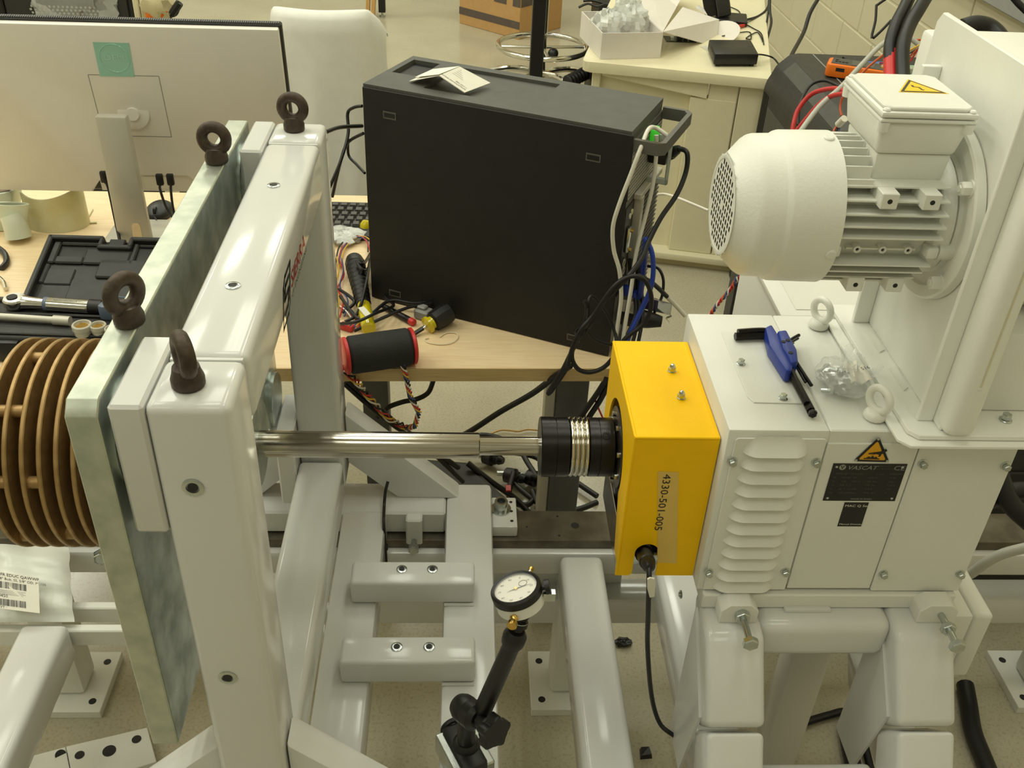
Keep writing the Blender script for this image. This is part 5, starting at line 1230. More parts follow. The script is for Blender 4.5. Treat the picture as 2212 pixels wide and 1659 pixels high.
# ---------------------------------------------------------------- dark cases on the right
bc_ = thing('dark_equipment_case', 'long dark grey equipment case with sloped shoulder beside the cream cabinet', 'case', (1.4,2.6,0))
pr = [(0.984,0.0),(0.984,0.700),(0.990,0.722),(1.010,0.772),(1.046,0.806),(1.075,0.811),(1.795,0.811),(1.795,0.0)]
obj('shell', G().prism([(x,1.95,z) for x, z in pr],(0,1.21,0),0.004,1), M['dark2'], bc_)
obj('bevel_panel', G().hexa([(1.0105,1.96,0.7745),(1.0105,3.08,0.7745),(1.014,3.08,0.772),(1.014,1.96,0.772)],[(1.0435,1.96,0.8055),(1.0435,3.08,0.8055),(1.046,3.08,0.803),(1.046,1.96,0.803)],0.0), M['dark'], bc_, 0)
obj('side_inlay', G().box((0.9825,1.97,0.05),(0.984,3.08,0.66),0.0), M['dark'], bc_, 0)
for k in range(5):
    obj('rib', G().box((0.9825,3.092+0.012*k,0.04),(0.985,3.098+0.012*k,0.69)), M['black'], bc_, 0)
obj('lid_seam', G().tube([(1.12,1.96,0.8112),(1.12,3.15,0.8112)],0.0018,6,1), M['grey'], bc_)
obj('stay_hook', G().torus((1.19,3.06,0.818),(1,0.3,0),0.012,0.003,16,6,0,200), M['black'], bc_)
orr = thing('orange_meter', 'orange rubber handheld meter with dark screen on the dark case', 'meter', (1.1733, 2.9257, 0.8120))
OF = Matrix.Translation((1.0821, 2.9123, 0.8120)) @ Matrix.Rotation(R(-24),4,'Z')
obj('shell', G(OF).prism([(0,0.008,0.002),(0.01,0,0.002),(0.19,0,0.002),(0.20,0.01,0.002),(0.20,0.075,0.002),(0.19,0.085,0.002),(0.01,0.085,0.002),(0,0.075,0.002)],(0,0,0.038),0.006,2), M['orange'], orr)
obj('face_plate', G(OF).box((0.012,0.012,0.040),(0.188,0.074,0.0415),0.0005,1), M['dark'], orr)
obj('screen', G(OF).box((0.07,0.016,0.0415),(0.135,0.070,0.0422)), M['screen'], orr, 0)
for k in range(5):
    obj('button', G(OF).box((0.022+0.010*(k%4),0.03+0.018*(k//4),0.0415),(0.029+0.010*(k%4),0.038+0.018*(k//4),0.043)), M['black'], orr, 0)
obj('side_port', G(OF).box((0.03,-0.0006,0.022),(0.055,0.0006,0.032)), M['hole'], orr, 0)
cable('power_cable','thick black power cable with red sleeve rising behind the terminal box',[(0.8518, 1.8981, 1.0735),(0.8632, 1.9619, 1.1143),(0.8704, 2.0087, 1.1475),(0.8900, 2.0528, 1.1780),(0.9220, 2.1046, 1.2033),(0.9638, 2.1806, 1.2294)],0.0132,n=14)
rs = obj('red_sleeve', G().tube([(0.8568, 1.9229, 1.0889),(0.8632, 1.9619, 1.1143),(0.8696, 1.9992, 1.1389)],0.0142,14,3), M['red'], None, 60, 'red heat shrink sleeve around the thick black power cable', 'sleeve')
cable('power_cable','thick black power cable standing right of the red sleeved one',[(0.8660, 1.8679, 1.0839),(0.8741, 1.9313, 1.1238),(0.8834, 1.9776, 1.1565),(0.9095, 2.0314, 1.1842),(0.9373, 2.0700, 1.2076),(0.9844, 2.1376, 1.2396)],0.0135,n=14)
cable('rubber_hose','very thick black hose arching behind the tall bracket plate',[(0.8910, 1.7716, 1.2467),(0.9158, 1.7740, 1.2525),(0.9407, 1.7689, 1.2473),(0.9562, 1.7449, 1.2317),(0.9634, 1.7158, 1.2078)],0.016,n=16)
cable('red_test_lead','upper red lead looping beside the blower motor',[(0.8968, 2.2532, 0.9754),(0.8873, 2.3077, 0.9653),(0.8553, 2.3516, 0.9377),(0.8286, 2.3509, 0.8990),(0.8165, 2.3299, 0.8674),(0.8145, 2.3190, 0.8512)],0.0058,'redwire',9)
cable('red_test_lead','lower red lead running along the grey cable beside the blower motor',[(0.8816, 2.2017, 0.9874),(0.8633, 2.2483, 0.9651),(0.8490, 2.2845, 0.9280),(0.8266, 2.2925, 0.8845),(0.8112, 2.2964, 0.8535)],0.0058,'redwire',9)
cable('grey_sheathed_cable','pale grey sheathed cable sloping up behind the terminal box to the wires',[(0.7846, 2.1842, 0.8999),(0.8364, 2.2357, 0.9442),(0.8925, 2.2782, 0.9760),(0.9445, 2.3315, 1.0052),(1.0098, 2.3912, 1.0452),(1.0521, 2.4204, 1.0563),(1.0861, 2.4218, 1.0614),(1.1124, 2.4111, 1.0484)],0.0062,'gwire',10)
cable('black_test_lead','black lead arching over the dark case left of the terminal box',[(0.8348, 2.3475, 0.8592),(0.8457, 2.3963, 0.8958),(0.8848, 2.4612, 0.9231),(0.9201, 2.4673, 0.9353),(0.9504, 2.4382, 0.9312),(0.9599, 2.4013, 0.9316)],0.0042,n=8)
cable('orange_lead','orange lead sloping from the meter up to the wire cluster',[(0.9082, 2.2697, 0.9121),(0.9084, 2.2921, 0.9271),(0.9203, 2.3107, 0.9552),(0.9850, 2.3803, 0.9917),(1.0498, 2.4241, 1.0261),(1.0986, 2.4558, 1.0413),(1.1366, 2.4570, 1.0467)],0.003,'orwire',7)
for i, (m, dx, dyy, lab) in enumerate((('ywire',0,0,'yellow wire in the cluster behind the bracket plate'),('whwire',-4,6,'white wire in the cluster behind the bracket plate'),('orwire',3,10,'orange wire in the cluster behind the bracket plate'),('bwire',-8,12,'blue wire in the cluster behind the bracket plate'),('redwire',6,16,'red brown wire in the cluster behind the bracket plate'))):
    cable('cluster_wire', lab, [Vector((1.0247, 2.3815, 0.9971))+Vector((0.002*i,0.01*i,0)), Vector((1.0685, 2.4035, 1.0156))+Vector((0.003*i,0,-0.004*i)), Vector((1.0956, 2.4211, 1.0261))+Vector((0.002*dx,0,-0.0015*dyy)), Vector((1.1275, 2.4393, 1.0378))+Vector((0,0,-0.003*i))],0.0026,m,6)
bcx = thing('blue_terminal', 'blue terminal block behind the terminal box lid', 'terminal', (1.2891, 2.9691, 0.8120))
q = Vector((1.2782, 2.9587, 0.8120))
obj('block', G().box((q.x-0.05,q.y-0.02,0.812),(q.x+0.06,q.y+0.03,0.842),0.003,1), mat('terminal_blue',(58,104,176),0.4), bcx)
for k in range(5):
    obj('screw', G().cyl((q.x-0.035+0.018*k,q.y,0.842),(q.x-0.035+0.018*k,q.y,0.844),0.005,n=10), M['zinc'], bcx)
gb = thing('green_terminal_board', 'pale green circuit board with connectors behind the bracket plate', 'circuit board', (1.3723, 2.9772, 0.8120))
q = Vector((1.3604, 2.9575, 0.8120))
obj('board', G().box((q.x-0.02,q.y-0.03,0.812),(q.x+0.12,q.y+0.09,0.8165)), mat('pale_green_board',(150,176,150),0.5), gb)
for k in range(4):
    obj('connector', G().box((q.x-0.01+0.03*k,q.y,0.8165),(q.x+0.012+0.03*k,q.y+0.02,0.832),0.002,1), M['silver'], gb)
# wall raceway
q = (1.7400, 3.3890, 0.9432); q2_ = (1.7400, 3.0869, 0.9505)
struct('trim_1', G().box((1.735,1.4,q[2]),(1.8,8.9,q[2]+0.12),0.004,1), M['grey'])
cable('wall_cable','black cable lying along the top right corner over the grey raceway',[(1.4517, 2.6763, 1.1124),(1.4705, 2.6631, 1.0950),(1.5016, 2.6452, 1.0719)],0.009,n=9)
# white cabinet behind the machine
cx = thing('control_cabinet', 'white steel control cabinet standing behind the white machine', 'cabinet', (0.72,1.6,0))
obj('housing', G().box((0.583,1.512,0.0),(0.95,1.80,0.786),0.004,2), M['satin'], cx)
obj('lid', G().box((0.579,1.508,0.787),(0.953,1.80,0.80),0.003,2), M['satin'], cx)
obj('lid_panel', G().box((0.612,1.528,0.80),(0.93,1.79,0.8015),0.001,1), M['satin'], cx)
obj('lid_screw', G().cyl((0.579,1.515,0.775),(0.575,1.515,0.775),0.004,n=10), M['satin'], cx)
q = (0.5921, 1.8400, 0.6147); q2_ = (0.6569, 1.8400, 0.6160)
bl = thing('black_profile_post', 'black aluminium profile post on the floor behind the fan cowl', 'post', (q[0]+0.03,1.87,0))
obj('profile', G().box((q[0],1.84,0.0),(q2_[0],1.89,0.80),0.003,1), M['dark2'], bl)
obj('groove', G().box((q[0]+0.014,1.8392,0.01),(q[0]+0.018,1.84,0.79)), M['grey'], bl, 0)
for i, (m, dx, lab) in enumerate((('orwire',0.0,'orange strand of the twisted wires beside the black post'),('bwire',0.004,'blue strand of the twisted wires beside the black post'),('whwire',-0.004,'white strand of the twisted wires beside the black post'),('redwire',0.002,'red strand of the twisted wires beside the black post'))):
    base_p = [Vector(q) for q in ((0.5889, 1.8200, 0.7127),(0.5816, 1.8200, 0.6913),(0.5704, 1.8200, 0.6685),(0.5560, 1.8200, 0.6454),(0.5471, 1.8200, 0.6255),(0.5382, 1.8200, 0.6043))]
    pts = []
    for k in range(15):
        t = k/14*5; j = min(int(t),4); p = base_p[j].lerp(base_p[j+1], t-j); a = k*1.5+i*1.57
        pts.append(p+Vector((0.004*math.cos(a),0.004*math.sin(a),0.002*math.cos(a))))
    cable('twisted_wire', lab, pts, 0.0018, m, 5, 3)
for i, (m, lab) in enumerate((('orwire','orange strand entering the white sleeve beside the terminal box'),('rubber','black strand entering the white sleeve beside the terminal box'),('bwire','blue strand entering the white sleeve beside the terminal box'))):
    cable('sleeved_wire', lab, [Vector((0.6126, 1.5503, 1.1286))+Vector((0.004*i,0,0)),Vector((0.6171, 1.5545, 1.1351))+Vector((0.003*i,0,0)),Vector((0.6239, 1.5577, 1.1404))], 0.0018, m, 5, 3)
obj('white_sleeve', G().tube([(0.6201, 1.5546, 1.1391),(0.6229, 1.5426, 1.1536)],0.0062,10,1), M['whwire'], None, 60, 'short white cable sleeve left of the terminal box', 'sleeve')

# ================================================================ loose things on the rig
# dial indicator on a magnetic stand
di = thing('dial_indicator', 'round white faced dial indicator on a black magnetic stand', 'indicator', (0.0143, 0.8086, 0.5005))
bz = Vector((0.0131, 0.8015, 0.5005))
BF = Matrix.Translation(bz) @ Matrix.Rotation(R(25),4,'Z')
obj('magnet_base', G(BF).hexa([(-0.028,-0.036,0),(0.028,-0.036,0),(0.028,0.036,0),(-0.028,0.036,0)],[(-0.028,-0.036,0.036),(0.028,-0.036,0.036),(0.028,0.036,0.036),(-0.028,0.036,0.036)],0.002,1), M['zinc'], di)
obj('base_cover', G(BF).box((-0.018,-0.038,0.010),(0.018,0.038,0.044),0.006,2), M['black'], di)
obj('switch_ring', G(BF).torus((0.0,0.04,0.03),(0,1,0),0.014,0.004,20,8), M['black'], di)
p0 = Vector((bz.x+0.002,bz.y,0.54)); p1 = Vector((0.0145, 0.8006, 0.6158))
obj('lower_rod', G().cyl(p0,p1,0.0125,0.0115,20), M['black'], di)
obj('rod_foot', G().lathe(p0-Vector((0,0,0.004)),p1-p0,[(0,0.019),(0.012,0.018),(0.018,0.0135)],20), M['black'], di)
j0, j1 = Vector((0.0097, 0.8031, 0.6190)), Vector((0.0307, 0.7759, 0.6291))
ja = (j1-j0).normalized()
obj('elbow', G().lathe(j0-ja*0.012,ja,[(0,0.006),(0.003,0.015),(0.010,0.018),(0.018,0.0185),(0.024,0.017),(0.026,0.0185),(0.040,0.0185),(0.046,0.012)],24), M['black'], di)
k0 = j0+ja*0.036
obj('clamp_neck', G().lathe(k0,ja,[(0,0.009),(0.012,0.009),(0.013,0.012),(0.024,0.012)],20), M['black'], di)
kb2 = k0+ja*0.020
ku = ja.orthogonal().normalized(); kv = ja.cross(ku)
star = []
for i in range(30):
    a = 2*math.pi*i/30; r_ = 0.0195+0.0045*math.cos(5*a)
    star.append(kb2+(ku*math.cos(a)+kv*math.sin(a))*r_)
obj('star_knob', G().prism(star,ja*0.016,0.002,1), M['black'], di)
a0, a1 = Vector((0.0332, 0.7874, 0.6284)), Vector((0.0663, 0.7819, 0.7647))
obj('upper_arm', G().cyl(a0,a1,0.0118,0.0108,20), M['black'], di)
bt = Vector((0.0700, 0.7825, 0.7835))
obj('ball_joint', G().lathe(a1-(bt-a1)*0.2,bt-a1,[(0,0.0108),(0.008,0.0142),(0.020,0.0145),(0.028,0.010)],20), M['black'], di)
c0_, c1_ = Vector((0.0719, 0.7822, 0.7886)), Vector((0.0761, 0.7896, 0.8121))
obj('clamp_stem', G().lathe(c0_,c1_-c0_,[(0,0.006),(0.006,0.006),(0.0065,0.0105),(0.012,0.0105)],18), M['black'], di)
obj('clamp_ring', G().lathe(c0_+(c1_-c0_)*0.45,c1_-c0_,[(0,0.0102),(0.002,0.0102)],18), M['zinc'], di)
obj('lug_clamp', G().hexa([c0_+(c1_-c0_)*0.5+Vector(q) for q in ((-0.008,-0.004,0),(0.008,-0.004,0),(0.008,0.008,0),(-0.008,0.008,0))],[c1_+Vector(q) for q in ((-0.014,-0.006,0.006),(0.014,-0.006,0.006),(0.014,0.012,0.006),(-0.014,0.012,0.006))],0.002,1), M['black'], di)
dn = Vector((-0.2897, 0.1267, 0.9487)).normalized(); dc = Vector((0.0675, 0.7994, 0.8433))
dr = 0.0285
obj('dial_body', G().lathe(dc-dn*0.027,dn,[(0,dr-0.002),(0.001,dr),(0.015,dr),(0.0155,dr-0.001)],44), M['satin'], di)
obj('bezel', G().lathe(dc-dn*0.0115,dn,[(0,dr+0.0006),(0.001,dr+0.0016),(0.010,dr+0.0016),(0.0125,dr-0.0005),(0.0115,dr-0.003),(0.0082,dr-0.0032)],44,cap0=False,cap1=False), M['black'], di)
fce = obj('dial_face', G().lathe(dc-dn*0.0035,dn,[(0,dr-0.0025),(0.0005,dr-0.0025)],44), M['dial'], di)
fc = dc-dn*0.0029
du = Vector((0.9538, 0.0772, 0.2904)); du = (du-dn*du.dot(dn)).normalized(); dv = dn.cross(du)
g = G()
for i in range(100):
    a = 2*math.pi*i/100; e_ = du*math.cos(a)+dv*math.sin(a); t_ = dn.cross(e_)*0.00012
    r0_ = dr-0.0050 if i % 5 else dr-0.0064
    g.face([fc+e_*r0_-t_,fc+e_*(dr-0.0035)-t_,fc+e_*(dr-0.0035)+t_,fc+e_*r0_+t_])
obj('graduations', g, M['ink'], fce, 0, kind='stuff')
for i, s_ in enumerate(('0','10','20','30','40','50','60','70','80','90')):
    a = R(90-36*i-20); e_ = du*math.cos(a)+dv*math.sin(a)
    text(s_, fc+e_*(dr-0.0095)-du*0.0013*len(s_)-dv*0.0012, du, dv, 0.0027, M['ink'], fce, 'numeral', 0, 0.0001)
obj('needle', G().face([fc+dn*0.0006+du*0.019+dv*0.002,fc+dn*0.0006-dv*0.0007,fc+dn*0.0006-du*0.011-dv*0.0025,fc+dn*0.0006+dv*0.0007]), M['ink'], fce, 0, solid=0.0002)
obj('needle_hub', G().cyl(fc+dn*0.0004,fc+dn*0.0016,0.0022,n=16), M['brass'], fce)
obj('small_dial', G().torus(fc+du*0.009+dv*0.007+dn*0.0003,dn,0.005,0.00025,24,5), M['ink'], fce)
obj('crystal', G().lathe(dc-dn*0.0008,dn,[(0,dr-0.0028),(0.0004,dr-0.0028)],40), mat('clear_crystal',(255,255,255),0.05,alpha=0.10), di)
st_ = (dv*0.93+du*0.37).normalized()
obj('spindle_sleeve', G().cyl(dc-dn*0.018+st_*0.027,dc-dn*0.018+st_*0.036,0.0045,n=14), M['black'], di)
obj('spindle', G().cyl(dc-dn*0.018+st_*0.036,dc-dn*0.018+st_*0.049,0.0030,n=14), M['zinc'], di)
obj('spindle_tip', G().lathe(dc-dn*0.018+st_*0.049,st_,[(0,0.0034),(0.004,0.0036),(0.006,0.002)],14), M['brass'], di)
bs = (-dv*0.95-du*0.30).normalized()
b0 = dc-dn*0.020+bs*0.027
obj('brass_knob', G().lathe(b0,bs,[(0,0.0036),(0.004,0.0052),(0.006,0.0038),(0.009,0.0036),(0.011,0.006),(0.016,0.006),(0.017,0.005)],20), M['brass'], di)
rs_ = (du*0.99-dv*0.05).normalized()
obj('bezel_clamp', G().lathe(dc-dn*0.010+rs_*0.029,rs_,[(0,0.003),(0.004,0.003),(0.0045,0.009),(0.010,0.009)],18), M['black'], di)
obj('side_lug', G().box(tuple(dc-dn*0.022+rs_*0.032-Vector((0.004,0.004,0.006))),tuple(dc-dn*0.022+rs_*0.032+Vector((0.010,0.004,0.006)))), M['zinc'], di)

# hex key set lying on the machine
hk = thing('hex_key_set', 'black hex keys in a blue plastic holder lying on the white machine', 'hex keys', (0.4209, 1.0592, 0.9998))
HZ = 1.0002
obj('holder', G().prism([(0.4050, 1.1008, 1.0195),(0.4160, 1.1095, 1.0195),(0.4202, 1.0485, 1.0195),(0.4208, 1.0202, 1.0195),(0.4132, 0.9969, 1.0195),(0.4049, 0.9967, 1.0195),(0.3993, 1.0568, 1.0195)],(0,0,-0.0185),0.003,2), M['blue'], hk)
obj('holder', G().prism([(0.4170, 1.0868, 1.0225),(0.4305, 1.0907, 1.0225),(0.4310, 1.0419, 1.0225),(0.4249, 1.0136, 1.0225),(0.4142, 1.0091, 1.0225),(0.4134, 1.0458, 1.0225)],(0,0,-0.0215),0.003,2), M['blue'], hk)
for q in ((0.4175, 1.0590, 1.0227),(0.4246, 1.0626, 1.0227),(0.4200, 1.0325, 1.0227)):
    obj('key_slot', G().cyl(q,Vector(q)+Vector((0,0,0.0005)),0.003,n=12), M['hole'], hk)
def key(pts, r, n=6, sub=4): obj('hex_key', G().tube([Vector(q) for q in pts], r, n, sub), M['blackox'], hk, 25)
key([(0.3657, 1.0965, 1.0062),(0.3991, 1.0999, 1.0062),(0.4117, 1.0951, 1.0065),(0.4163, 1.0751, 1.0075),(0.4164, 1.0255, 1.0075),(0.4198, 0.9297, 1.0060)],0.0055)
obj('ball_end', G().lathe((0.4204, 0.9316, 1.0060),Vector((0.4200, 0.9112, 1.0060))-Vector((0.4204, 0.9316, 1.0060)),[(0,0.0038),(0.003,0.0036),(0.005,0.0055),(0.009,0.0055),(0.011,0.0035)],6), M['blackox'], hk)
key([(0.3687, 1.0981, 1.0125),(0.3986, 1.1026, 1.0125),(0.4104, 1.0994, 1.0125),(0.4125, 1.0753, 1.0145),(0.4150, 1.0249, 1.0135),(0.4167, 0.9392, 1.0100)],0.0042)
key([(0.4482, 1.0883, 1.0150),(0.4330, 1.0743, 1.0155),(0.4267, 1.0628, 1.0155),(0.4271, 1.0335, 1.0130),(0.4372, 0.9857, 1.0045)],0.0024)
key([(0.4479, 1.0882, 1.0100),(0.4318, 1.0719, 1.0120),(0.4259, 1.0596, 1.0125),(0.4256, 1.0355, 1.0110),(0.4313, 0.9920, 1.0050)],0.0018)
key([(0.4410, 1.0828, 1.0060),(0.4268, 1.0665, 1.0110),(0.4228, 1.0566, 1.0115),(0.4232, 1.0348, 1.0100)],0.0015)
# bag of bolts
bq = thing('parts_bag', 'small clear bag of zinc bolts with a paper slip on the white machine', 'bag', (0.4922, 1.0124, 0.9998))
bc2 = Vector((0.4742, 0.9961, 1.0085))
obj('film_pouch', crumple(bc2+Vector((0.004,0.0,0.003)),(0.032,0.042,0.012),21,30,18,0.13), M['film'], bq, 20)
def crs(u, v):
    a = Vector((0.4870, 1.0382, 1.0110)).lerp(Vector((0.4794, 0.9723, 1.0110)),u); b = Vector((0.5003, 1.0721, 1.0160)).lerp(Vector((0.5300, 0.9999, 1.0180)),u)
    p = a.lerp(b,v); return p + Vector((0.0,0.0,0.005*math.sin(9*u+5*v)+0.004*math.sin(17*u-8*v)))
obj('film_neck', G().grid(crs,16,10), M['film'], bq, 20)
def slip(u, v):
    a = Vector((0.4862, 0.9980, 1.0200)).lerp(Vector((0.4794, 0.9722, 1.0180)),u); b = Vector((0.5081, 1.0081, 1.0220)).lerp(Vector((0.5105, 0.9760, 1.0200)),u)
    p = a.lerp(b,v); return p + Vector((0,0,0.003*math.sin(10*v)))
obj('paper_slip', G().grid(slip,4,12), M['paper'], bq, 40, solid=0.0004)
obj('paper_slip', G().grid(lambda u, v: Vector((0.4855, 1.0199, 1.0180)).lerp(Vector((0.4787, 0.9987, 1.0180)),u).lerp(Vector((0.5016, 1.0194, 1.0200)).lerp(Vector((0.4928, 0.9929, 1.0200)),u),v)+Vector((0,0,0.002*math.sin(8*v))),3,8), M['paper'], bq, 40, solid=0.0004)
text('516', Vector((0.4973, 0.9896, 1.0258)), (0.9,0.3,0), (-0.3,0.9,0), 0.006, M['ink'], bq, 'handwriting', 0.2, 0.0003)
q = random.Random(5)
for i in range(14):
    p = bc2 + Vector((q.uniform(-0.018,0.014), q.uniform(-0.028,0.022), q.uniform(-0.002,0.006)))
    d = Vector((q.uniform(-1,1),q.uniform(-1,1),q.uniform(-0.2,0.6))).normalized()
    bl_ = thing('loose_bolt', 'small zinc bolt jumbled with its like inside the clear bag', 'bolt', p, 'bolts in the clear bag')
    obj('head', G().lathe(p,d,[(0,0.0048),(0.004,0.0048)],6), M['zinc'], bl_)
    obj('shank', G().cyl(p-d*0.012,p,0.0026,n=10), M['zinc'], bl_)

# left side: poly bag, bolt, drilled bar
pb = thing('poly_bag', 'milky plastic bag with barcode label at the left edge', 'bag', (-0.75,1.2,0.405))
bl0, bl1, bl2, bl3 = Vector((-0.7942, 1.1300, 0.4107)), Vector((-0.6299, 1.1300, 0.4141)), Vector((-0.6745, 1.2620, 0.4548)), Vector((-0.8335, 1.2620, 0.4648))
def bag(u, v):
    p = bl0.lerp(bl1,u).lerp(bl3.lerp(bl2,u),v)
    n = Vector((0,-0.55,0.83)); b = math.sin(math.pi*min(1,max(0,u)))**0.5*math.sin(math.pi*v)**0.6
    return p + n*(0.022*b + 0.004*math.sin(14*u+3*v)*v + 0.003*math.sin(22*v+4*u))
obj('film', G().grid(bag,24,20), M['poly'], pb, 60, solid=0.0008)
L0, L1, L2, L3 = Vector((-0.7649, 1.1780, 0.4834)), Vector((-0.6923, 1.1780, 0.4665)), Vector((-0.6734, 1.1180, 0.4472)), Vector((-0.7471, 1.1180, 0.4611))
ln2 = (L1-L0).cross(L0-L3).normalized()
if ln2.z < 0: ln2 = -ln2
lb = obj('label', G().prism([L3,L2,L1,L0],ln2*0.0004), M['paper'], pb, 0)
def LB(u, v): return L0.lerp(L1,u).lerp(L3.lerp(L2,u),v) + ln2*0.0007
lxu = (L1-L0).normalized(); lxv = (L0-L3).normalized()
text('MFR EDUC QAWWP', LB(0.12,0.10), lxu, lxv, 0.0050, M['ink'], lb, 'print', 0, 0.0001, 1.0)
text('5/8" Bolt, SS, 5/8" OD, PK100', LB(0.12,0.21), lxu, lxv, 0.0044, M['ink'], lb, 'print', 0, 0.0001, 1.0)
text('8450.051.0001', LB(0.15,0.68), lxu, lxv, 0.0050, M['ink'], lb, 'print', 0, 0.0001, 1.05)
text('LVT # 20200225', LB(0.15,0.98), lxu, lxv, 0.0040, M['ink'], lb, 'print', 0, 0.0001, 1.05)
for v0_, v1_ in ((0.26,0.44),(0.73,0.91)):
    g = G(); u_ = 0.10; qq = random.Random(int(v0_*100))
    while u_ < 0.72:
        w_ = qq.choice((0.006,0.006,0.012,0.018))
        g.face([LB(u_,v1_),LB(u_+w_,v1_),LB(u_+w_,v0_),LB(u_,v0_)]); u_ += w_+qq.choice((0.006,0.008,0.014))
    obj('barcode', g, M['ink'], lb, 0, kind='stuff')
g = G()
for k in range(4):
    g.face([LB(0.10,0.50+0.035*k),LB(0.72-0.05*(k%2),0.50+0.035*k),LB(0.72-0.05*(k%2),0.488+0.035*k),LB(0.10,0.488+0.035*k)])
obj('fine_print', g, M['ltext'], lb, 0, kind='stuff')
obj('rail_bolt', G().cyl((-0.6239, 1.2780, 0.4239),(-0.6166, 1.2450, 0.4430),0.008,n=14).lathe((-0.6201, 1.2620, 0.4351),Vector((-0.6190, 1.2400, 0.4391))-Vector((-0.6201, 1.2620, 0.4351)),[(0,0.015),(0.003,0.015),(0.0032,0.0125),(0.012,0.0125),(0.0135,0.011)],6), M['zinc'], base, label='zinc hex bolt in the left rear rail')
bar_ = thing('drilled_bar', 'white drilled flat bar lying on the floor at the lower left', 'bar', (-0.6936, 1.1678, 0.0000))
e0, e1, e2, e3 = Vector((-0.7403, 1.1724, 0.0200)), Vector((-0.5996, 1.2137, 0.0200)), Vector((-0.5623, 1.1379, 0.0200)), Vector((-0.6977, 1.0863, 0.0200))
db2 = obj('bar', G().prism([q-Vector((0,0,0.0195)) for q in (e3,e2,e1,e0)],(0,0,0.0195),0.001,1), M['satin'], bar_)
for q, r_ in (((-0.6125, 1.1866, 0.0202),0.009),((-0.6566, 1.1615, 0.0202),0.0125),((-0.7090, 1.1529, 0.0202),0.009)):
    obj('hole', G().cyl(q,Vector(q)+Vector((0,0,0.0004)),r_,n=18), M['hole'], db2)
bar2 = thing('drilled_bar', 'second white drilled bar butted left against the first one', 'bar', (-0.7857, 1.1585, 0.0000))
e0, e1, e2, e3 = Vector((-0.8209, 1.1478, 0.0160)), Vector((-0.7435, 1.1742, 0.0160)), Vector((-0.7010, 1.0889, 0.0160)), Vector((-0.7875, 1.0574, 0.0160))
db3 = obj('bar', G().prism([q-Vector((0,0,0.0155)) for q in (e3,e2,e1,e0)],(0,0,0.0155),0.001,1), M['satin'], bar2)
obj('hole', G().cyl((-0.7460, 1.1560, 0.0162),Vector((-0.7458, 1.1557, 0.0166)),0.010,n=18), M['hole'], db3)
# cable with tie on the ring frame bed
cable('hanging_lead','thin black lead with a tie hanging through the bed window',[(-0.1247, 1.3350, 0.5472),(-0.1285, 1.3250, 0.5343),(-0.1307, 1.3120, 0.5131),(-0.1287, 1.2700, 0.5077),(-0.1266, 1.2550, 0.4669),(-0.1257, 1.2500, 0.4325)],0.0028,n=8)
obj('cable_tie', G().box(tuple(Vector((-0.1265, 1.2530, 0.4666))-Vector((0.005,0.005,0.004))),tuple(Vector((-0.1265, 1.2530, 0.4666))+Vector((0.005,0.005,0.004))),0.001,1), M['black'], None, 40, 'black cable tie head on the thin hanging lead', 'cable tie')
q = (0.3746, 1.1601, 0.0000)
obj('floor_chip', G().hexa([(q[0]-0.012,q[1]-0.012,0),(q[0]+0.012,q[1]-0.010,0),(q[0]+0.010,q[1]+0.012,0),(q[0]-0.010,q[1]+0.010,0)],[(q[0]-0.010,q[1]-0.010,0.010),(q[0]+0.010,q[1]-0.008,0.012),(q[0]+0.008,q[1]+0.010,0.010),(q[0]-0.008,q[1]+0.008,0.012)]), M['black'], None, 0, 'tiny black plastic chip on the floor below the guard', 'chip')
q = (0.3655, 1.4347, 0.0000)
obj('floor_crumb', crumple((q[0],q[1],0.008),(0.02,0.012,0.008),31,12,8,0.4), M['black'], None, 0, 'small black crumb on the floor by the cross beam', 'crumb')
cable('floor_cable','black cable lying on the floor behind the right stand leg',[(0.6051, 1.1803, 0.0120),(0.6577, 1.2014, 0.0120),(0.7113, 1.2229, 0.0120),(0.7644, 1.2393, 0.0120),(0.8017, 1.2470, 0.0120),(0.8168, 1.2223, 0.0120),(0.8157, 1.1681, 0.0120),(0.8068, 1.0964, 0.0120)],0.008,n=9)
cable('floor_cable','thick black cable on the floor right of the right stand leg',[(1.0797, 1.3084, 0.0180),(1.0665, 1.2615, 0.0180),(1.0472, 1.1944, 0.0180),(1.0410, 1.1308, 0.0180),(1.0370, 1.0704, 0.0180)],0.018,n=12)
cable('floor_cable','thick black cable on the floor seen between the stand legs',[(0.7938, 1.2180, 0.0180),(0.7826, 1.1747, 0.0180),(0.7743, 1.1127, 0.0180),(0.7747, 1.0730, 0.0180)],0.016,n=12)
cable('grey_pipe','pale grey cable looping right of the white machine',[(0.8012, 1.0946, 0.5554),(0.8115, 1.0770, 0.5839),(0.8207, 1.0655, 0.6209),(0.8381, 1.0585, 0.6477),(0.8688, 1.0488, 0.6719)],0.008,'gwire',10)
cable('machine_cable','thick black cable hanging behind the right side of the white machine',[(0.9427, 1.3045, 0.6264),(0.9554, 1.2809, 0.5933),(0.9721, 1.2619, 0.5672),(1.0174, 1.2371, 0.5355)],0.018,n=12)
cable('machine_cable','second black cable crossing behind the white machine at the right edge',[(0.9217, 1.2788, 0.5517),(0.9545, 1.2846, 0.5632),(0.9872, 1.2904, 0.5748),(1.0283, 1.2889, 0.5765)],0.016,n=12)
bkx = thing('black_trunking', 'black trunking on the floor behind the white machine at right', 'trunking', (1.2,1.75,0))
obj('box', G().box((0.98,1.62,0.0),(1.68,1.92,0.42),0.01,2), M['dark2'], bkx)
for k in range(3):
    obj('ridge', G().box((0.98,1.612,0.12+0.1*k),(1.68,1.62,0.15+0.1*k),0.004,1), M['black'], bkx)

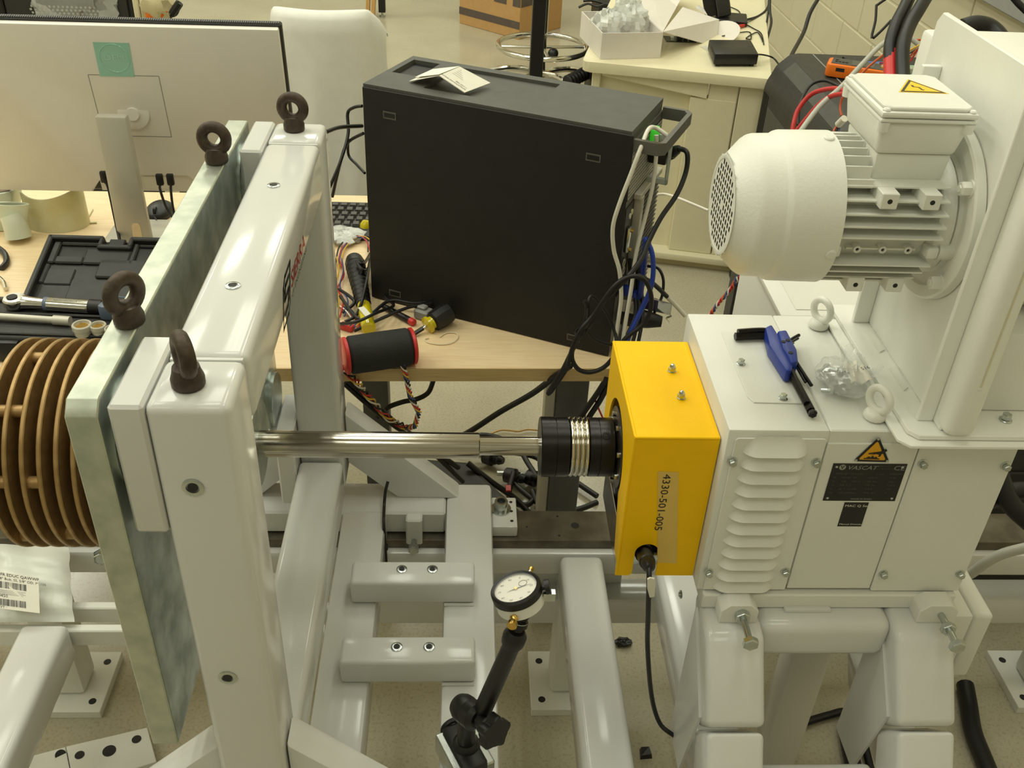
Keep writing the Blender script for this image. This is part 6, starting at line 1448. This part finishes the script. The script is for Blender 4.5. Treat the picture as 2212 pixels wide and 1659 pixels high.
# ================================================================ desk clutter
hg = thing('foam_cylinder', 'black foam sleeved cylinder with red end rings on the desk edge', 'cylinder', (-0.1399, 1.4298, 0.7302))
f0, f1 = Vector((-0.1906, 1.4089, 0.7640)), Vector((-0.0868, 1.4413, 0.7640))
fd = (f1-f0)
obj('sleeve', G().lathe(f0,fd,[(0,0.030),(0.004,0.033),(fd.length*0.5,0.0335),(fd.length-0.004,0.033),(fd.length,0.030)],32), M['foam'], hg)
obj('end_ring', G().lathe(f1,fd,[(0,0.029),(0.001,0.0325),(0.006,0.0325),(0.008,0.029)],32), M['red'], hg)
obj('end_ring', G().lathe(f0,-fd,[(0,0.029),(0.001,0.0325),(0.006,0.0325),(0.008,0.029)],32), M['red'], hg)
sd_ = thing('stubby_screwdriver', 'stubby screwdriver with clear yellow collar and black grip', 'screwdriver', (-0.0559, 1.5730, 0.7302))
s0, s1 = Vector((-0.0856, 1.5265, 0.7360)), Vector((-0.0300, 1.5709, 0.7520))
sv = (s1-s0).normalized()
obj('bit', G().cyl(s0,s0+sv*0.022,0.0042,n=6), M['blackox'], sd_)
obj('blade', G().cyl(s0+sv*0.010,s0+sv*0.034,0.0036,n=14), M['chrome'], sd_)
ls = (s1-s0).length
obj('collar', G().lathe(s0+sv*0.030,sv,[(0,0.007),(0.002,0.0165),(0.007,0.0165),(0.010,0.012),(0.016,0.013)],20), M['yclear'], sd_)
obj('grip', G().lathe(s0+sv*0.044,sv,[(0,0.014),(0.003,0.019),(0.024,0.0205),(0.040,0.019),(0.044,0.015)],10), M['rubber'], sd_)
gp_ = thing('grey_connector', 'grey plastic connector body behind the stubby screwdriver', 'connector', (-0.0727, 1.6064, 0.7302))
q = Vector((-0.0704, 1.5928, 0.7302))
obj('body', G(Matrix.Translation(q)@Matrix.Rotation(R(-30),4,'Z')).box((-0.016,-0.010,0),(0.016,0.014,0.020),0.003,1), M['grey'], gp_)
obj('tab', G(Matrix.Translation(q)@Matrix.Rotation(R(-30),4,'Z')).box((-0.012,-0.004,0.020),(0.006,0.010,0.026),0.002,1), M['grey'], gp_)
mk = thing('red_capped_driver', 'slim black driver with red end lying against the tower', 'screwdriver', (-0.1089, 1.5966, 0.7302))
m0, m1 = Vector((-0.1491, 1.6270, 0.7370)), Vector((-0.0865, 1.5657, 0.7370))
mv = (m1-m0)
obj('grip', G().lathe(m0,mv,[(0,0.004),(0.004,0.0052),(mv.length*0.5,0.006),(mv.length-0.010,0.0066)],14), M['black'], mk)
obj('red_end', G().lathe(m1-mv.normalized()*0.010,mv,[(0,0.0068),(0.010,0.0068),(0.012,0.005)],14), M['red'], mk)
tw_ = thing('wrapped_driver', 'yellow handled driver wrapped in black tape and cable', 'screwdriver', (-0.1923, 1.6551, 0.7302))
t0_, t1_, t2_ = Vector((-0.2114, 1.7560, 0.7520)), Vector((-0.1819, 1.6068, 0.7480)), Vector((-0.1659, 1.5271, 0.7440))
pf = []
lt = (t1_-t0_).length
for i in range(40):
    pf.append((lt*i/39, 0.0185-0.006*i/39 + 0.0018*(1 if i % 4 in (1,2) else -1)))
obj('wrap', G().lathe(t0_,t1_-t0_,pf,22), M['rubber'], tw_, 60)
obj('wrap_end', G().lathe(t0_,t0_-t1_,[(0,0.019),(0.012,0.020),(0.026,0.017),(0.030,0.010)],20), M['black'], tw_)
obj('handle', G().lathe(t1_,t2_-t1_,[(0,0.0125),(0.004,0.0135),((t2_-t1_).length-0.003,0.0135),((t2_-t1_).length,0.011)],18), M['yclear'], tw_)
q = t1_.lerp(t2_,0.5)
obj('handle_label', G(Matrix.Translation(q+Vector((-0.002,-0.002,0.0128)))@Matrix.Rotation(R(-62),4,'Z')).box((-0.018,-0.006,0),(0.018,0.006,0.0012)), M['paper'], tw_, 0)
yc = thing('yellow_bit_handle', 'small clear yellow handle end beside the tower and keyboard', 'handle', (-0.2095, 1.9595, 0.7302))
q = Vector((-0.2099, 1.9526, 0.7302))
obj('handle', G().lathe(q,(0.1,0.2,1),[(0,0.012),(0.006,0.0135),(0.020,0.0125),(0.027,0.008)],16), M['yclear'], yc)
pbg = thing('clear_bag', 'crumpled clear plastic bag in front of the keyboard', 'bag', (-0.2583, 1.9457, 0.7302))
obj('film', crumple(Vector((-0.2569, 1.9188, 0.7400)),(0.045,0.040,0.012),44,22,14,0.4), M['bubble'], pbg, 20)
lp_ = thing('clear_loop', 'open loop of clear plastic line lying on the desk', 'loop', (-0.0330, 1.5166, 0.7302))
obj('line', G().tube([(-0.0375, 1.5251, 0.7318),(-0.0250, 1.5400, 0.7318),(-0.0080, 1.5389, 0.7318),(-0.0044, 1.5228, 0.7318),(-0.0160, 1.5050, 0.7318),(-0.0368, 1.4997, 0.7318),(-0.0579, 1.5054, 0.7318),(-0.0642, 1.5163, 0.7318),(-0.0576, 1.5213, 0.7318)],0.0011,6), mat('clear_line',(236,226,196),0.15,coat=0.5), lp_)
chp = thing('red_connector', 'small red plug connector at the post beside the foam cylinder', 'connector', (-0.2101, 1.5516, 0.7302))
q = Vector((-0.2081, 1.5484, 0.7302))
obj('body', G(Matrix.Translation(q)@Matrix.Rotation(R(-28),4,'Z')).box((-0.014,-0.007,0),(0.014,0.007,0.012),0.002,1), M['red'], chp)
for k in range(4):
    obj('pin_slot', G(Matrix.Translation(q)@Matrix.Rotation(R(-28),4,'Z')).box((-0.011+0.006*k,-0.004,0.012),(-0.008+0.006*k,0.003,0.0124)), M['hole'], chp, 0)
WC = (('redwire','red'),('ywire','yellow'),('bwire','blue'),('whwire','white'),('rubber','black'))
q = random.Random(11)
def wires(name, where, base_p, spread, r_, cols, tw_amp=0.0, turns=0.0):
    for i, ci in enumerate(cols):
        m, cn_ = WC[ci]
        P = [Vector(v) for v in base_p]; pts = []
        if turns:
            N = int(turns*6)
            for k in range(N+1):
                t = k/N*(len(P)-1); j = min(int(t),len(P)-2); a = k/N*turns*2*math.pi + i*2*math.pi/len(cols)
                pts.append(P[j].lerp(P[j+1],t-j)+Vector((tw_amp*math.cos(a),tw_amp*math.sin(a)*0.6,tw_amp*math.sin(a))))
        else:
            o = Vector((q.uniform(-1,1),q.uniform(-1,1),0))*spread
            pts = [v+o+Vector((q.uniform(-1,1),q.uniform(-1,1),q.uniform(0,0.8)))*spread*0.5 for v in P]
        cable(name, '%s wire %s' % (cn_, where), pts, r_, m, 6, 3 if turns else 5)
wires('loop_wire','in the loop on the desk beside the tower',[(-0.2523, 1.7847, 0.7360),(-0.2493, 1.8640, 0.7380),(-0.2242, 1.9073, 0.7420),(-0.2016, 1.8948, 0.7400),(-0.1898, 1.8453, 0.7380)],0.006,0.0016,(0,1,2,4))
wires('loose_wire','tangled at the post left of the wrapped driver',[(-0.2556, 1.8151, 0.7360),(-0.2411, 1.7516, 0.7380),(-0.2427, 1.6979, 0.7360),(-0.2270, 1.6367, 0.7400),(-0.2284, 1.5830, 0.7360)],0.009,0.0016,(0,1,2,3))
wires('loose_wire','running along the desk under the black leads',[(-0.2336, 1.6293, 0.7340),(-0.2109, 1.5972, 0.7380),(-0.1929, 1.5690, 0.7350),(-0.1985, 1.5408, 0.7370)],0.008,0.0016,(0,2,3,1))
wires('hanging_wire','twisted in the bunch hanging over the desk front edge',[(-0.0999, 1.4120, 0.7503),(-0.0923, 1.4080, 0.7214),(-0.0866, 1.4080, 0.6821),(-0.0719, 1.4120, 0.6441),(-0.0794, 1.4200, 0.6069),(-0.0950, 1.4400, 0.5863)],0.0,0.0016,(1,0,3,4,2),0.0035,5)
wires('draped_wire','in the bundle draping from the foam cylinder past the strut',[(-0.2003, 1.4120, 0.7362),(-0.1755, 1.4100, 0.7040),(-0.1569, 1.4120, 0.6712),(-0.1274, 1.4300, 0.6145),(-0.0956, 1.4500, 0.5787)],0.0,0.0017,(1,0,4,3),0.0045,4)
cable('black_lead','black lead bundle sloping behind the strut towards the floor tangle',[(-0.2023, 1.4300, 0.7046),(-0.1680, 1.4400, 0.6582),(-0.1216, 1.4600, 0.5869),(-0.0892, 1.4800, 0.5395),(-0.0006, 1.5500, 0.4033)],0.0055,n=9)
cable('black_lead','second black lead beside the sloping bundle behind the strut',[(-0.2037, 1.4350, 0.6883),(-0.1613, 1.4450, 0.6311),(-0.1139, 1.4650, 0.5671),(-0.0767, 1.4900, 0.5207),(0.0094, 1.5600, 0.3579)],0.005,n=9)
for i, (lab, pts) in enumerate((
  ('black lead arching from the wrapped driver over the desk to the tower foot',[(-0.2311, 1.6509, 0.7420),(-0.1825, 1.5559, 0.7480),(-0.1358, 1.6190, 0.7520),(-0.0833, 1.6155, 0.7500),(-0.0182, 1.6480, 0.7480)]),
  ('black lead crossing the desk just above the foam cylinder',[(-0.1925, 1.5247, 0.7420),(-0.1481, 1.5503, 0.7520),(-0.0993, 1.5890, 0.7550),(-0.0570, 1.6130, 0.7520),(-0.0138, 1.6589, 0.7450)]),
  ('black lead crossing the yellow driver handle from the post',[(-0.2243, 1.5481, 0.7420),(-0.1873, 1.5242, 0.7620),(-0.1521, 1.5531, 0.7650),(-0.1270, 1.6139, 0.7450),(-0.1476, 1.6575, 0.7400),(-0.1757, 1.7311, 0.7400)]),
  ('black lead running behind the wrapped driver up to the tower side',[(-0.1877, 1.8206, 0.7400),(-0.1805, 1.6942, 0.7700),(-0.1815, 1.6032, 0.7700),(-0.1931, 1.5774, 0.7450),(-0.2134, 1.5634, 0.7380)]),
  ('black lead looping at the top of the wrapped driver',[(-0.1889, 1.8351, 0.7400),(-0.1918, 1.7227, 0.7750),(-0.2055, 1.7262, 0.7780),(-0.1899, 1.6996, 0.7720),(-0.1833, 1.7704, 0.7450)]),
  ('black lead leaving the post low beside the wrapped driver',[(-0.2376, 1.6852, 0.7380),(-0.2128, 1.6463, 0.7450),(-0.2015, 1.6201, 0.7450),(-0.2212, 1.5968, 0.7380)]))):
    cable('desk_lead', lab, pts, 0.0032, n=8)
# leads left of the tower behind the ring frame
cable('tower_lead','black lead curving out from the tower front near its top',[(-0.2412, 1.6800, 0.9521),(-0.2217, 1.7000, 0.9934),(-0.2096, 1.7400, 1.0310),(-0.2107, 1.7600, 1.0629),(-0.1973, 1.7500, 1.0779),(-0.1819, 1.7400, 1.0843)],0.0030,n=8)
cable('tower_lead','black lead running from the tower front down behind the ring frame',[(-0.2288, 1.6000, 1.0863),(-0.2129, 1.6600, 1.0730),(-0.1815, 1.7200, 1.0547)],0.0036,n=8)
cable('tower_lead','black lead dropping from the tower front to the keyboard',[(-0.2515, 1.7800, 0.8897),(-0.2318, 1.7600, 0.9599),(-0.2122, 1.7400, 1.0134),(-0.1796, 1.7200, 1.0410)],0.0030,n=8)
cable('tower_lead','short black lead hanging beside the tower front edge',[(-0.2112, 1.7500, 1.0185),(-0.2133, 1.7600, 0.9832),(-0.1972, 1.7400, 0.9735),(-0.1794, 1.7100, 0.9690)],0.0026,n=8)

# ================================================================ cables at the back of the tower
pw = thing('mains_cable', 'thick black mains cord leaving the tower back and hanging to the desk edge', 'cable', (0.3517, 1.5500, 1.1089))
q = Vector((0.3265, 1.5600, 1.1076)); q2_ = Vector((0.3502, 1.5500, 1.1088))
obj('plug', G(F).box((0.001,0.105,PH-0.086),(0.034,0.142,PH-0.056),0.004,2), M['black'], pw)
pe = F @ Vector((0.034,0.122,PH-0.071))
obj('strain_relief', G().lathe(pe,Vector((0.3638, 1.5300, 1.1072))-pe,[(0.0,0.010),(0.006,0.0105),(0.008,0.009),(0.014,0.0095),(0.016,0.008),(0.022,0.0085),(0.03,0.006)],16), M['rubber'], pw)
obj('cord', G().tube([pe+(Vector((0.3638, 1.5300, 1.1072))-pe)*0.6,(0.3677, 1.5250, 1.0950),(0.3695, 1.5200, 1.0650),(0.3550, 1.5000, 1.0323),(0.3296, 1.4800, 0.9993),(0.3105, 1.4600, 0.9664),(0.2962, 1.4350, 0.9447),(0.2687, 1.4100, 0.9189),(0.2381, 1.4100, 0.8790),(0.2180, 1.4050, 0.8367),(0.2031, 1.4000, 0.8213),(0.1870, 1.4000, 0.7745),(0.1771, 1.4000, 0.7457),(0.1580, 1.4000, 0.7044),(0.1561, 1.4000, 0.6964),(0.1649, 1.4050, 0.7050),(0.1858, 1.4080, 0.7453)],0.0042,10), M['rubber'], pw)
cable('coiled_cable','black cord looping in front of the desk edge below the tower',[(0.1841, 1.3950, 0.7540),(0.1898, 1.3900, 0.7997),(0.2014, 1.3920, 0.8334),(0.2211, 1.4000, 0.8578),(0.2500, 1.4050, 0.9083),(0.2771, 1.4100, 0.9259),(0.3008, 1.4100, 0.9195),(0.3147, 1.4100, 0.8938),(0.3177, 1.4100, 0.8628),(0.3092, 1.4100, 0.8355),(0.2799, 1.4050, 0.8085),(0.2662, 1.4000, 0.7806),(0.2485, 1.3980, 0.7550),(0.2250, 1.3960, 0.7453),(0.2043, 1.3950, 0.7514),(0.1915, 1.3950, 0.7731),(0.1932, 1.4000, 0.7980),(0.2082, 1.4050, 0.8320),(0.2102, 1.4100, 0.8696),(0.2048, 1.4100, 0.8783)],0.0040,n=10)
cable('coiled_cable','black cord arcing across the tower foot inside the coil',[(0.2119, 1.4000, 0.8288),(0.2326, 1.4050, 0.8049),(0.2659, 1.4100, 0.7958),(0.2593, 1.4300, 0.8225),(0.2384, 1.4300, 0.8586),(0.2156, 1.4200, 0.8817),(0.2110, 1.4000, 0.8486)],0.0032,n=8)
cable('floor_lead','thick black lead falling from the coil across to the shaft',[(0.1900, 1.4000, 0.7555),(0.1682, 1.4200, 0.7204),(0.1331, 1.4600, 0.6538),(0.0772, 1.5000, 0.5817),(0.0211, 1.5200, 0.5192),(-0.0290, 1.5500, 0.4629)],0.0058,n=10)
obj('coil_tie', G().torus((0.2033, 1.3980, 0.8262),(0.35,0.1,-0.9),0.0105,0.0016,18,6), M['black'], None, 60, 'black wire tie pinching the coiled cords together', 'tie')
cable('white_cable','white cord hung over the tower handle, left one of two',[(0.3290, 1.5200, 1.1257),(0.3096, 1.5250, 1.1357),(0.2949, 1.5050, 1.1387),(0.2789, 1.4650, 1.1236),(0.2659, 1.4550, 1.0828),(0.2525, 1.4500, 1.0357),(0.2461, 1.4500, 0.9949),(0.2518, 1.4500, 0.9531),(0.2642, 1.4450, 0.9173),(0.2714, 1.4400, 0.8715),(0.2695, 1.4300, 0.8319),(0.2662, 1.4200, 0.7895)],0.0036,'whwire',10)
cable('white_cable','white cord hanging from the tower handle, right one of two',[(0.3155, 1.5350, 1.1197),(0.3185, 1.5300, 1.0838),(0.3170, 1.5200, 1.0392),(0.3101, 1.5100, 0.9934),(0.2995, 1.4900, 0.9514),(0.2936, 1.4750, 0.9152),(0.2908, 1.4600, 0.8787),(0.2848, 1.4400, 0.8354),(0.2791, 1.4200, 0.7898)],0.0036,'whwire',10)
bu = thing('blue_usb_cable', 'blue data cable plugged into the back of the tower', 'cable', (0.2936, 1.4900, 0.9684))
obj('plug', G(F).box((0.001,0.030,0.112),(0.022,0.044,0.130),0.003,2), M['blue'], bu)
pe = F @ Vector((0.022,0.037,0.121))
obj('boot', G().tube([pe,pe+Vector((0.012,-0.004,-0.004)),(0.3056, 1.4650, 0.9681)],(0.007,0.0045),10,3), M['blue'], bu)
obj('cord', G().tube([(0.3040, 1.4660, 0.9693),(0.3166, 1.4550, 0.9478),(0.3227, 1.4500, 0.9115),(0.3196, 1.4450, 0.8787),(0.3086, 1.4400, 0.8451),(0.2947, 1.4300, 0.8138),(0.2858, 1.4200, 0.7870)],0.0044,10), M['bluecab'], bu)
cable('black_data_lead','thin black lead with a ferrite bead right of the tower',[(0.3405, 1.5800, 0.8566),(0.3552, 1.5600, 0.8628),(0.3652, 1.5500, 0.8448),(0.3646, 1.5400, 0.8169),(0.3563, 1.5300, 0.8032),(0.3475, 1.5200, 0.7797)],0.0028,n=8)
obj('ferrite_bead', G().cyl((0.3577, 1.5350, 0.8119),(0.3499, 1.5300, 0.7933),0.0085,n=14), M['black'], None, 40, 'black ferrite bead on the thin lead right of the tower', 'bead')
cable('thick_black_lead','black lead running from the coil towards the white machine',[(0.2989, 1.4500, 0.9066),(0.3288, 1.4700, 0.8812),(0.3610, 1.4900, 0.8451),(0.3638, 1.4900, 0.8424)],0.0040,n=8)
cable('white_sleeved_lead','white sleeved lead end pointing at the machine corner',[(0.3619, 1.4900, 0.8442),(0.3825, 1.5000, 0.8210),(0.4021, 1.5000, 0.8004)],0.0042,'whwire',8)
cable('black_cable','leftmost of the plain black cords hanging behind the white and blue ones',[(0.2895, 1.5000, 0.9110),(0.2971, 1.5000, 0.8567),(0.2891, 1.4700, 0.8178),(0.2768, 1.4400, 0.7742)],0.0034,n=7)
cable('black_cable','second of the plain black cords hanging behind the white and blue ones',[(0.2967, 1.5000, 0.9112),(0.3037, 1.5000, 0.8569),(0.3055, 1.4700, 0.8181),(0.2833, 1.4400, 0.7744)],0.0034,n=7)
cable('black_cable','third of the plain black cords hanging behind the white and blue ones',[(0.3040, 1.5000, 0.9113),(0.3102, 1.5000, 0.8570),(0.3120, 1.4700, 0.8183),(0.3012, 1.4400, 0.7747)],0.0034,n=7)
cable('black_cable','rightmost of the plain black cords hanging behind the white and blue ones',[(0.3112, 1.5000, 0.9115),(0.3167, 1.5000, 0.8571),(0.3193, 1.4700, 0.8184),(0.3110, 1.4400, 0.7748)],0.0034,n=7)
cable('white_rope','thin white twisted rope stretched between tower and motor cowl',[(0.4286, 1.9931, 0.8184),(0.4489, 1.9923, 0.8192),(0.4684, 1.9393, 0.8323),(0.5157, 1.8772, 0.8349)],0.0030,'whwire',8)
# cables below the guard side, right of the desk leg
for i, (m, lab, pts) in enumerate((
  ('rubber','thick black cord dropping beside the desk leg behind the guard',[(0.2620, 1.4300, 0.7122),(0.2488, 1.4400, 0.6697),(0.2302, 1.4500, 0.6206),(0.2118, 1.4600, 0.5697),(0.1878, 1.4800, 0.4920)]),
  ('rubber','second thick black cord dropping beside the desk leg',[(0.2672, 1.4350, 0.6988),(0.2561, 1.4450, 0.6508),(0.2393, 1.4550, 0.6010),(0.2198, 1.4700, 0.5344)]),
  ('whwire','white cord dropping beside the desk leg behind the guard',[(0.2682, 1.4500, 0.6732),(0.2575, 1.4550, 0.6384),(0.2440, 1.4600, 0.6027),(0.2362, 1.4650, 0.5663)]),
  ('redwire','red wire crossing behind the yellow guard near the desk leg',[(0.2442, 1.4500, 0.6574),(0.2550, 1.4500, 0.6315),(0.2679, 1.4550, 0.6014)]))):
    cable('falling_cable', lab, pts, 0.0055 if i < 2 else (0.004 if i == 2 else 0.0018), m, 8)
# under the desk
pd = thing('power_unit', 'black power unit box on the floor under the desk', 'power unit', (-0.0124, 1.9820, 0.0000))
pq = [Vector(q) for q in ((-0.1168, 1.6969, 0.1400),(0.1570, 1.6993, 0.1400),(0.0221, 1.8916, 0.1400),(-0.1681, 1.9126, 0.1400))]
obj('case', G().prism([q-Vector((0,0,0.138)) for q in pq],(0,0,0.138),0.005,2), M['black'], pd)
obj('lid_plate', G().prism([q.lerp(pq[0].lerp(pq[2],0.5),0.1) for q in pq],(0,0,0.002)), M['dark2'], pd, 0)
q = Vector((0.1199, 1.7881, 0.1425))
obj('red_switch', G().box((q.x-0.006,q.y-0.01,0.142),(q.x+0.006,q.y+0.01,0.146)), M['red'], pd, 0)
for i, (lab, pts) in enumerate((
  ('black floor cord looping widest under the coupling',[(-0.0078, 2.1044, 0.0200),(0.0608, 2.1053, 0.0600),(0.1474, 2.0661, 0.0600),(0.1820, 2.0005, 0.0500),(0.2083, 1.9191, 0.0400),(0.1759, 1.8587, 0.0300),(0.1299, 1.8847, 0.0300),(0.1438, 1.9619, 0.0500)]),
  ('black floor cord running under the coupling to the rail',[(-0.0383, 2.0513, 0.0300),(0.0851, 2.0479, 0.0500),(0.1958, 2.0298, 0.0500),(0.2236, 1.9819, 0.0500),(0.2355, 1.8897, 0.0500),(0.1960, 1.8192, 0.0500)]),
  ('black floor cord in a small upright loop right of the power unit',[(0.1923, 1.9558, 0.0400),(0.2191, 1.8668, 0.1000),(0.2270, 1.8287, 0.0800),(0.2040, 1.8478, 0.0400),(0.1894, 1.9007, 0.0400)]),
  ('black floor cord crossing from the tangle to the rail bracket',[(0.1438, 1.9392, 0.0300),(0.1999, 1.8677, 0.0300),(0.2504, 1.8334, 0.0300),(0.3038, 1.8425, 0.0300),(0.3537, 1.8693, 0.0300)]),
  ('black floor cord running right from under the coupling to the clamp',[(0.2760, 1.9997, 0.0200),(0.3149, 1.9529, 0.0200),(0.3584, 1.9039, 0.0200)]),
  ('black floor cord crossing over the power unit',[(0.0218, 1.8634, 0.1600),(0.0793, 1.8415, 0.1200),(0.1391, 1.8506, 0.0600),(0.1789, 1.8131, 0.0400)]))):
    cable('floor_cable', lab, pts, 0.0075, n=8)
for i, (px, py, lab) in enumerate(((1065,985,'black ribbed plug nearest the power unit under the desk'),(1115,1025,'black ribbed plug in the middle of the floor tangle'),(1160,1010,'black cord retainer at the right of the floor tangle'))):
    q = Vector([(0.0918, 2.0433, 0.0300),(0.1473, 1.9671, 0.0300),(0.2027, 1.9585, 0.0300)][i])
    pl_ = thing('cord_plug', lab, 'plug', q)
    d = Vector((0.8,-0.5,0.15)).normalized()
    obj('body', G().lathe(q-d*0.03,d,[(0,0.012),(0.004,0.02),(0.030,0.022),(0.034,0.014),(0.040,0.016),(0.044,0.012),(0.050,0.014),(0.062,0.009)],14), M['black'], pl_)
    obj('prong', G().box(tuple(q-d*0.05-Vector((0.004,0.002,0.004))),tuple(q-d*0.028+Vector((0.004,0.002,0.004)))), M['zinc'], pl_, 0)
cable('desk_underside_lead','black lead sagging under the desk behind the hanging wires',[(-0.0571, 1.7500, 0.4810),(-0.0679, 1.7400, 0.4560),(-0.0926, 1.7300, 0.4455),(-0.1220, 1.7200, 0.4448),(-0.1524, 1.7000, 0.4441),(-0.1760, 1.7000, 0.4192)],0.0055,n=9)
cable('thin_string','thin tan string behind the shaft journal',[(0.0821, 2.1706, 0.0100),(0.1151, 2.1925, 0.0100),(0.1412, 2.1930, 0.0100),(0.1672, 2.1892, 0.0100),(0.1938, 2.1982, 0.0100),(0.2264, 2.1945, 0.0100)],0.0025,'wood',5)
